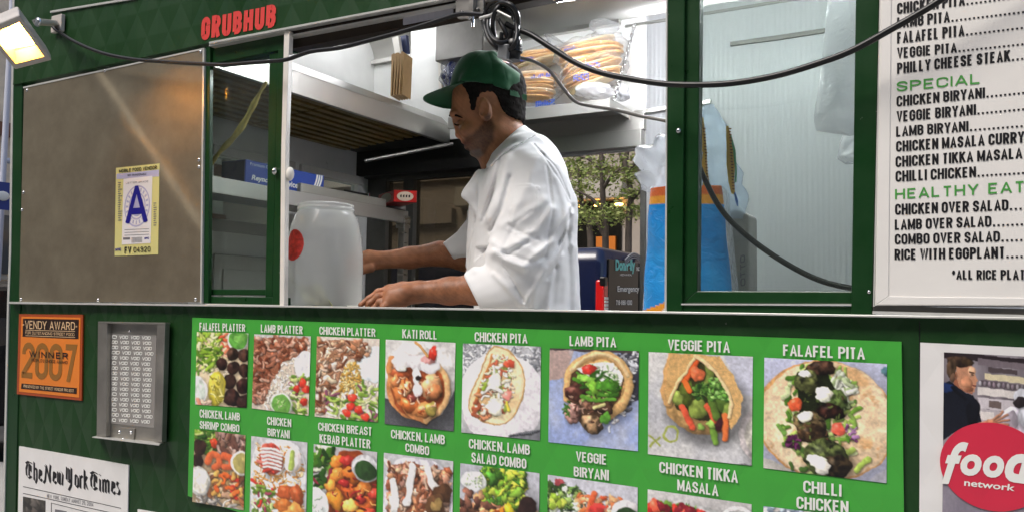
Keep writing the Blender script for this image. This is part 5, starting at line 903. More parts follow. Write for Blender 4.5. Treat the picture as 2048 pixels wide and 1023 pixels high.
# --- television network poster
fp = thing('network_poster', at(1960, 860, -.004), 'white poster with a photo of a dark shirted cook and a red round logo', 'poster')
mb = MB(); c = PX([(1840.5, 684), (2170, 700), (2168, 1300), (1837, 1300)], -.005); mb.prism(c, (0, .004, 0)); mb.build('sheet', M['poster'], fp)
def cook():
    p = Pic(190, 372, '9A9298', 40); X = lambda x: (x - 168) / 643; Yv_ = lambda y: (y - 98) / 1264; PP = lambda pts: [(X(x), Yv_(y)) for x, y in pts]; bl = lambda x, y, rx, ry, c, **k: p.blob(X(x), Yv_(y), rx / 643, ry / 643, c, **k)
    p.tint('6E646A', 5, .4, .7); p.poly(PP([(160, 90), (820, 120), (820, 160), (160, 130)]), '2E2428'); p.poly(PP([(370, 120), (820, 150), (820, 182), (370, 160)]), '7A6E74')
    p.poly(PP([(430, 168), (600, 178), (600, 204), (430, 196)]), '54484A'); p.poly(PP([(410, 205), (820, 222), (820, 262), (410, 240)]), 'DDD0AA'); p.poly(PP([(380, 245), (820, 270), (820, 292), (380, 280)]), '5A4E54')
    for i in range(16): bl(385 + 27 * i, 265 + i, 9, 16, ('A89CA4', '8A7E86')[i % 2], irr=.1, shadow=.2)
    p.poly(PP([(370, 285), (820, 305), (820, 345), (370, 330)]), 'E0D8D2'); p.poly(PP([(370, 345), (820, 352), (820, 420), (380, 405)]), 'CFC6CA'); p.poly(PP([(440, 358), (512, 360), (512, 400), (440, 396)]), '6E5E5A'); p.poly(PP([(375, 405), (820, 425), (820, 560), (400, 520)]), 'BDB4B8'); p.poly(PP([(380, 420), (470, 424), (470, 470), (385, 468)]), 'E4DCD6')
    bl(620, 500, 110, 130, 'DAD6DC', irr=.12, shade=.5); bl(700, 430, 90, 90, 'C4C0C8', irr=.1); bl(625, 320, 46, 42, 'D2CED6', irr=.1); bl(615, 355, 36, 30, '2E2628', irr=.15); bl(560, 470, 50, 60, 'B4AEB6', irr=.15)
    p.poly(PP([(160, 285), (205, 264), (240, 285), (300, 325), (345, 335), (372, 400), (400, 490), (330, 520), (230, 560), (160, 620)]), '181B26', jit=.15); bl(190, 305, 38, 30, '1E3466', irr=.2, shadow=0); bl(345, 430, 40, 75, '12141C', irr=.12, shadow=0); p.strip(PP([(220, 300), (270, 340), (300, 360)]), .012, '0E1018', shadow=0)
    p.poly(PP([(215, 235), (290, 270), (345, 312), (340, 330), (300, 322), (235, 285)]), 'A8664A')
    p.poly(PP([(245, 150), (335, 165), (350, 195), (354, 215), (373, 250), (362, 258), (364, 270), (358, 278), (361, 288), (354, 296), (352, 316), (325, 322), (290, 312), (262, 290), (245, 240)]), 'C98E6C', jit=.06)
    bl(335, 200, 22, 30, 'DDA684', irr=.1, shadow=0, shade=.3); bl(305, 265, 34, 34, 'BE8060', irr=.1, shadow=0, shade=.35); bl(320, 305, 26, 14, '9C6448', irr=.15, shadow=0); bl(238, 228, 11, 20, 'B8785A', irr=.05, shadow=.25); bl(239, 230, 5, 10, '8A5238', irr=.05, shadow=0)
    bl(265, 148, 74, 34, '4A362A', irr=.14, shadow=0, tex=.3); bl(215, 190, 30, 58, '5A4534', irr=.14, shadow=0, tex=.3); bl(310, 150, 34, 18, '42301F', irr=.2, shadow=0); bl(222, 245, 16, 26, '6A503C', irr=.15, shadow=0)
    p.strip(PP([(322, 205), (346, 207)]), .006, '4A3222', shadow=0); bl(338, 218, 7, 4, '3A2620', shadow=0); p.strip(PP([(342, 280), (359, 281)]), .005, '7A3A34', shadow=0)
    for pts, w in (([(388, 505), (430, 490), (470, 478)], .026), ([(465, 468), (500, 435), (520, 414)], .0095), ([(470, 474), (515, 448), (545, 428)], .0095), ([(472, 482), (520, 466), (556, 458)], .009), ([(472, 490), (518, 486), (550, 484)], .009), ([(455, 470), (480, 448), (492, 436)], .009)): p.strip(PP(pts), w, 'C88C6A', shadow=.35)
    bl(455, 482, 30, 20, 'C48866', irr=.1, shadow=.2); p.poly(PP([(160, 700), (820, 620), (820, 1400), (160, 1400)]), '8C8490'); p.tint('6E6878', 3, .6, .85, .3); return p
put_print('cook_photo', cook().finish(.45), PX([(1888, 703.5), (2110, 715), (2106, 1180), (1883.5, 1140)], -.0065), M['print'], fp)
M['logo'] = paint('red_logo_disc', 'D8304A', coat=.2, quilt=.0016)
ce, ex, ez = at(1985, 932, -.0085), at(2096, 938, -.0085), at(1985, 844, -.0085); rx, rz = abs(ex[0] - ce[0]), abs(ez[2] - ce[2])
rr = (rx + rz) / 2 if abs(rx - rz) < .02 else None; rx_, rz_ = (rx, rz)
mb = MB(); n = 64; mb.prism([(ce[0] + rx_ * math.cos(t), ce[1], ce[2] + rz_ * math.sin(t)) for t in np.linspace(0, 2 * math.pi, n, endpoint=False)], (0, .0015, 0)); lg = mb.build('logo', M['logo'], fp)
mb = MB(); put_font(mb, 'f', PX([(1889, 881), (1937, 883), (1929, 968), (1883, 966)], -.0095), bold=.035, shear=.3)
for i, (x, g) in enumerate(((1917, 'o'), (1962, 'o'))): put_font(mb, g, PX([(x + 6, 906 + i * 2.5), (x + 48, 908 + i * 3), (x + 44, 953 + i * 4), (x + 2, 948 + i * 3.5)], -.0095), bold=.045, shear=.12)
put_font(mb, 'd', PX([(2017, 880), (2073, 885), (2064, 968), (2007, 961)], -.0095), bold=.045, shear=.18)
put_font(mb, 'network', PX([(1929, 956.5), (2031, 968), (2029, 981), (1928, 970)], -.0095), bold=.02); mb.build('lettering', M['ink_white'], lg)
# ================================================================== things on and in the truck
# --- floodlight
M['fl'] = mat('pale_grey_casting', 'C9C2BA', .45, var=.05); M['reflector'] = mat('lamp_reflector', 'F2E6C0', .5, metal=.2)
M['lamp'] = mat('lit_lamp', 'FFF1CC', .4, emit='FFB650', es=34)
nrm = np.array([.60, -.22, -.77]); nrm /= np.linalg.norm(nrm); _lc = at(34, 84, -.33)
def onlamp(x, y): r = ray(x, y); return CP + r * np.dot(_lc - CP, nrm) / np.dot(r, nrm)
A_, B_, C_, D_ = onlamp(-26, 60), onlamp(38, 33), onlamp(96, 113), onlamp(30, 130)
flt = thing('flood_light', (A_ + C_) / 2, 'lit square floodlight in a pale grey casing on a short arm above the steel panel', 'floodlight')
cc = (A_ + B_ + C_ + D_) / 4; sc_ = lambda k, d: [cc + (p - cc) * k - nrm * d for p in (A_, B_, C_, D_)]
mb = MB(); o1, o2, o3, o4, i1 = sc_(1.12, .012), sc_(1.12, -.012), sc_(1.0, .05), sc_(.55, .085), sc_(.86, -.012)
rings = [i1, o2, o1, o3, o4]; vs = [p for r in rings for p in r]
mb.add(vs, [(r * 4 + k, r * 4 + (k + 1) % 4, (r + 1) * 4 + (k + 1) % 4, (r + 1) * 4 + k) for r in range(4) for k in range(4)] + [(16, 17, 18, 19)]); mb.build('housing', M['fl'], flt, bevel=.004)
mb = MB(); vs = sc_(.86, -.010) + sc_(.64, .03); mb.add(vs, [(k, (k + 1) % 4, 4 + (k + 1) % 4, 4 + k) for k in range(4)] + [(4, 5, 6, 7)]); mb.build('reflector', M['reflector'], flt)
mb = MB(); q = sc_(.62, .018); mid = [(q[0] * .8 + q[3] * .2), (q[1] * .98 + q[2] * .02), (q[1] * .12 + q[2] * .88), (q[0] * .2 + q[3] * .8)]; mb.prism(mid, tuple(-nrm * .008)); mb.build('lamp_panel', M['lamp'], flt)
mb = MB(); b1 = at(72, 44, -.27); b2 = at(112, 47, -.03); mb.tube([b1, b1 * .3 + b2 * .7, b2], .012, 4); mb.box((b2[0] - .03, -.03, b2[2] - .03), (b2[0] + .03, -.016, b2[2] + .03)); br_ = mb.build('arm', M['fl'], flt, bevel=.002)
mb = MB(); d = (b2 - b1) / np.linalg.norm(b2 - b1); c = at(77, 45, -.29); mb.lathe(c, [(.014, 0), (.014, -.006), (.006, -.008), (0, -.008)], 14, axis='y'); mb.build('bolt', M['chrome'], br_)
# --- cables
def cable(name, pts, r, m, label, per=8, kids=None):
    mb = MB(); P = spline([at(*p) for p in pts], per); mb.tube(P, r, 10); o = mb.build(name, m); tag(o, label, 'cable'); return o
cable('power_cable', [(104, 52, -.035), (118, 64, -.04), (150, 84, -.05), (200, 105, -.06), (260, 118, -.06), (330, 124, -.06), (400, 128, -.06), (450, 130, -.06), (500, 126, -.06), (540, 123, -.06), (575, 119, -.06), (620, 104, -.06), (680, 96, -.06), (740, 81, -.06), (800, 65, -.06), (850, 50, -.06), (890, 37, -.06), (925, 28, -.065), (968, 30, -.075)], .0058, M['rubber'], 'thin black cable drooping from the floodlight along the fascia to the coil')
cable('power_cable', [(1012, 48, -.09), (1030, 58, -.085), (1060, 69, -.08), (1100, 94, -.08), (1150, 125, -.08), (1200, 145, -.08), (1260, 158, -.08), (1330, 168, -.08), (1400, 170, -.08), (1470, 166, -.08), (1550, 152, -.08), (1620, 132, -.08), (1700, 103, -.08), (1780, 60, -.08), (1850, 20, -.08), (1900, -12, -.08), (2100, -140, -.08)], .0066, M['rubber'], 'thick black cable sagging across the windows from the coil to the menu board')
cable('power_cable', [(1030, 116, -.06), (1045, 117, -.05), (1072, 125, -.02), (1100, 143, .01), (1125, 175, .03), (1150, 203, .06), (1180, 212, .09), (1230, 220, .11), (1280, 232, .12), (1340, 244, .12), (1400, 262, .12)], .0042, M['greyc'], 'thin grey cable running from the hanging plugs across the opening')
cable('power_cable', [(1380, 260, .11), (1396, 325, .1), (1415, 370, .1), (1440, 415, .1), (1470, 450, .1), (1520, 492, .1), (1580, 531, .1), (1640, 560, .1), (1700, 575, .1), (1760, 580, .1)], .0062, M['rubber'], 'black cable hanging in a curve behind the right window pane')
coil = thing('cable_coil', at(1005, 50, -.08), 'looped bundle of black cable tied under the header, above the green cap', 'cable coil')
mb = MB()
for k, (cx, cy, rx, ry, rot, yy) in enumerate(((1003, 52, 33, 50, -.25, -.085), (1006, 46, 30, 40, .15, -.1), (1000, 50, 34, 30, .5, -.075), (1010, 56, 24, 46, -.1, -.095))):
    P = [at(cx + rx * math.cos(t) * math.cos(rot) - ry * math.sin(t) * math.sin(rot), cy + rx * math.cos(t) * math.sin(rot) + ry * math.sin(t) * math.cos(rot), yy + .015 * math.sin(t * 2 + k)) for t in np.linspace(0, 2 * math.pi, 33)]
    mb.tube(P, .0056, 8, cap=False)
mb.tube([at(998, 40, -.09), at(1010, 62, -.1), at(1016, 80, -.09), at(1020, 95, -.085)], .0055, 8); mb.tube([at(1004, 66, -.1), at(1002, 80, -.1), at(1000, 96, -.095)], .0052, 8); mb.tube([at(1022, 60, -.1), at(1020, 76, -.1), at(1014, 92, -.095)], .0052, 8)
mb.build('loop', M['rubber'], coil)
mb = MB(); mb.tube([at(960, 37, -.09), at(985, 30, -.095), at(1000, 26, -.1)], .004, 6); mb.tube([at(975, 34, -.105), at(995, 22, -.11), at(1022, 36, -.105)], .003, 6); mb.build('tie', M['alu'], coil)
mb = MB(); a, b = at(1028, 66, -.085), at(1027, 122, -.085); mb.tube([a, a * .75 + b * .25, a * .7 + b * .3, a * .3 + b * .7, a * .28 + b * .72, b], [.010, .015, .019, .019, .016, .016], 14)
for t in (.45, .55, .65): c = a * (1 - t) + b * t; mb.tube([c, c + np.array([0, 0, -.004])], .0205, 14)
mb.build('plug', M['black'], coil)
M['clearp'] = clear_mat('clear_plastic', 'C8CCCE', .35, .1, 'D5D8DA', facing=.3)
mb = MB(); q = [(996, 86), (1017, 88), (1014, 119), (993, 115)]; mb.slab(q, -.11, .03); pc = mb.build('connector', M['clearp'], coil, bevel=.003)
mb = MB(); mb.slab([(999, 90), (1014, 92), (1012, 101), (998, 99)], -.105, .018); mb.slab([(998, 104), (1012, 106), (1011, 111), (996, 109)], -.105, .018); mb.build('terminal', M['dsteel'], pc)
# --- tip jar with notes
M['jar'] = clear_mat('milky_plastic', 'F8FAF8', .31, .22, 'FAFBF9', bump=.0008, bscale=9, facing=.4, dmix=.25)
jc = at(647, 600, .17); jc[2] = zs - .03
def jx(px, py): p = at(px, py, .17); return p
rj = .5 * abs(at(720, 520, .17)[0] - at(573, 520, .17)[0]) * math.cos(math.radians(38)) * 1.0
sj = rj / 74.0; jz = lambda py: zs + (613 - py) * sj * 1.0
jar = thing('tip_jar', jc, 'wide milky open jar with a red oval label and banknotes inside, on the sill', 'jar')
prof = [(0, jc[2]), (rj * .9, jc[2]), (rj, jc[2] + .01)] + [(rj * k, jz(y)) for k, y in ((1.0, 600), (1.0, 540), (.985, 510), (.95, 480), (.88, 455), (.80, 438), (.735, 430), (.715, 427.5), (.74, 426), (.74, 422), (.71, 421), (.72, 418), (.72, 415), (.69, 413.5), (.68, 414.5), (.68, 428))]
mb = MB(); mb.lathe((jc[0], jc[1], 0), prof, 48); mb.build('body', M['jar'], jar)
M['redlab'] = mat('red_worn_label', 'D8443A', .5, var=.35, vscale=90)
vd = math.atan2(CP[1] - jc[1], CP[0] - jc[0]); mb = MB(); lc = jz(497); n1, n2 = 14, 18; vs = []; fs = []
for i in range(n1 + 1):
    rr = i / n1
    for j in range(n2):
        t = 2 * math.pi * j / n2; az = vd - .92 + .36 * rr * math.cos(t); dz = .046 * rr * math.sin(t); z = lc + dz
        R_ = np.interp(z, [p[1] for p in prof[3:7]], [p[0] for p in prof[3:7]]) + .0012; vs.append((jc[0] + R_ * math.cos(az), jc[1] + R_ * math.sin(az), z))
fs = [(i * n2 + j, i * n2 + (j + 1) % n2, (i + 1) * n2 + (j + 1) % n2, (i + 1) * n2 + j) for i in range(n1) for j in range(n2)]; mb.add(vs, fs, 0, True); mb.build('oval_label', M['redlab'], jar)
def bill_pic():
    p = Pic(80, 36, 'C9C79E', 50); p.tint('B4B68A', 6, .4, .7); p.poly([(.05, .1), (.95, .1), (.95, .9), (.05, .9)], '8F9270'); p.poly([(.08, .17), (.92, .17), (.92, .83), (.08, .83)], 'C4C298'); p.blob(.5, .5, .14, .13, '8C8F72', irr=.02, shade=.3, shadow=0); p.blob(.5, .5, .09, .1, 'ADAC88', irr=.05, shade=.4, shadow=0)
    for x in (.12, .88):
        for y in (.24, .76): p.blob(x, y, .05, .05, '6E7256', shade=0, shadow=0)
    for k in range(5): p.poly([(.2, .3 + .1 * k), (.34, .3 + .1 * k), (.34, .33 + .1 * k), (.2, .33 + .1 * k)], '9A9C7A'); p.poly([(.66, .3 + .1 * k), (.8, .3 + .1 * k), (.8, .33 + .1 * k), (.66, .33 + .1 * k)], '9A9C7A')
    return p
M['bill'] = print_mat('banknote_paper', .7, 0)
for k, (q, ys, lb) in enumerate((([(597, 570), (648, 569), (668, 612), (622, 616)], (.115, .115, .10, .10), 'green banknote standing curved inside the jar'), ([(581, 556), (590, 556), (632, 616), (618, 616)], (.12, .17, .17, .11), 'folded banknote seen on its edge inside the jar'))):
    C4 = [at(x, y, Y) for (x, y), Y in zip(q, ys)]
    o = put_print('banknote', bill_pic(), C4, M['bill'], None, bulge=lambda u, v, P: P + np.stack([0 * u, .012 * np.sin(3 * u + 2 * v) - .004, 0 * u], -1)); tag(o, lb, 'banknote', 'banknotes in the tip jar')
    sm = o.modifiers.new('thickness', 'SOLIDIFY'); sm.thickness = .0006
# --- foil carton along the end-wall shelf
M['foilblue'] = mat('blue_carton', '123E9C', .35, coat=.3, var=.1, vscale=8); M['foildark'] = mat('dark_blue_carton_end', '22345E', .45)
Xf = XS - .03; za = zsf + .001
fy0, fy1 = float(atx(491, 335, Xf)[1]), float(atx(648, 365, Xf)[1]); zt0 = float(atx(490, 318, Xf)[2]); hgt = .112
hgt = zt0 - za if .05 < zt0 - za < .2 else .11
fb = thing('foil_carton', (Xf - .06, (fy0 + fy1) / 2, za), 'long blue foil carton with white curved end stripes on the end-wall shelf', 'carton')
mb = MB(); mb.box((Xf - .12, fy0, za), (Xf, fy1, za + hgt)); mb.build('box', M['foilblue'], fb, bevel=.003)
fq = lambda u0, u1, v0, v1, d=.0012: [(Xf + d, fy0 + (fy1 - fy0) * u0, za + hgt * v1), (Xf + d, fy0 + (fy1 - fy0) * u1, za + hgt * v1), (Xf + d, fy0 + (fy1 - fy0) * u1, za + hgt * v0), (Xf + d, fy0 + (fy1 - fy0) * u0, za + hgt * v0)]
mb = MB(); put_font(mb, 'Service Foil', fq(.42, .77, .20, .46), bold=.03, nrm=(1, 0, 0)); put_font(mb, 'Reynolds', fq(.07, .36, .14, .42), bold=.03, shear=.2, nrm=(1, 0, 0)); put_font(mb, 'Premium Catering', fq(.05, .4, .74, .92), nrm=(1, 0, 0))
u_ = lambda t: fy0 + (fy1 - fy0) * t
for k in range(3):
    P = [(Xf + .0013, u_(.90 + .035 * k - .0 + .06 * math.sin(v * 1.6) * 1), za + hgt * v) for v in np.linspace(.02, .98, 14)]
    P = [(x, u_(.80 + .032 * k) + (fy1 - fy0) * .10 * math.sin(i / 13 * 1.57), z) for i, (x, y, z) in enumerate(P)]
    for a, b in zip(P[:-1], P[1:]): w = .0045; mb.add([(a[0], a[1] - w, a[2]), (a[0], a[1] + w, a[2]), (b[0], b[1] + w, b[2]), (b[0], b[1] - w, b[2])], [(0, 1, 2, 3)])
mb.build('print', M['ink_white'], fb)
mb = MB(); mb.box((Xf - .118, fy0 - .002, za + .003), (Xf - .003, fy0, za + hgt - .003)); mb.build('end_flap', M['foildark'], fb)
# --- small red carton, lid, tray and skewer handle at the shelf end
M['redbox'] = mat('red_carton', 'C21E18', .35, coat=.3, var=.06); yr = ye - .10
rc0 = atx(786, 404, XS + .02); 
ry = float(rc0[1]); rz0 = zsf + .004
rb = thing('red_carton', (XS - .02, ry, rz0), 'small red carton with pale oval labels at the end of the shelf', 'carton')
e1 = at(787, 404, ry); e2 = at(833, 419, ry + .06); e3 = at(757, 400, ry + .10); ht_ = float(at(787, 380, ry)[2] - e1[2]); zb_1 = e1[2]
cs = [(e1[0], ry), (e2[0], ry + .06), (e2[0] + e3[0] - e1[0], ry + .16), (e3[0], ry + .10)]
mb = MB(); mb.prism([(x, y, zb_1) for x, y in cs], (0, 0, ht_)); mb.build('box', M['redbox'], rb, bevel=.002)
mb = MB()
for (a, b) in ((cs[0], cs[1]), (cs[3], cs[0])):
    a3, b3 = np.array([*a, zb_1]), np.array([*b, zb_1]); d = b3 - a3; nn = np.array([d[1], -d[0], 0]); nn /= np.linalg.norm(nn); mid_ = (a3 + b3) / 2 + np.array([0, 0, ht_ * .5])
    mb.add([tuple(mid_ + d * .36 * math.cos(t) + np.array([0, 0, ht_ * .40 * math.sin(t)]) + nn * .0012) for t in np.linspace(0, 2 * math.pi, 24, endpoint=False)], [tuple(range(24))])
ol = mb.build('oval_label', paint('cream_label', 'DCCBB4'), rb)
mb = MB(); a3, b3 = np.array([*cs[0], zb_1]), np.array([*cs[1], zb_1]); nn = np.array([(b3 - a3)[1], -(b3 - a3)[0], 0]); nn /= np.linalg.norm(nn); z1_ = np.array([0, 0, ht_])
put_font(mb, 'Pan', [a3 * .72 + b3 * .28 + z1_ * .68 + nn * .0018, a3 * .28 + b3 * .72 + z1_ * .68 + nn * .0018, a3 * .28 + b3 * .72 + z1_ * .38 + nn * .0018, a3 * .72 + b3 * .28 + z1_ * .38 + nn * .0018], bold=.03, nrm=tuple(nn)) if False else None
for k in range(4): t0 = .28 + .12 * k; q = [a3 + (b3 - a3) * t0 + z1_ * .4 + nn * .0018, a3 + (b3 - a3) * (t0 + .07) + z1_ * .42 + nn * .0018, a3 + (b3 - a3) * (t0 + .07) + z1_ * .64 + nn * .0018, a3 + (b3 - a3) * t0 + z1_ * .6 + nn * .0018]; mb.add(q, [(0, 1, 2, 3)])
mb.build('label_print', M['brown'], ol)
lidc = at(785, 382, ry + .16); mb = MB(); mb.lathe((lidc[0], lidc[1], rz0 + .01), [(.062, 0), (.062, .02), (.058, .045), (.04, .058), (0, .062)], 28); ld = mb.build('pot_lid', mat('grey_plastic', '6C6964', .5)); tag(ld, 'domed grey lid behind the red carton on the shelf', 'lid')
ty0, ty1 = float(atx(690, 400, XS - .01)[1]), float(atx(774, 414, XS - .01)[1]); mb = MB(); mb.box((XS - .13, ty0 - .25, zsf + .001), (XS - .012, ty1, zsf + .04)); tr = mb.build('serving_tray', mat('pale_steel_tray', 'A5A39A', .4, metal=.7), bevel=.006); tag(tr, 'long low grey tray on the shelf between the blue and red cartons', 'tray')
kn = thing('skewer', atx(720, 383, XS - .06), 'black handled skewer with a bright square end lying on the grey tray', 'skewer'); a, b = atx(690, 383, XS - .07), atx(733, 378, XS - .07); a[2] = b[2] = zsf + .05; mb = MB(); mb.tube([a, b], .009, 8); mb.build('handle', M['black'], kn); mb = MB(); c = b; mb.box(c - np.array([.008, .0, .012]), c + np.array([.012, .012, .012])); mb.build('end_cap', M['chrome'], kn, bevel=.002)
# --- twisted yellow cord behind the left window
mb = MB(); a, b = at(533, 164, .09), at(420, 345, .09); P = [a + (b - a) * t + np.array([.012 * math.sin(5 * t), .0, .008 * math.sin(9 * t)]) for t in np.linspace(0, 1, 30)]
mb.tube(P, [.004 + .006 * math.sin(math.pi * t) + .0015 * math.sin(30 * t) for t in np.linspace(0, 1, 30)], 7); o = mb.build('yellow_cord', mat('yellow_cord', 'C2AE62', .4, var=.3, vscale=60, stretch=(1, 1, .2))); tag(o, 'twisted pale yellow cord stretched diagonally behind the left window pane', 'cord')
# --- stack of brown bags by the hood
mb = MB(); Yk = 1.15; a = at(781, 185, Yk); zt_ = at(781, 108, Yk)[2]; rr_ = random.Random(3); X_ = a[0]
for k in range(9): t = .0068; x0 = X_ + k * .0072; dz = rr_.uniform(-.006, .004); mb.prism([(x0, Yk - .01 * (k % 2), a[2] - .015), (x0 + .006, Yk - .01 * (k % 2), a[2] - .015), (x0 + .006 + .006 * k / 9, Yk, zt_ + dz), (x0 + .004 * k / 9, Yk, zt_ + dz)], (-.02, .09, 0))
o = mb.build('paper_bags', mat('brown_kraft_paper', 'B08E62', .7, var=.12, vscale=30)); tag(o, 'row of folded brown paper bags standing on the hood edge', 'paper bags')
mb = MB(); p0 = Yk + .1
mb.slab([(784, 76), (796, 72), (801, 108), (790, 110)], p0, .02, 0); mb.slab([(797, 74), (812, 70), (815, 106), (803, 108)], p0 + .03, .02, 1); o = mb.build('folded_leaflets', [M['white'], mat('navy_card', '1C2A5A', .5)]); tag(o, 'white and navy folded leaflets tucked behind the brown paper bags', 'leaflets')
# --- bags and bread
M['film'] = clear_mat('crinkled_clear_film', 'FCFDFE', .09, .10, 'FFFFFF', bump=.005, bscale=42, facing=.25, fres=1.33)
M['pita'] = mat('baked_bread', 'CC9C5C', .6, var=.35, vscale=26, bump=.004, bscale=40, sss=.15); M['pitad'] = mat('pale_bread', 'E2CBA0', .6, var=.22, vscale=18, bump=.004, bscale=40, sss=.15)
M['bagprint'] = mat('blue_bag_print', '2F57B5', .35, var=.35, vscale=60)
def wobble(seed, amp, fr):
    r = np.random.RandomState(seed); W = r.randn(12, 3) * fr; ph = r.rand(12) * 6.28; am = r.rand(12) * amp
    return lambda P: (am * np.sin(np.asarray(P) @ W.T + ph)).sum(-1)
def lumpy(mb, c, r, seed, amp=.1, fr=3.0, n=28, m=18, mi=0, rot=0.0, tilt=0.0, sq=1.0):
    f = wobble(seed, amp, fr); vs = []
    for i in range(m + 1):
        a = math.pi * i / m
        for k in range(n):
            t = 2 * math.pi * k / n; d = np.array([math.sin(a) * math.cos(t), math.sin(a) * math.sin(t), -math.cos(a)]); 
            d = np.sign(d) * np.abs(d) ** sq; s = 1 + f(d); p = d * s * np.array(r)
            x = p[0] * math.cos(tilt) + p[2] * math.sin(tilt); z = -p[0] * math.sin(tilt) + p[2] * math.cos(tilt); p = np.array([x, p[1], z]); x = p[0] * math.cos(rot) - p[1] * math.sin(rot); y = p[0] * math.sin(rot) + p[1] * math.cos(rot)
            vs.append((c[0] + x, c[1] + y, c[2] + p[2]))
    mb.add(vs, [(i * n + k, i * n + (k + 1) % n, (i + 1) * n + (k + 1) % n, (i + 1) * n + k) for i in range(m) for k in range(n)], mi, True); return mb
Rv_ = math.radians(24)
def px2m(Y): return float(np.dot(at(1140, 200, Y) - CP, CW)) / F_PX
def bread_bag(label, cx, cy, wpx, hpx, Y, n, tilt, seed, tail=None, mix=0, lab=None):
    c = at(cx, cy, Y); k = px2m(Y); rx, rz = wpx * k / 2, hpx * k / 2
    b = thing('bread_bag', c, label, 'bread bag', 'clear bags of flat bread on the hanging shelf'); rnd = random.Random(seed)
    for i in range(n):
        z = (-1 + 2 * (i + .5) / n) * rz * .86; sx = math.sqrt(max(.12, 1 - (z / (rz * 1.25)) ** 2)); off = rnd.uniform(-.05, .05) * rx; ti = tilt + rnd.uniform(-.08, .08)
        mb = MB(); lumpy(mb, (c[0] + off + z * math.sin(tilt) * .8, c[1] + rnd.uniform(-.01, .01), c[2] + z * math.cos(tilt)), (rx * sx * .93, .09 * sx, rz / n * 1.02), seed * 10 + i, .045, 2.2, 26, 10, rot=Rv_, tilt=ti, sq=.8); mb.build('flat_bread', M['pita'] if (i + mix) % 3 else M['pitad'], b)
    mb = MB(); lumpy(mb, c, (rx * 1.05, .112, rz * 1.1), seed + 5, .05, 5.5, 40, 26, rot=Rv_, tilt=tilt, sq=.85)
    if tail:
        t0, t1 = at(*tail[0], Y), at(*tail[1], Y); P = [t0 + (t1 - t0) * s for s in np.linspace(0, 1, 10)]; rr = tail[2]
        bs = len(mb.v); mb.tube(P, [rr[0] + (rr[1] - rr[0]) * s + .008 * math.sin(11 * s + seed) + (.35 * rr[1] * s ** 3) for s in np.linspace(0, 1, 10)], 16)
        r2 = random.Random(seed); mb.v[bs:] = [tuple(np.array(p) + np.array([r2.uniform(-1, 1), r2.uniform(-1, 1), r2.uniform(-1, 1)]) * .006) for p in mb.v[bs:]]
    mb.build('film', M['film'], b)
    if lab:
        for (x0, y0, x1, y1) in lab:
            q = [at(x, y, Y - .118) for x, y in ((x0, y0), (x1, y0 - (x1 - x0) * .12), (x1, y1 - (x1 - x0) * .12), (x0, y1))]; f = quadmap(q); mb = MB(); r3 = random.Random(seed + int(x0))
            for a in range(9):
                for e in range(4):
                    if r3.random() < .68: u0, v0 = a / 9 + r3.uniform(0, .03), e / 4 + r3.uniform(0, .06); mb.add([f(u0, v0), f(u0 + .09, v0 + .02), f(u0 + .08, v0 + .2), f(u0 + .01, v0 + .17)], [(0, 1, 2, 3)])
            mb.build('bag_print', M['bagprint'], b)
    return b
bread_bag('clear bag of neatly stacked flat breads on the shelf, next to the cap', 1068, 174, 104, 62, 1.46, 9, .02, 21, lab=[(1070, 203, 1110, 214), (1062, 150, 1100, 158)], mix=1)
bread_bag('clear bag of leaning flat breads with a blue badge, mid pile', 1182, 146, 128, 66, 1.46, 9, -.30, 32, lab=[(1146, 150, 1178, 164)])
bread_bag('golden flat breads in a clear bag with an upright knotted tail, top of the pile', 1180, 106, 138, 50, 1.47, 7, -.16, 43, tail=((1205, 86), (1210, 48), (.04, .05)), lab=[(1160, 128, 1200, 138), (1110, 96, 1150, 104)])
bread_bag('clear bread bag with crumpled tail pointing up, behind the hanging plugs', 1075, 118, 120, 30, 1.50, 4, -.2, 54, tail=((1098, 108), (1112, 78), (.03, .035)), lab=[(1040, 116, 1068, 124)])
M['whitebag'] = clear_mat('white_plastic_bag', 'F6F6F8', .82, .2, 'F3F3F5', bump=.007, bscale=30, facing=.2)
mb = MB(); lumpy(mb, at(1190, 182, 1.42), (.085, .06, .032), 77, .06, 4.5, 48, 30, rot=Rv_, tilt=.06); lumpy(mb, at(1243, 186, 1.46), (.028, .05, .04), 78, .10, 4.5, 30, 20, rot=Rv_); o = mb.build('plastic_bag', M['whitebag']); tag(o, 'crumpled white plastic bag at the front edge of the bread shelf', 'plastic bag')
bb = thing('packet', at(905, 145, 1.42), 'dark blue shiny packet in the recess behind the cap', 'packet'); mb = MB(); lumpy(mb, at(905, 150, 1.42), (.05, .05, .06), 81, .08, 3.5, rot=.3); mb.build('wrapper', mat('navy_wrapper', '131E4A', .2, coat=.5, bump=.02, bscale=50), bb); mb = MB(); lumpy(mb, at(905, 148, 1.42), (.055, .056, .068), 83, .08, 4.5); mb.build('film', M['film'], bb)
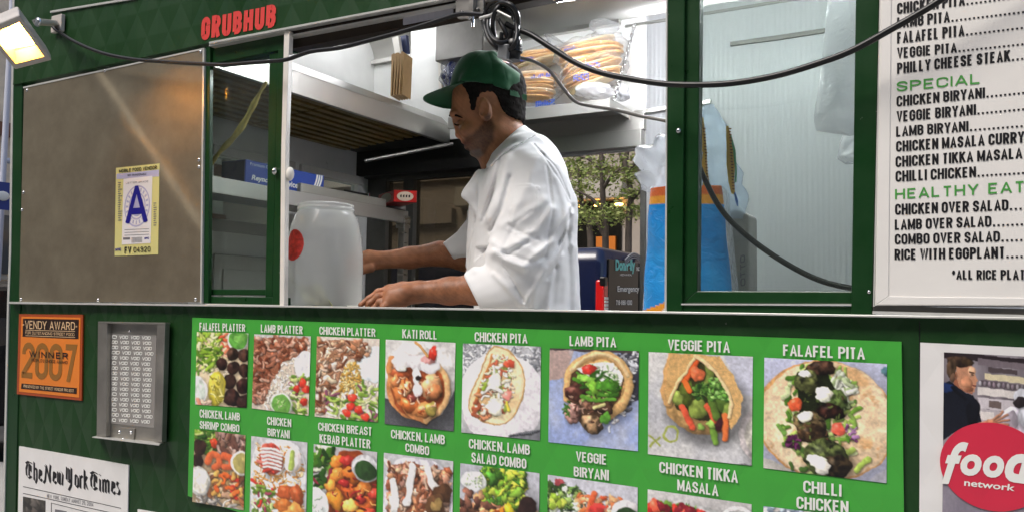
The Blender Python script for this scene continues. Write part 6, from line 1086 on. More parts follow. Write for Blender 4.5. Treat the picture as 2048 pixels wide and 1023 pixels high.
# --- hanging white carrier bags behind the right window
def drape(label, outline, Y, seed, depth=.10):
    g = np.array(outline, float); lo, hi = g.min(0), g.max(0); f = wobble(seed, .010, 30); vs = []; n, m = 22, 36
    fw_ = []
    for side in (0, 1):
        for i in range(m + 1):
            v = i / m; py = lo[1] + (hi[1] - lo[1]) * v
            xs = [a[0] + (b[0] - a[0]) * (py - a[1]) / (b[1] - a[1] + 1e-9) for a, b in zip(g, np.roll(g, -1, 0)) if (a[1] - py) * (b[1] - py) <= 0 and a[1] != b[1]]
            x0, x1 = (min(xs), max(xs)) if xs else (lo[0], hi[0])
            for k in range(n + 1):
                u = k / n; p = at(x0 + (x1 - x0) * u, py, Y); w = math.sin(math.pi * u) ** .6 * (.35 + .65 * v) * min(1, (1 - v) * 7 + .15); p = p + np.array([0, (-1 if side == 0 else 1) * depth / 2 * w + f(np.array([u * .35, v * .12, side])) * .8 * (.3 + w), 0]); vs.append(p)
    mb = MB(); S = (m + 1) * (n + 1); mb.add(vs, [(s * S + i * (n + 1) + k, s * S + i * (n + 1) + k + 1, s * S + (i + 1) * (n + 1) + k + 1, s * S + (i + 1) * (n + 1) + k) for s in (0, 1) for i in range(m) for k in range(n)], 0, True)
    o = mb.build('carrier_bag', M['whitebag']); tag(o, label, 'carrier bag', 'white carrier bags hung behind the right window'); return o
drape('larger white carrier bag hanging flat behind the right window', [(1660, -60), (1790, -60), (1790, 262), (1700, 272), (1634, 268), (1627, 240), (1640, 150), (1650, 60)], .55, 5)
drape('smaller white carrier bag hanging lower, half behind the window post', [(1700, 230), (1790, 230), (1790, 318), (1690, 328), (1674, 318), (1680, 285)], .66, 8)
# --- blue bread packages behind the middle post
def blue_pic():
    p = Pic(60, 84, '1F8FE0', 60); p.tint('3FA6EC', 3, .4, .75, .7); p.tint('0F78CC', 2, .5, .8, .6); p.poly([(0, 0), (1, 0), (1, .07), (0, .06)], 'E2703A'); p.poly([(0, .06), (1, .07), (1, .135), (0, .125)], 'F0A63C'); p.poly([(0, .92), (.3, .85), (.6, .82), (1, .86), (1, .93), (.6, .89), (.3, .92), (0, 1)], 'F0A030')
    p.poly([(.3, .89), (.6, .86), (1, .9), (1, 1), (.1, 1)], 'E9E7E4'); p.strip([(.58, .50), (.66, .55), (.6, .6)], .022, '0A3C94', shade=0, shadow=0); p.strip([(.58, .50), (.5, .55), (.6, .6)], .022, '0A3C94', shade=0, shadow=0); return p
M['pack'] = print_mat('glossy_printed_film', .22, .5)
_n = M['pack'].node_tree.nodes; _t = _n.new('ShaderNodeTexNoise'); _t.inputs['Scale'].default_value = 26; _t.inputs['Detail'].default_value = 4; _t.inputs['Distortion'].default_value = 1.5; _g = _n.new('ShaderNodeNewGeometry'); _bp = _n.new('ShaderNodeBump'); _bp.inputs['Distance'].default_value = .006
M['pack'].node_tree.links.new(_g.outputs['Position'], _t.inputs['Vector']); M['pack'].node_tree.links.new(_t.outputs[0], _bp.inputs['Height']); M['pack'].node_tree.links.new(_bp.outputs[0], _n['Principled BSDF'].inputs['Normal'])
bp1 = thing('bread_package', at(1375, 600, .3), 'bright blue bread package with orange bands and clear puffed top behind the middle post', 'bread package')
TLp, TRp, BRp, BLp = at(1300, 377, .30), at(1444, 372, .30), at(1470, 640, .30), at(1284, 640, .30)
dp = np.array([.10, .14, 0])
put_print('printed_sleeve', blue_pic(), [TLp, TRp, BRp, BLp], M['pack'], bp1, bulge=lambda u, v, P: P + np.stack([0 * u, -.03 * np.sqrt(np.clip(np.sin(np.pi * np.clip(u, 0, 1)), 0, 1)) + .004 * np.sin(9 * u + 14 * v), 0 * u], -1))
mb = MB(); f = quadmap([TLp, TRp, BRp, BLp]); n = 12
L_ = [f(0, i / n) for i in range(n + 1)]; R_2 = [f(1, i / n) for i in range(n + 1)]; back = np.array([-.02, .16, 0]); 
mb.add(L_ + [p + back + np.array([-.012 * (i % 2), 0, 0]) for i, p in enumerate(L_)], [(i, i + 1, n + 2 + i, n + 1 + i) for i in range(n)], 0); mb.add(R_2 + [p + back for p in R_2], [(i, i + 1, n + 2 + i, n + 1 + i) for i in range(n)], 0); mb.add([L_[n], R_2[n], R_2[n] + back, L_[n] + back], [(0, 1, 2, 3)], 0)
mb.build('side_film', M['whitebag'], bp1)
def puff(pts, seed, amp=.006, nseg=22, sq=1.0):
    """closed bag shape: centre line of (px,py,radius px,Y)"""
    r = np.random.RandomState(seed); f = wobble(seed, amp * 1.2, 55); mb = MB(); vs = []
    for (x, y, rp, Y) in pts:
        k = px2m(Y); c = at(x, y, Y)
        for j in range(nseg):
            t = 2 * math.pi * j / nseg; p = c + np.array([math.cos(t) * math.cos(Rv_) * rp * k, math.sin(t) * rp * k * .62, math.cos(t) * .0]); vs.append(p + (f(p) + r.uniform(-1, 1) * amp * .35) * np.array([math.cos(t), math.sin(t), .3]))
    m = len(pts); mb.add(vs, [(i * nseg + j, i * nseg + (j + 1) % nseg, (i + 1) * nseg + (j + 1) % nseg, (i + 1) * nseg + j) for i in range(m - 1) for j in range(nseg)], 0, True); return mb
pf_ = []
for s in np.linspace(0, 1, 16): w = 58 * math.sqrt(max(0.03, 1 - (2 * s - 1) ** 2)) * (1 if s < .6 else 1) ; pf_.append((1330 - 3 * s, 268 + 112 * s, max(w, 42 if s > .9 else 12), .36))
puff(pf_, 4, .008, 36).build('clear_top', clear_mat('crumpled_milky_film', 'F4F6F8', .34, .12, 'F8FAFC', bump=.008, bscale=34, facing=.3), bp1)
bp2 = thing('bread_package', at(1440, 600, .45), 'clear bread package with yellow lettered stripes standing behind the blue one', 'bread package')
M['film2'] = clear_mat('blue_tinted_film', 'E6F0FA', .30, .08, 'F0F6FC', bump=.003, bscale=38, facing=.15)
pts = [(1418 + 14 * s, 208 + 235 * s, 12 + 52 * min(1, s * 1.25) ** .75, .46) for s in np.linspace(0, 1, 24)]
puff(pts, 9, .003, 40).build('film', M['film2'], bp2)
mb = MB(); q = [(1462, 415), (1497, 428), (1498, 640), (1464, 640)]; mb.slab(q, .43, .10); mb.build('bread', mat('grey_sliced_bread', 'A9A5A0', .6, var=.1, vscale=40, bump=.004, bscale=60), bp2, bevel=.008)
M['ystripe'] = mat('yellow_print', 'E2B23C', .35, var=.15, vscale=50)
def ribbon(mb, pts, Y, mi=0):
    P = [(at(a, y, Y), at(b, y, Y)) for a, b, y in pts]; vs = [p for pr in P for p in pr]; mb.add(vs, [(2 * i, 2 * i + 1, 2 * i + 3, 2 * i + 2) for i in range(len(P) - 1)], mi, True)
mb = MB(); ribbon(mb, [(1401, 1407, 235), (1402, 1412, 280), (1403, 1414, 330), (1406, 1418, 370), (1410, 1421, 395)], .40); ribbon(mb, [(1452, 1457, 252), (1453, 1465, 290), (1453, 1470, 330), (1457, 1468, 365), (1463, 1470, 388)], .40); s1 = mb.build('print_stripe', M['ystripe'], bp2)
mb = MB(); ribbon(mb, [(1460, 1463, 270), (1466, 1471, 300), (1470, 1474, 340), (1469, 1473, 365)], .398); mb.build('print_stripe', mat('green_stripe', '5FB07A', .35), bp2)
mb = MB(); ribbon(mb, [(1468, 1471, 385), (1470, 1476, 400), (1474, 1477, 412)], .398); ribbon(mb, [(1400, 1412, 372), (1402, 1416, 382), (1404, 1418, 388)], .399); mb.build('print_stripe', mat('blue_stripe', '2B62B8', .35), bp2)
mb = MB(); rr_ = random.Random(2)
for y in range(256, 380, 6):
    for xa in (1405 + (y - 240) * .07, 1457 + (y - 250) * .06): mb.slab([(xa, y), (xa + rr_.uniform(3, 6), y), (xa + 5, y + 3.5), (xa, y + 3)], .395, .0005)
mb.build('print_letters', mat('brown_stripe_letters', '8A5A1E', .4), bp2)
mb = MB(); put_text(mb, 'OTTO', PX([(1481, 572), (1480, 512), (1490, 508), (1491, 570)], .4285), t=.2, gap=.12); mb.build('lettering', M['greyp'], bp2)
# --- paper plate edge by the hand
pl = at(742, 606, .2); mb = MB(); mb.lathe((pl[0] - .03, .23, zs - .008), [(0, .002), (.07, .003), (.085, .016), (.087, .016), (.072, 0), (0, 0)], 36); o = mb.build('paper_plate', mat('white_paper', 'F0EEE6', .6)); tag(o, 'white paper plate on the counter under the near hand', 'plate')
mb = MB(); a = at(850, 618, .75); mb.box((a[0] - .1, .7, 1.30), (a[0] + .28, .9, zs - .006)); o = mb.build('food_pan', mat('dark_pan', '1A1818', .4, metal=.5), bevel=.004); tag(o, 'dark metal pan below the forearms, inside the truck', 'pan')
# ================================================================== the street round the truck
M['asphalt'] = mat('asphalt', (.055, .055, .057), .9, var=.25, vscale=3, bump=.01, bscale=200); M['pave'] = mat('pale_concrete', (.42, .40, .37), .85, var=.12, vscale=2)
def struct(o, kind='structure'): o['kind'] = kind; return o
mb = MB(); mb.box((-300, -300, -.3), (300, 300, 0)); struct(mb.build('ground', M['asphalt'], origin=(0, 0, 0)))
mb = MB(); mb.box((-60, -9, .004), (60, -.45, .14)); struct(mb.build('pavement', M['pave'], origin=(0, 0, 0)))
mb = MB(); mb.box((-30, -.449, .004), (-3.6, 2.4, .136)); struct(mb.build('side_pavement', M['pave'], origin=(0, 0, 0)))
mb = MB(); mb.box((-60, 8.2, .004), (60, 12.0, .14)); struct(mb.build('far_pavement', M['pave'], origin=(0, 0, 0)))
# far building across the road
M['stone'] = mat('brown_grey_stone', (.36, .31, .26), .85, var=.14, vscale=1.2, bump=.02, bscale=18); M['stone2'] = mat('tan_stone', (.44, .40, .34), .8, var=.10, vscale=1.5); M['dglass'] = mat('dark_shop_glass', '15140F', .12, spec=.6); M['wglass'] = mat('office_glass', '4C5358', .12, spec=.7)
YF = 12.0
bd = thing('stone_building', (-6, YF, 0), 'brown grey stone building with a dark lit shop front, seen through the rear window', 'building')
mb = MB(); mb.box((-34, YF + .3, 0), (14, YF + 14, 24)); mb.build('wall', M['stone'], bd)
def frect(mb, x0, y0, x1, y1, t, pro=0.0, mi=0): a, b = at(x0, y1, YF), at(x1, y0, YF); mb.box((a[0], YF + .3 - pro - t, a[2]), (b[0], YF + .3 - pro, b[2]), mi)
mb = MB(); a, b = at(1120, 500, YF), at(1232, 392, YF); mb.box((a[0] - 2.2, YF + .26, 0.1), (b[0], YF + .31, b[2] - .05)); mb.build('shop_front', M['dglass'], bd)
mb = MB(); mb.box((a[0] - 2.4, YF + .05, b[2] - .02), (b[0] + .1, YF + .29, b[2] + .36)); mb.build('shop_lintel', M['stone2'], bd, bevel=.02)
mb = MB(); mb.box((-34, YF + .18, 4.1), (14, YF + .29, 4.28)); mb.box((-34, YF + .14, 3.2), (-9.2, YF + .29, 3.5)); mb.box((-34, YF + .14, 7.6), (14, YF + .29, 8.0)); mb.build('stone_course', M['stone'], bd)
mb = MB(); c0, c1 = at(1183, 500, YF), at(1222, 470, YF); mb.box((c0[0], YF + .2, 1.0), (c1[0], YF + .25, c1[2])); mb.build('orange_door', mat('orange_door', 'C7701E', .5), bd)
M['glow'] = mat('lit_shop_lamp', 'FFE0A0', .5, emit='FFC060', es=7)
for x, y in ((1145, 410), (1188, 408), (1229, 406)): mb = MB(); c = at(x, y, YF - .0); mb.ball((c[0], YF + .2, c[2]), (.09, .05, .03)); mb.build('shop_lamp', M['glow'], bd)
for i in range(7):
    for j in range(4):
        if (i, j) == (4, 0): continue
        x = -31 + i * 6.2; z = 4.7 + j * 4.2; f = MB().box((x, YF + .2, z), (x + 2.6, YF + .32, z + 2.4)).build('window', M['stone2'], bd); MB().box((x + .15, YF + .17, z + .15), (x + 2.45, YF + .19, z + 2.25)).build('pane', M['wglass'], f)
for k, (x0, x1) in enumerate(((-30, -24.5), (-23.2, -17.5), (-16.5, -11.2))):
    f = MB().box((x0, YF + .22, .2), (x1, YF + .32, 3.1)).build('shop_window', M['dsteel'], bd); MB().box((x0 + .1, YF + .19, .3), (x1 - .1, YF + .21, 3.0)).build('pane', M['wglass'], f)
# street trees
M['bark'] = mat('grey_brown_bark', (.10, .08, .065), .9, var=.3, vscale=8); 
def leaf_mat(n, c): return mat(n, c, .6, var=.35, vscale=3)
M['leaf'] = leaf_mat('spring_leaf', (.20, .27, .06)); M['leaf2'] = leaf_mat('yellow_green_leaf', (.32, .36, .11))
def leaf_cloud(mb, cs, n, size, seed, flat=.35):
    r = random.Random(seed)
    for _ in range(n):
        (c, rad) = cs[r.randrange(len(cs))]; d = np.array([r.gauss(0, .5), r.gauss(0, .5), r.gauss(0, .5) * flat]) * rad; p = np.array(c) + d
        a = np.array([r.gauss(0, 1), r.gauss(0, 1), r.gauss(0, .5)]); a /= np.linalg.norm(a); b = np.cross(a, [r.gauss(0, 1), r.gauss(0, 1), r.gauss(0, 1)]); b /= np.linalg.norm(b); s = size * r.uniform(.6, 1.3); nn = np.cross(a, b) * s * .15
        mb.add([p - a * s, p - b * s * .45 + nn, p + a * s, p + b * s * .45 + nn], [(0, 1, 2, 3)], r.randrange(2))
def tree(name, trunk, limbs, clouds, n, size, seed, label, flat=.35):
    b0 = np.array(trunk[0]); t = thing(name, (b0[0], b0[1], 0), label, 'tree', 'street trees across the road'); mb = MB(); mb.tube(spline(trunk, 6), np.linspace(.055, .022, (len(trunk) - 1) * 6 + 1), 8)
    for l in limbs: mb.tube(spline(l, 5), np.linspace(.035, .01, (len(l) - 1) * 5 + 1), 6)
    mb.build('trunk', M['bark'], t); mb = MB(); leaf_cloud(mb, clouds, n, size, seed, flat); mb.build('crown', [M['leaf'], M['leaf2']], t)
YT = 9.2
P9 = lambda x, y, d=0.0: tuple(at(x, y, YT + d))
def base(x, y=500): p = at(x, y, YT); return (p[0], p[1], .1)
tree('street_tree', [base(1212), P9(1211, 480), P9(1206, 400), P9(1204, 330), P9(1196, 250), P9(1190, 150)], [[P9(1206, 420), P9(1180, 395), P9(1150, 380)], [P9(1205, 380), P9(1225, 350), P9(1250, 330)], [P9(1204, 340), P9(1180, 320), P9(1150, 310)], [P9(1207, 470), P9(1190, 440), P9(1165, 420)]],
     [(P9(1150, 330, .3), .55), (P9(1190, 345, -.2), .5), (P9(1225, 355, .1), .5), (P9(1160, 372, .2), .35), (P9(1205, 330, .2), .5), (P9(1180, 250, .4), .9), (P9(1230, 220), .9), (P9(1170, 428, -.1), .35), (P9(1205, 425, -.3), .4), (P9(1240, 428), .4), (P9(1140, 300), .5)], 2000, .036, 1, 'slim street tree with layered pale green sprays, nearest the van')
tree('street_tree', [base(1258), P9(1257, 470), P9(1262, 390), P9(1252, 330), P9(1262, 250), P9(1270, 150)], [[P9(1262, 400), P9(1285, 380), P9(1305, 375)], [P9(1255, 340), P9(1240, 310), P9(1236, 290)], [P9(1253, 345), P9(1275, 320), P9(1290, 300)]],
     [(P9(1285, 375, .3), .4), (P9(1265, 350, -.2), .35), (P9(1250, 425, .3), .35), (P9(1280, 420, .1), .3), (P9(1268, 310, .2), .5), (P9(1300, 330), .6), (P9(1280, 230, .4), 1.1), (P9(1265, 390), .3)], 1300, .036, 2, 'darker forked street tree at the right of the rear window view')
tree('street_tree', [base(1195), P9(1180, 470, .5), P9(1165, 420, .5), P9(1160, 350, .5), P9(1158, 280, .5)], [[P9(1165, 430, .5), P9(1150, 410, .5), P9(1132, 400, .5)]], [(P9(1150, 440, .5), .4), (P9(1120, 350, .5), .6), (P9(1105, 330, .5), .5), (P9(1145, 300, .5), .6), (P9(1140, 395, .5), .35)], 950, .036, 3, 'leaning thin street tree behind the white jacket')
# van
M['navy'] = mat('navy_van_paint', '0B1638', .22, coat=.45, var=.05); M['vblack'] = mat('black_van_door', '0D0E12', .3, coat=.12, spec=.3); M['cyan'] = paint('cyan_van_print', '6FD8CF')
Yv = 5.0; rc = at(1204, 495, Yv); zv = float(at(1204, 491, Yv)[2]); xe = rc[0]; Wv = 1.85
van = thing('van', (xe - 2.4, Yv + Wv / 2, 0), 'navy van with black lettered rear doors parked behind the truck', 'van')
mb = MB(); sec = [(0, .45), (0, 1.3), (.05, zv - .14), (.08, zv - .02), (.16, zv), (Wv - .16, zv), (Wv - .08, zv - .02), (Wv - .05, zv - .14), (Wv, 1.3), (Wv, .45)]
xs = [xe - .02, xe - .09, xe - 3.6, xe - 4.3, xe - 5.1, xe - 5.2]; sc2 = [1, 1, 1, .97, .55, .52]
vs = []
for i, x in enumerate(xs):
    for (y, z) in sec: vs.append((x, Yv + Wv / 2 + (y - Wv / 2) * (1 if i else .97), .45 + (z - .45) * sc2[i] * (.985 if i == 0 else 1)))
n = len(sec); mb.add(vs, [(i * n + j, i * n + (j + 1) % n, (i + 1) * n + (j + 1) % n, (i + 1) * n + j) for i in range(len(xs) - 1) for j in range(n)] + [tuple(range(n)), tuple(range((len(xs) - 1) * n, len(xs) * n))], 0, True); mb.build('body', M['navy'], van)
mb = MB(); mb.prism([(xe, Yv + .10, .62), (xe, Yv + Wv / 2 - .01, .62), (xe, Yv + Wv / 2 - .01, zv - .10), (xe, Yv + .16, zv - .10)], (-.03, 0, 0)); mb.prism([(xe, Yv + Wv / 2 + .01, .62), (xe, Yv + Wv - .10, .62), (xe, Yv + Wv - .16, zv - .10), (xe, Yv + Wv / 2 + .01, zv - .10)], (-.03, 0, 0)); mb.build('rear_door', M['vblack'], van, bevel=.012)
zt1, zt2 = float(atx(1216, 560, xe)[2]), float(atx(1216, 640, xe)[2])
for yy in (Yv - .005, Yv + Wv - .095):
    mb = MB(); mb.box((xe - .06, yy, zt2), (xe + .025, yy + .10, zt1)); tl_ = mb.build('tail_light', mat('red_tail_light', 'D01818', .15, coat=.6), van, bevel=.015)
    mb = MB(); zm_ = zt1 - (zt1 - zt2) * .42
    for k in range(6): mb.box((xe + .024, yy + .012, zm_ - .03 * k - .022), (xe + .03, yy + .088, zm_ - .03 * k))
    mb.build('reverse_lens', M['white'], tl_)
def vq(px0, py0, px1, py1):
    c = [atx(px0, py0, xe + .004), atx(px1, py0, xe + .004), atx(px1, py1, xe + .004), atx(px0, py1, xe + .004)]; return c
mb = MB(); put_font(mb, 'Donnelly', vq(1231, 518, 1270, 547), bold=.05, nrm=(1, 0, 0), step=.0004); mb.build('lettering', M['cyan'], van, label='cyan company name')
mb = MB(); put_font(mb, 'Emergency Service', vq(1235, 571, 1306, 586), bold=.02, nrm=(1, 0, 0), step=.0004); mb.build('lettering', M['ink_white'], van, label='white service line'); mb = MB(); put_text(mb, '718-886-1000', vq(1232, 599, 1264, 609), t=.2, nrm=(1, 0, 0)); mb.build('lettering', M['ink_white'], van, label='white phone number'); mb = MB(); put_text(mb, 'INC', vq(1273, 533, 1279, 541), t=.2, nrm=(1, 0, 0)); mb.build('lettering', M['ink_white'], van); mb = MB(); put_text(mb, 'MECHANICAL', vq(1240, 547, 1264, 551), t=.2, nrm=(1, 0, 0)); mb.build('lettering', M['ink_white'], van)
mb = MB(); 
for k in range(3): P = [atx(1250 + 30 * t, 529 - 9 * k * .5 - 14 * math.sin(t * 2.6), xe + .004) for t in np.linspace(0, 1, 9)]; mb.tube(P, .008, 5)
mb.build('swoosh', mat('grey_swoosh', '8E9094', .4), van)
mb = MB(); mb.prism([(xe - .55, Yv - .004, 1.5), (xe - .5, Yv - .004, 1.42), (xe - 1.9, Yv - .004, 1.42), (xe - 1.9, Yv - .004, zv - .2), (xe - .62, Yv - .004, zv - .2), (xe - .55, Yv - .004, zv - .3)], (0, .01, 0)); mb.build('side_panel', M['navy'], van, bevel=.004)
mb = MB(); mb.box((xe - .02, Yv - .01, 1.72), (xe + .035, Yv + .06, 1.80)); mb.build('door_hinge', M['black'], van, bevel=.01)
mb = MB(); mb.box((xe - .05, Yv + .05, .42), (xe + .14, Yv + Wv - .05, .62)); mb.build('bumper', M['black'], van, bevel=.03)
for x in (xe - .95, xe - 4.1):
    for y in (Yv + .02, Yv + Wv - .22):
        w = MB(); w.lathe((x, y, .35), [(.0, 0), (.2, 0), (.33, 0), (.35, .03), (.35, .17), (.33, .2), (0, .2)], 24, axis='y'); wo = w.build('wheel', M['rubber'], van); MB().lathe((x, y - .004, .35), [(.0, 0), (.2, 0), (.2, .004)], 18, axis='y').build('rim', M['steel'], wo)
mb = MB(); mb.prism([(xe - 5.06, Yv + .2, 1.42), (xe - 5.06, Yv + Wv - .2, 1.42), (xe - 4.36, Yv + Wv - .25, zv - .14), (xe - 4.36, Yv + .25, zv - .14)], (-.02, 0, .02)); mb.build('windscreen', M['dglass'], van)
# left edge of the picture: street beyond the truck's end
M['brick'] = mat('red_brown_brick', (.24, .12, .08), .85, var=.25, vscale=2.5, bump=.01, bscale=30); M['scaf'] = mat('blue_grey_pole', 'C6CAD8', .5, metal=0)
XB = -16.0
bk = thing('brick_building', (XB - 5, 1.5, 0), 'tan and red brick building beyond the left end of the truck', 'building')
mb = MB(); mb.box((XB - 8, -6, 0), (XB, 14, 16)); mb.build('wall', mat('tan_brick', (.80, .70, .56), .85, var=.22, vscale=2.5, bump=.01, bscale=30), bk)
mb = MB()
for z in (1.2, 3.4, 4.6, 6.6, 8.8): mb.box((XB, -6, z), (XB + .12, 14, z + .25))
mb.build('brick_course', M['brick'], bk)
for j in range(9):
    for z in (1.9, 8.4): y = -5.2 + j * 2.0; f = MB().box((XB + .002, y, z), (XB + .1, y + 1.1, z + 1.3)).build('window', M['stone2'], bk); MB().box((XB + .101, y + .1, z + .1), (XB + .12, y + 1.0, z + 1.2)).build('pane', M['wglass'], f)
a = atx(9, 300, -9.0); mb = MB(); mb.tube([(a[0], a[1], 0), (a[0], a[1], 7)], .03, 12); mb.tube([(a[0], a[1], 3.0), (a[0], a[1] + 1.6, 3.0)], .03, 8); o = mb.build('scaffold_pole', M['scaf']); tag(o, 'tall pale blue grey pole beyond the left end of the truck', 'pole')
s = atx(4, 392, -8.6); mb = MB(); mb.box((s[0], s[1] - .2, s[2] - .14), (s[0] + .02, s[1] + .2, s[2] + .14)); sg = mb.build('street_sign', mat('blue_sign', '2A3F8E', .4)); tag(sg, 'small blue and white sign behind the pole at the far left', 'sign')
mb = MB(); c = atx(6, 392, -8.57); mb.ball(c, (.01, .07, .05)); mb.build('sign_mark', M['ink_white'], sg)
# dark car at left
c = atx(6, 560, -7.5); car = thing('parked_car', (-8.4, c[1], 0), 'black car parked beyond the left end of the truck', 'car')
yc = c[1]; 
prof = [(-2.2, .35), (-2.25, .8), (-2.0, .95), (-1.2, 1.02), (-.6, 1.45), (.9, 1.5), (1.7, 1.05), (2.2, .95), (2.25, .5), (2.2, .35)]
mb = MB(); vs = []
for k, x in enumerate((-9.25, -9.15, -7.65, -7.55)):
    for (y, z) in prof: vs.append((x + (.12 if z > 1.1 and k < 2 else (-.12 if z > 1.1 else 0)), yc + y, (z if k in (1, 2) else z * .97) * 1.15))
n = len(prof); mb.add(vs, [(i * n + j, i * n + (j + 1) % n, (i + 1) * n + (j + 1) % n, (i + 1) * n + j) for i in range(3) for j in range(n)] + [tuple(range(n)), tuple(range(3 * n, 4 * n))]); mb.build('body', mat('black_car_paint', '0C0C10', .15, coat=.8), car, bevel=.04)
for y in (-1.4, 1.4): MB().lathe((-7.62, yc + y, .34), [(0, .09), (.22, .09), (.34, .06), (.34, -.14), (0, -.14)], 22, axis='x').build('wheel', M['rubber'], car)
MB().box((-7.60, yc - 1.0, 1.22), (-7.66, yc + 1.1, 1.6)).build('side_window', M['dglass'], car)

# building behind the viewer, mirrored in glass and steel
ob = thing('office_block', (0, -15, 0), 'pale office block on the near side of the street, facing the serving window', 'building')
MB().box((-40, -30, 0), (40, -15, 17)).build('wall', M['stone2'], ob)
for i in range(12):
    for j in range(3): x = -34 + i * 6; z = 3 + j * 4.6; f = MB().box((x, -15.04, z), (x + 3.2, -14.9, z + 2.9)).build('window', M['stone'], ob); MB().box((x + .2, -14.89, z + .2), (x + 3.0, -14.87, z + 2.7)).build('pane', M['wglass'], f)
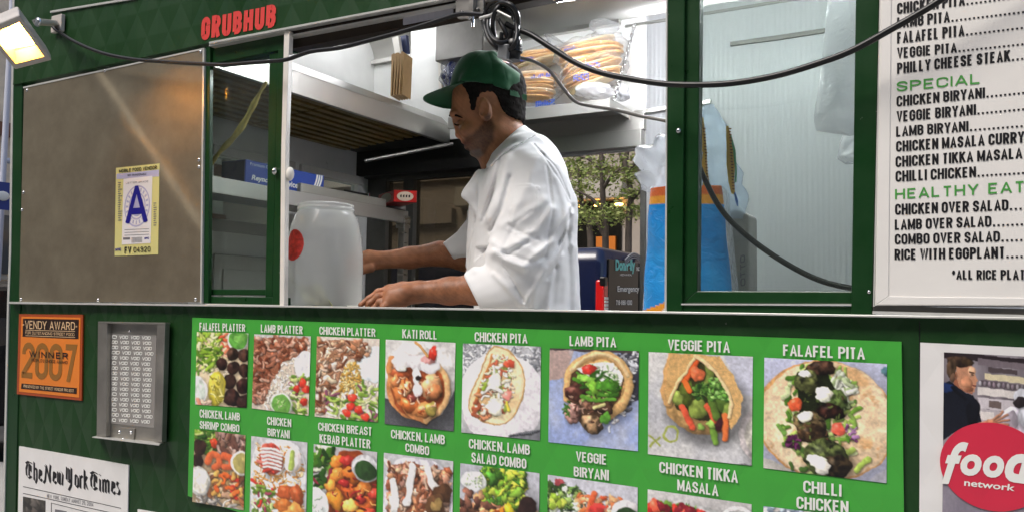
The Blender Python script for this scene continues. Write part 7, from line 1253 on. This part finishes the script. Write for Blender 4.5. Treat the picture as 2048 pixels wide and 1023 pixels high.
# ================================================================== the cook
HC = at(975, 200, .42)
E2 = HC - CP; E2[2] = 0; E2 /= np.linalg.norm(E2); E1 = np.array([E2[1], -E2[0], 0.]); E3 = np.array([0, 0, 1.])
def Q(px, py, d=0.0):
    """pixel on the upright plane d metres behind the head centre -> local (a, b, c)"""
    r = ray(px, py); t = (np.dot(HC - CP, E2) + d) / np.dot(r, E2); p = CP + r * t - HC; return np.array([p @ E1, p @ E2, p[2]])
def toW(v): v = np.asarray(v); return HC + v[:, :1] * E1 + v[:, 1:2] * E2 + v[:, 2:3] * E3
S_ = float(np.linalg.norm(Q(1000, 200) - Q(950, 200))) / 50
class SDF:
    def __init__(s, lo, hi, h):
        s.lo = np.array(lo, float); s.h = h; s.n = np.ceil((np.array(hi) - s.lo) / h).astype(int) + 1; s.f = np.full(s.n, .06, np.float32)
    def like(s):
        o = SDF(s.lo, s.lo + s.h, s.h); o.n = s.n; o.f = np.full(s.n, .06, np.float32); return o
    def win(s, lo, hi):
        i0 = np.clip(np.floor((np.array(lo) - s.lo) / s.h).astype(int), 0, s.n); i1 = np.clip(np.ceil((np.array(hi) - s.lo) / s.h).astype(int) + 1, 0, s.n)
        ax = [s.lo[k] + s.h * np.arange(i0[k], i1[k]) for k in range(3)]
        return tuple(slice(i0[k], i1[k]) for k in range(3)), np.stack(np.meshgrid(*ax, indexing='ij'), -1).astype(np.float32)
    def comb(s, sl, d, k, mode):
        f = s.f[sl]
        if f.size == 0: return s
        if mode == 'sub': d = -d; h = np.clip(.5 - .5 * (f - d) / k, 0, 1); s.f[sl] = f * (1 - h) + d * h + k * h * (1 - h)
        else: h = np.clip(.5 + .5 * (f - d) / k, 0, 1); s.f[sl] = f * (1 - h) + d * h - k * h * (1 - h)
        return s
    def cap(s, a, b, ra, rb=None, k=.012, mode='add', sc=(1, 1, 1)):
        rb = ra if rb is None else rb; sc = np.array(sc, np.float32); a, b = np.array(a), np.array(b); R = (max(ra, rb) + .06) * np.maximum(1, 1 / sc)
        sl, P = s.win(np.minimum(a, b) - R, np.maximum(a, b) + R)
        if P.size == 0: return s
        P = P * sc; A, B = (a * sc).astype(np.float32), (b * sc).astype(np.float32); ab = B - A; t = np.clip(((P - A) @ ab) / max(1e-9, ab @ ab), 0, 1)
        d = np.sqrt((((P - A) - t[..., None] * ab) ** 2).sum(-1)) - (ra + (rb - ra) * t); return s.comb(sl, d, k, mode)
    def chain(s, pts, rs, **k):
        for i in range(len(pts) - 1): s.cap(pts[i], pts[i + 1], rs[i], rs[i + 1], **k)
        return s
    def ell(s, c, r, rot=0.0, k=.012, mode='add', axis='b', rot2=0.0):
        c = np.array(c); r = np.array(r, np.float32); R = max(r) + .05; sl, P = s.win(c - R, c + R)
        if P.size == 0: return s
        P = P - c.astype(np.float32); ca, sa = math.cos(rot), math.sin(rot)
        P = np.stack([P[..., 0] * ca + P[..., 2] * sa, P[..., 1], -P[..., 0] * sa + P[..., 2] * ca], -1)
        if rot2: cb, sb = math.cos(rot2), math.sin(rot2); P = np.stack([P[..., 0] * cb + P[..., 1] * sb, -P[..., 0] * sb + P[..., 1] * cb, P[..., 2]], -1)
        k0 = np.sqrt(((P / r) ** 2).sum(-1)); k1 = np.sqrt(((P / r ** 2) ** 2).sum(-1)) + 1e-6; return s.comb(sl, k0 * (k0 - 1) / k1, k, mode)
    def grid(s): return s.win(s.lo, s.lo + s.h * (s.n - 1))[1]
    def mesh(s):
        f = s.f; n = np.array(f.shape); ins = f < 0
        cnt = np.zeros(n - 1, np.int8)
        for dx in (0, 1):
            for dy in (0, 1):
                for dz in (0, 1): cnt += ins[dx:n[0] - 1 + dx, dy:n[1] - 1 + dy, dz:n[2] - 1 + dz]
        act = (cnt > 0) & (cnt < 8); ix = np.argwhere(act); idx = np.full(act.shape, -1, np.int64); idx[act] = np.arange(len(ix))
        acc = np.zeros((len(ix), 3)); w = np.zeros(len(ix)); C = [(x, y, z) for x in (0, 1) for y in (0, 1) for z in (0, 1)]
        for a in C:
            for b in C:
                if sum(abs(p - q) for p, q in zip(a, b)) == 1 and a < b:
                    fa = f[ix[:, 0] + a[0], ix[:, 1] + a[1], ix[:, 2] + a[2]]; fb = f[ix[:, 0] + b[0], ix[:, 1] + b[1], ix[:, 2] + b[2]]
                    m = (fa < 0) != (fb < 0); t = np.where(m, fa / np.where(m, fa - fb, 1), 0)[:, None]; p = np.array(a) * (1 - t) + np.array(b) * t; acc += np.where(m[:, None], p, 0); w += m
        V = s.lo + s.h * (ix + acc / w[:, None]); F = []
        for ax in range(3):
            o1, o2 = [(1, 2), (2, 0), (0, 1)][ax]; e = [slice(None)] * 3; g = [slice(None)] * 3; e[ax] = slice(0, -1); g[ax] = slice(1, None)
            A, B = ins[tuple(e)], ins[tuple(g)]
            for flip, m in ((0, A & ~B), (1, ~A & B)):
                q = np.argwhere(m); q = q[(q[:, o1] > 0) & (q[:, o2] > 0) & (q[:, o1] < n[o1] - 1) & (q[:, o2] < n[o2] - 1)]
                def at_(d1, d2): r = q.copy(); r[:, o1] -= d1; r[:, o2] -= d2; return idx[r[:, 0], r[:, 1], r[:, 2]]
                c = [at_(1, 1), at_(0, 1), at_(0, 0), at_(1, 0)]; F.append(np.stack(c if not flip else c[::-1], 1))
        F = np.concatenate(F); return V, F[(F >= 0).all(1)]
def sdf_obj(name, s, mats, parent, col=None):
    V, F = s.mesh(); o = mesh_obj(name, toW(V), F.tolist(), mats, parent, smooth=True)
    if col is not None:
        c = np.concatenate([col(V), np.ones((len(V), 1))], 1); a = o.data.color_attributes.new('ink', 'FLOAT_COLOR', 'POINT'); a.data.foreach_set('color', c.astype(np.float32).ravel())
    return o
def inpoly(V, pts, d=0.0):
    """signed distance (inside negative) of local points to a pixel polygon, in metres, on the (a,c) plane"""
    P2 = np.array([Q(x, y, d)[[0, 2]] for x, y in pts]); X = V[..., 0]; Z = V[..., 2]; ins = np.zeros(X.shape, bool); dm = np.full(X.shape, 9., np.float32)
    for i in range(len(P2)):
        (x0, z0), (x1, z1) = P2[i - 1], P2[i]; ins ^= ((z0 > Z) != (z1 > Z)) & (X < (x1 - x0) * (Z - z0) / (z1 - z0 + 1e-12) + x0)
        t = np.clip(((X - x0) * (x1 - x0) + (Z - z0) * (z1 - z0)) / ((x1 - x0) ** 2 + (z1 - z0) ** 2 + 1e-12), 0, 1); dm = np.minimum(dm, np.hypot(X - x0 - t * (x1 - x0), Z - z0 - t * (z1 - z0)))
    return np.where(ins, -dm, dm)
def lined(V, pts, d=0.0):
    P2 = np.array([Q(x, y, d)[[0, 2]] for x, y in pts]); X = V[..., 0]; Z = V[..., 2]; dm = np.full(X.shape, 9., np.float32)
    for i in range(1, len(P2)):
        (x0, z0), (x1, z1) = P2[i - 1], P2[i]; t = np.clip(((X - x0) * (x1 - x0) + (Z - z0) * (z1 - z0)) / ((x1 - x0) ** 2 + (z1 - z0) ** 2 + 1e-12), 0, 1); dm = np.minimum(dm, np.hypot(X - x0 - t * (x1 - x0), Z - z0 - t * (z1 - z0)))
    return dm
foot = HC + E1 * (Q(1050, 500)[0]); man = thing('person', (foot[0], foot[1], ZF), 'cook in green cap and white jacket with rolled sleeves, looking down, both hands busy', 'person')
px = S_
# ---- body: head, neck, trunk, arms and hands as one surface
B = SDF(Q(690, 110, .0) - np.array([0, .36, .02]), Q(1180, 110, .0) * np.array([1, 0, 0]) + np.array([0, .36, .10]), .0034) if False else SDF((Q(688, 400)[0] - .03, -.34, Q(1000, 640)[2]), (Q(1165, 400)[0], .34, Q(970, 108)[2] + .02), .0034)
HT = .42                                     # head pitch in the picture plane (chin tucked)
B.ell(Q(978, 178), (70 * px, .078, 60 * px), rot=.25, k=.02)                # cranium
B.ell(Q(953, 229), (46 * px, .062, 61 * px), rot=.45, k=.03)               # face mass
B.ell(Q(960, 268), (40 * px, .054, 38 * px), rot=.3, k=.025)               # jaw
B.ell(Q(952, 300), (15 * px, .026, 13 * px), k=.02)                        # chin
B.cap(Q(975, 296), Q(990, 262, -.05), .020, .022, k=.03); B.cap(Q(975, 296), Q(990, 262, .05), .020, .022, k=.03)   # jaw line
B.cap(Q(906, 228, -.035), Q(906, 228, .035), .0105, k=.014)                # brow ridge
B.cap(Q(911, 243), Q(921, 266), .0095, .0135, k=.007); B.ell(Q(920, 268), (10 * px, .014, 8 * px), rot=.5, k=.008); B.ell(Q(926, 272, -.013), (8 * px, .008, 6 * px), k=.006); B.ell(Q(926, 272, .013), (8 * px, .008, 6 * px), k=.006)
B.ell(Q(918, 247, -.034), (10 * px, .016, 8 * px), k=.010, mode='sub'); B.ell(Q(918, 247, .034), (10 * px, .016, 8 * px), k=.010, mode='sub')
for sg in (-1, 1): B.ell(Q(922, 248, sg * .031), (9 * px, .012, 8 * px), k=.006); B.ell(Q(936, 262, sg * .048), (18 * px, .018, 14 * px), k=.02)
B.cap(Q(929, 284, -.014), Q(929, 284, .014), .0062, k=.008); B.cap(Q(934, 295, -.013), Q(934, 295, .013), .0066, k=.008); B.cap(Q(926, 290, -.022), Q(926, 290, .022), .0028, k=.006, mode='sub')
B.ell(Q(940, 301), (9 * px, .016, 4 * px), k=.008, mode='sub')
for sg in (-1, 1):                                                           # ears
    B.ell(Q(970, 219, sg * .0765), (12.5 * px, .0085, 23.5 * px), rot=.14, k=.006); B.ell(Q(968, 216, sg * .086), (7.5 * px, .0075, 14 * px), rot=.14, k=.003, mode='sub'); B.ell(Q(964, 225, sg * .087), (5 * px, .012, 7 * px), k=.003, mode='sub'); B.cap(Q(958, 219, sg * .079), Q(960, 229, sg * .079), .0034, k=.004); B.chain([Q(972, 203, sg * .084), Q(978, 212, sg * .0845), Q(976, 228, sg * .0835)], [.0022, .0022, .002], k=.003)
B.cap(Q(1003, 245), Q(1022, 300), .058, .062, k=.04); B.cap(Q(985, 280), Q(1000, 330), .046, .055, k=.03)          # neck
B.cap(Q(1040, 340), Q(1055, 630), .085, .095, k=.06, sc=(1, .62, 1)); B.cap(Q(1045, 345, -.13), Q(1045, 345, .14), .055, k=.05)  # trunk, shoulders
NE = Q(1030, 582, -.22); NW = Q(836, 583, -.16); B.cap(Q(1052, 360, -.15), NE, .052, .042, k=.03)
B.chain([NE, Q(948, 578, -.20), Q(900, 581, -.185), NW], [.044, .041, .037, .0285], k=.015)
FE = Q(930, 515, .20); FW = Q(756, 520, .20); B.cap(Q(1030, 360, .16), FE, .05, .042, k=.03); B.chain([FE, Q(880, 507, .2), Q(820, 515, .2), FW], [.042, .039, .034, .027], k=.015)
# near hand: palm, four bent fingers, thumb
B.chain([NW, Q(808, 588, -.165), Q(786, 590, -.17)], [.0285, .030, .027], k=.014, sc=(1, .8, 1)); B.chain([NW, Q(806, 580, -.14), Q(780, 580, -.135)], [.026, .023, .018], k=.012); B.cap(Q(800, 600, -.185), Q(776, 604, -.19), .022, .017, k=.012)
FG = [([Q(778, 577, -.135), Q(757, 584, -.14), Q(737, 597, -.145), Q(721, 609, -.15)], [.0112, .0100, .0090, .0074]),
      ([Q(780, 586, -.158), Q(756, 593, -.165), Q(739, 606, -.168), Q(733, 619, -.165)], [.0112, .0100, .0092, .0076]),
      ([Q(780, 597, -.178), Q(760, 604, -.186), Q(748, 616, -.186), Q(748, 627, -.178)], [.0108, .0098, .0088, .0074]),
      ([Q(782, 607, -.196), Q(768, 613, -.203), Q(759, 624, -.20), Q(761, 633, -.192)], [.0094, .0086, .0078, .0066])]
for P, R in FG: B.chain(P, R, k=.005)
for P, R in FG: B.ell(P[1], (.0115, .0115, .0105), k=.006)
B.chain([Q(812, 592, -.125), Q(786, 602, -.108), Q(762, 610, -.112), Q(740, 615, -.128)], [.017, .0135, .0115, .009], k=.008)
# far hand: a loose fist behind the jar
B.chain([FW, Q(738, 520, .2), Q(722, 522, .2)], [.027, .031, .028], k=.014)
for i in range(4):
    y = 508 + 9 * i; P = [Q(722, y, .185 - .004 * i), Q(702, y + 4, .18), Q(697, y + 14, .195), Q(712, y + 17, .21)]; B.chain(P, [.0108, .0102, .0094, .008], k=.005)
B.chain([Q(742, 535, .175), Q(722, 541, .165), Q(704, 536, .17)], [.015, .012, .0095], k=.008)
rs_ = np.random.RandomState(3)
def skin_col(V):
    base = np.array(lin('A87250')); n = len(V); c = np.tile(base, (n, 1)); f1 = wobble(5, .10, 60); f2 = wobble(6, .10, 220)
    c *= (1 + f1(V) * .5 + f2(V) * .5)[:, None]
    hd = V[:, 2] > Q(960, 330)[2]
    beard = np.clip(-inpoly(V, [(925, 279), (945, 272), (960, 255), (968, 238), (985, 236), (992, 262), (990, 292), (972, 318), (950, 322), (930, 312), (920, 292)]) / .012, 0, 1) * hd; ns = rs_.rand(n)
    c = c * (1 - (.80 * beard * (.7 + .3 * ns))[:, None]) + np.array([.012, .010, .009]) * (.5 * beard)[:, None]
    gt = np.clip(-inpoly(V, [(936, 302), (962, 300), (970, 316), (955, 326), (938, 316)]) / .008, 0, 1) * hd; c = c * (1 - .55 * gt)[:, None] + np.array([.16, .15, .14]) * (.55 * gt)[:, None]
    lip = np.clip(1 - lined(V, [(926, 290), (940, 291)]) / .009, 0, 1) * hd; c = c * (1 - lip[:, None] * np.array([.25, .5, .5]))
    pk = np.clip(1 - np.linalg.norm(V - Q(918, 272, 0), axis=1) / .03, 0, 1); c = c * (1 + pk[:, None] * np.array([.15, -.05, -.05]))
    arm = (V[:, 2] < Q(900, 470)[2]); strk = (np.sin(V[:, 0] * 420 + 60 * V[:, 2] + 3 * f2(V) * 20) * .5 + .5) ** 3 * (V[:, 0] > Q(838, 560)[0]) * arm; c = c * (1 - .30 * strk * rs_.uniform(.4, 1, n))[:, None]
    c = np.where(arm[:, None], c * np.array([.86, .80, .76]), c); return np.clip(c, .01, 1)
M['skin'] = print_mat('brown_skin', .48, 0.0); _p = M['skin'].node_tree.nodes['Principled BSDF']; _p.inputs['Subsurface Weight'].default_value = .12; _p.inputs['Subsurface Radius'].default_value = (.010, .004, .002); _p.inputs['Subsurface Scale'].default_value = .6
_n = M['skin'].node_tree.nodes; _t = _n.new('ShaderNodeTexNoise'); _t.inputs['Scale'].default_value = 260; _t.inputs['Detail'].default_value = 5; _g = _n.new('ShaderNodeNewGeometry'); _bp = _n.new('ShaderNodeBump'); _bp.inputs['Distance'].default_value = .0008; _bp.inputs['Strength'].default_value = .8
M['skin'].node_tree.links.new(_g.outputs['Position'], _t.inputs['Vector']); M['skin'].node_tree.links.new(_t.outputs[0], _bp.inputs['Height']); M['skin'].node_tree.links.new(_bp.outputs[0], _p.inputs['Normal'])
sdf_obj('body', B, M['skin'], man, skin_col)
# ---- hair, brows, lashes
HS = SDF(Q(890, 260) - np.array([0, .11, 0]), np.array([Q(1060, 120)[0], .11, Q(1000, 120)[2]]), .003)
HS.ell(Q(980, 180), (73 * px, .085, 63 * px), rot=.25, k=.01); HS.ell(Q(952, 212), (30 * px, .0755, 42 * px), rot=.2, k=.012); HS.ell(Q(974, 188), (36 * px, .0885, 24 * px), k=.012); HS.cap(Q(1008, 215), Q(1014, 240), .064, .060, k=.03)
G = HS.grid(); d1 = inpoly(G, [(905, 172), (925, 180), (938, 204), (942, 232), (951, 233), (954, 214), (959, 203), (966, 198), (982, 197), (993, 204), (1000, 226), (1012, 240), (1028, 246), (1050, 246), (1060, 180), (1040, 130), (930, 140)]); nz = wobble(12, .0006, 400)(G.reshape(-1, 3)).reshape(G.shape[:3]); HS.f = np.maximum(HS.f + nz, d1 + .002 + wobble(14, .0012, 330)(G.reshape(-1, 3)).reshape(G.shape[:3])).astype(np.float32)
M['hair'] = mat('dark_hair', (.010, .008, .007), .85, spec=.15, var=.5, vscale=220, bump=.010, bscale=200, stretch=(1, 1, .3)); sdf_obj('hair', HS, M['hair'], man)
for sg in (-1, 1):
    mb = MB(); P = toW(np.array([Q(899.5, 232, sg * .010), Q(903, 230, sg * .026), Q(912, 231, sg * .041), Q(925, 236, sg * .050)])); mb.tube(spline(P, 4), [.0028, .0038, .0042, .0044, .0043, .0042, .0040, .0038, .0035, .003, .0026, .002, .001], 6); mb.build('eyebrow', M['hair'], man)
    mb = MB(); P = toW(np.array([Q(909, 248, sg * .020), Q(912, 250, sg * .033), Q(919, 250, sg * .0425), Q(927, 248, sg * .047)])); mb.tube(spline(P, 4), .0022, 5); mb.build('eyelashes', M['hair'], man)
# ---- cap
M['cap'] = mat('green_cap_cloth', '0B4F2C', .85, var=.08, vscale=30, bump=.003, bscale=500, sheen=.2)
CS = SDF(Q(880, 215) - np.array([0, .115, 0]), np.array([Q(1070, 110)[0], .115, Q(970, 92)[2]]), .003)
CS.ell(Q(972, 172), (72 * px, .089, 64 * px), rot=.2, k=.02); CS.ell(Q(962, 143), (46 * px, .066, 37 * px), rot=-.15, k=.03); CS.ell(Q(1005, 165), (40 * px, .08, 36 * px), rot=.35, k=.025)
CS.ell(Q(1022, 128), (24 * px, .12, 11 * px), rot=-.75, k=.03, mode='sub')
for pl in ([(930, 155), (965, 128), (985, 112)], [(1000, 135), (1008, 160), (1000, 185)], [(925, 168), (960, 162), (1010, 178)], [(985, 112), (996, 150), (995, 195)]):
    for sd in (-1, 1): CS.chain([Q(x, y, sd * (.07 if y > 130 else .045)) for x, y in pl], [.006] * len(pl), k=.022)
G = CS.grid(); pl_ = inpoly(G, [(880, 178), (918, 176), (950, 178), (1000, 190), (1029, 197), (1060, 205), (1080, 90), (870, 90)]); CS.f = np.maximum(CS.f, pl_).astype(np.float32)
hole = np.sqrt(((G - Q(1042, 166)) / np.array([.032, .050, .021])) ** 2 @ np.ones(3)) - 1; CS.f = np.maximum(CS.f, -hole * .025).astype(np.float32)
for pl in ([(970, 106), (950, 130), (934, 172)], [(972, 106), (984, 140), (984, 192)], [(974, 107), (1004, 136), (1012, 175)]): CS.f += (.0011 * np.exp(-(lined(G, pl) / .0022) ** 2)).astype(np.float32)
I = CS.like(); I.ell(Q(976, 178), (70 * px, .083, 60 * px), rot=.2, k=.01); CS.f = np.maximum(CS.f, -(I.f + .001)).astype(np.float32)
cap_ = sdf_obj('cap', CS, M['cap'], man)
def brim(u, v, e):                                          # u across -1..1, v 0 root..1 tip
    w = .078 * math.sqrt(max(0, 1 - .30 * v ** 2)) ; a0 = Q(919, 178); a1 = Q(846, 196); b = u * w * (1 - .35 * v ** 3); rr = 1 - .55 * u * u
    p = a0 + (a1 - a0) * v * (.35 + .65 * rr); back = (.030 if u > 0 else .012) * u * u * (1 - v); drop = (.020 * u + .016 * u * u) * (1 - .25 * v)
    return p + np.array([back + (.02 if u > 0 else .006) * u * u, b, -drop - .003 + e])
mb = MB(); n1, n2 = 20, 12; vs = [brim(-1 + 2 * i / n1, j / n2, e) for e in (.0015, -.0015) for i in range(n1 + 1) for j in range(n2 + 1)]; S2 = (n1 + 1) * (n2 + 1); ii = lambda s, i, j: s * S2 + i * (n2 + 1) + j
fs = [(ii(s, i, j), ii(s, i, j + 1), ii(s, i + 1, j + 1), ii(s, i + 1, j)) for s in (0, 1) for i in range(n1) for j in range(n2)] + [(ii(0, i, n2), ii(1, i, n2), ii(1, i + 1, n2), ii(0, i + 1, n2)) for i in range(n1)] + [(ii(0, k, j), ii(1, k, j), ii(1, k, j + 1), ii(0, k, j + 1)) for k in (0, n1) for j in range(n2)]
mb.add(toW(np.array(vs)), fs, 0, True); mb.build('brim', M['cap'], cap_)
mb = MB(); st = [Q(1020, 185, -.072), Q(1036, 189, -.055), Q(1049, 192, -.02), Q(1050, 192, .02), Q(1036, 189, .06)]; P = spline(toW(np.array(st)), 6)
for k in range(len(P) - 1):
    a, b = P[k], P[k + 1]; z = np.array([0, 0, .0085]); o_ = E1 * .0016; mb.add([a - z, b - z, b + z, a + z, a - z + o_, b - z + o_, b + z + o_, a + z + o_], [(0, 1, 2, 3), (4, 7, 6, 5), (0, 4, 5, 1), (3, 2, 6, 7)], 0, False)
a = toW(np.array([Q(1038, 190, -.045), Q(1054, 196, -.035)])); z = np.array([0, 0, .0085]); o_ = np.array(E2) * .002; mb.add([a[0] - z, a[1] - z, a[1] + z, a[0] + z, a[0] - z + o_, a[1] - z + o_, a[1] + z + o_, a[0] + z + o_], [(0, 1, 2, 3), (7, 6, 5, 4), (0, 4, 5, 1), (1, 5, 6, 2), (2, 6, 7, 3)]); mb.build('strap', M['cap'], cap_)
mb = MB(); mb.ball(toW(np.array([Q(975, 106)]))[0], (.008, .008, .004)); mb.build('button', M['cap'], cap_)
# ---- jacket
J = SDF((Q(870, 400)[0], -.36, Q(1000, 645)[2]), (Q(1180, 400)[0], .34, Q(1040, 248)[2]), .0040)
J.cap(Q(1040, 385), Q(1052, 680), 84 * px, 104 * px, k=.05, sc=(1, .60, 1)); J.cap(Q(1068, 340, -.10), Q(1068, 340, .13), 52 * px, k=.06); J.cap(Q(1050, 330), Q(1075, 420), 62 * px, 72 * px, k=.05, sc=(1, .6, 1))
J.cap(Q(1100, 420), Q(1102, 680), 48 * px, 54 * px, k=.04, sc=(1, .5, 1)); J.cap(Q(975, 400), Q(965, 560), 36 * px, 34 * px, k=.04, sc=(1, .55, 1))
J.chain([Q(1015, 285), Q(1028, 305), Q(1045, 330)], [.072, .080, .085], k=.03)                       # collar base
# near sleeve, bulging over the rolled cuff
J.chain([Q(1062, 362, -.165), Q(1052, 440, -.20), Q(1040, 520, -.225), Q(1034, 560, -.225)], [62 * px, 66 * px, 62 * px, 54 * px], k=.03)
J.chain([Q(1036, 566, -.225), Q(1000, 572, -.22), Q(958, 579, -.21)], [50 * px, 48 * px, 42 * px], k=.012); J.cap(Q(1020, 586, -.235), Q(970, 588, -.222), 42 * px, 38 * px, k=.008)
# far sleeve
J.chain([Q(1010, 365, .18), Q(965, 430, .20), Q(935, 480, .2)], [58 * px, 56 * px, 46 * px], k=.03); J.cap(Q(940, 483, .2), Q(908, 492, .2), 42 * px, 38 * px, k=.01)
# turned-down lapel flap
J.chain([Q(962, 345, -.06), Q(945, 385, -.075), Q(953, 425, -.08)], [.016, .024, .010], k=.012, sc=(1, .8, 1)); J.cap(Q(955, 350, -.06), Q(927, 391, -.085), .010, .004, k=.018); J.cap(Q(950, 420, -.09), Q(930, 391, -.086), .004, .004, k=.02)
# folds: ridges and furrows
def fold(pts, r, d, k=.018, mode='add'): J.chain([Q(x, y, d_) for (x, y), d_ in zip(pts, d if isinstance(d, (list, tuple)) else [d] * len(pts))], [r * .4] + [r] * (len(pts) - 2) + [r * .4] if len(pts) > 2 else [r, r * .5], k=k, mode=mode)
G = J.grid(); near = G[..., 1] < .05
def groove(pts, w, depth, side=-1, soft=1.0):
    global J; m = near if side < 0 else ~near; d = lined(G, pts); J.f += np.where(m, depth * np.exp(-(d / w) ** 2), 0).astype(np.float32)
def ridge(pts, w, h): groove(pts, w, -h)
for pts, w, h in (([(1128, 430), (1090, 495), (1035, 545), (985, 520)], .008, .011), ([(1132, 440), (1110, 500), (1075, 550), (1040, 610)], .007, .012), ([(1000, 470), (1040, 455), (1075, 425)], .009, .007), ([(985, 515), (1020, 505), (1060, 480), (1090, 440)], .009, .010), ([(985, 500), (1000, 530), (1040, 545)], .008, .010),
                  ([(1010, 340), (1000, 400), (975, 450)], .012, .010), ([(990, 345), (975, 400), (960, 440)], .009, .008), ([(1050, 375), (1035, 420), (1020, 445)], .010, .006), ([(1110, 520), (1095, 570), (1085, 620)], .012, .010), ([(1140, 500), (1125, 560), (1118, 620)], .012, .008), ([(960, 450), (955, 500), (950, 545)], .010, .008), ([(985, 555), (1010, 580), (1030, 606)], .006, .007), ([(1020, 500), (1060, 520), (1090, 500)], .008, .006), ([(1100, 380), (1115, 430), (1120, 470)], .009, .006), ([(1085, 330), (1060, 350), (1050, 400)], .010, .005), ([(1075, 545), (1060, 580), (1055, 612)], .007, .008)): ridge(pts, w * 1.3, h * .8)
for pts, w, h in (([(1135, 425), (1100, 510), (1070, 555), (1050, 600)], .006, .006), ([(1128, 470), (1105, 530), (1080, 560)], .006, .005), ([(1005, 520), (1050, 535), (1075, 525)], .006, .009), ([(986, 508), (1010, 520), (1045, 500)], .005, .007), ([(982, 470), (1000, 440), (1015, 380)], .007, .010), ([(1000, 345), (985, 400), (965, 450)], .006, .007), ([(1125, 440), (1128, 500), (1130, 620)], .009, .007), ([(1102, 540), (1092, 620)], .008, .007), ([(1060, 310), (1075, 335), (1100, 360), (1128, 408)], .0022, .0035), ([(1071, 330), (1090, 362), (1128, 412)], .0025, .004), ([(990, 512), (1005, 545), (1040, 605)], .0028, .006), ([(1012, 470), (1040, 488), (1060, 492)], .006, .006), ([(1005, 505), (1024, 465), (1052, 446)], .005, .004), ([(1082, 360), (1090, 440), (1078, 520)], .004, .004), ([(952, 440), (945, 500), (938, 545)], .0022, .004), ([(965, 335), (957, 360), (955, 430), (940, 500), (934, 540)], .0025, .004)): groove(pts, w * 1.1, h * .9)
pk = inpoly(G, [(1023, 395), (1066, 398), (1062, 470), (1055, 482), (1030, 486), (1008, 480)]); J.f -= np.where(near & (pk < 0), .0022, 0).astype(np.float32); J.f += np.where(near & (np.abs(pk + .006) < .0016), .0012, 0).astype(np.float32)
nz1 = wobble(31, .0032, 16)(G.reshape(-1, 3)).reshape(G.shape[:3]); nz2 = wobble(32, .0006, 60)(G.reshape(-1, 3)).reshape(G.shape[:3]); J.f = (J.f + (nz1 + nz2) * .75).astype(np.float32)
# neck opening, collar stand
JN = J.f.copy()
cut = np.maximum(inpoly(G, [(940, 340), (974, 326), (1000, 300), (1030, 272), (1047, 258), (1030, 200), (900, 200)]), -.5)
J.f = np.maximum(J.f, -cut).astype(np.float32)
I = J.like(); I.chain([Q(1000, 240), Q(1014, 290), Q(1022, 330)], [.060, .064, .062], k=.03); I.cap(Q(985, 280), Q(1000, 330), .05, .057, k=.03); J.f = np.maximum(J.f, -(I.f)).astype(np.float32); IN = I.f.copy()
# sleeve mouths
for a, b, r in ((Q(945, 577, -.20), Q(900, 578, -.188), .043), (Q(905, 493, .2), Q(870, 500, .2), .041)):
    I = J.like(); I.cap(a, b, r, r, k=.004); J.f = np.maximum(J.f, -I.f).astype(np.float32)
cf = inpoly(G, [(926, 540), (985, 500), (1010, 560), (1050, 612), (955, 660), (940, 600)]); lim = inpoly(G, [(927, 548), (1000, 480), (1200, 200), (1200, 700), (985, 640), (962, 618)]); arm_ = (G[..., 1] < -.10) & (G[..., 2] < Q(1000, 500)[2]); J.f = np.where(arm_, np.maximum(J.f, lim), J.f).astype(np.float32)
lim2 = inpoly(G, [(881, 478), (911, 455), (940, 420), (990, 330), (1060, 330), (1060, 560), (915, 530)]); arm2 = (G[..., 1] > .12) & (G[..., 0] < Q(960, 450)[0]); J.f = np.where(arm2, np.maximum(J.f, lim2), J.f).astype(np.float32)
KS = J.like(); KS.f = np.maximum(np.maximum(JN - .0045, inpoly(G, [(967, 326), (977, 320), (1002, 299), (1030, 271.5), (1047, 256), (1053, 262), (1068, 287), (1048, 303), (1022, 322), (990, 343), (976, 347)])), -(IN - .001)).astype(np.float32)
M['cloth'] = mat('white_cotton', (.86, .86, .86), .85, var=.02, vscale=9, bump=.004, bscale=700, sheen=.15)
jk = sdf_obj('jacket', J, M['cloth'], man); sdf_obj('collar', KS, M['cloth'], jk)
# ---- trousers and shoes (hidden below the sill)
T = SDF((Q(930, 640)[0], -.26, ZF - HC[2] - .01), (Q(1170, 640)[0], .26, Q(1000, 620)[2]), .012)
hz_ = Q(1050, 660)
for sg in (-1, 1): T.chain([hz_ + np.array([0, sg * .09, 0]), np.array([hz_[0] - .02, sg * .11, -1.32 + .0]), np.array([hz_[0], sg * .12, ZF - HC[2] + .07])], [.105, .08, .07], k=.03)
sdf_obj('trousers', T, mat('dark_trousers', '1A1A20', .8), man)
for sg in (-1, 1): mb = MB(); c = HC + E1 * (hz_[0] - .05) + E2 * sg * .12; mb.ball((c[0], c[1], ZF + .045), (.13, .055, .05)); mb.build('shoe', M['black'], man)
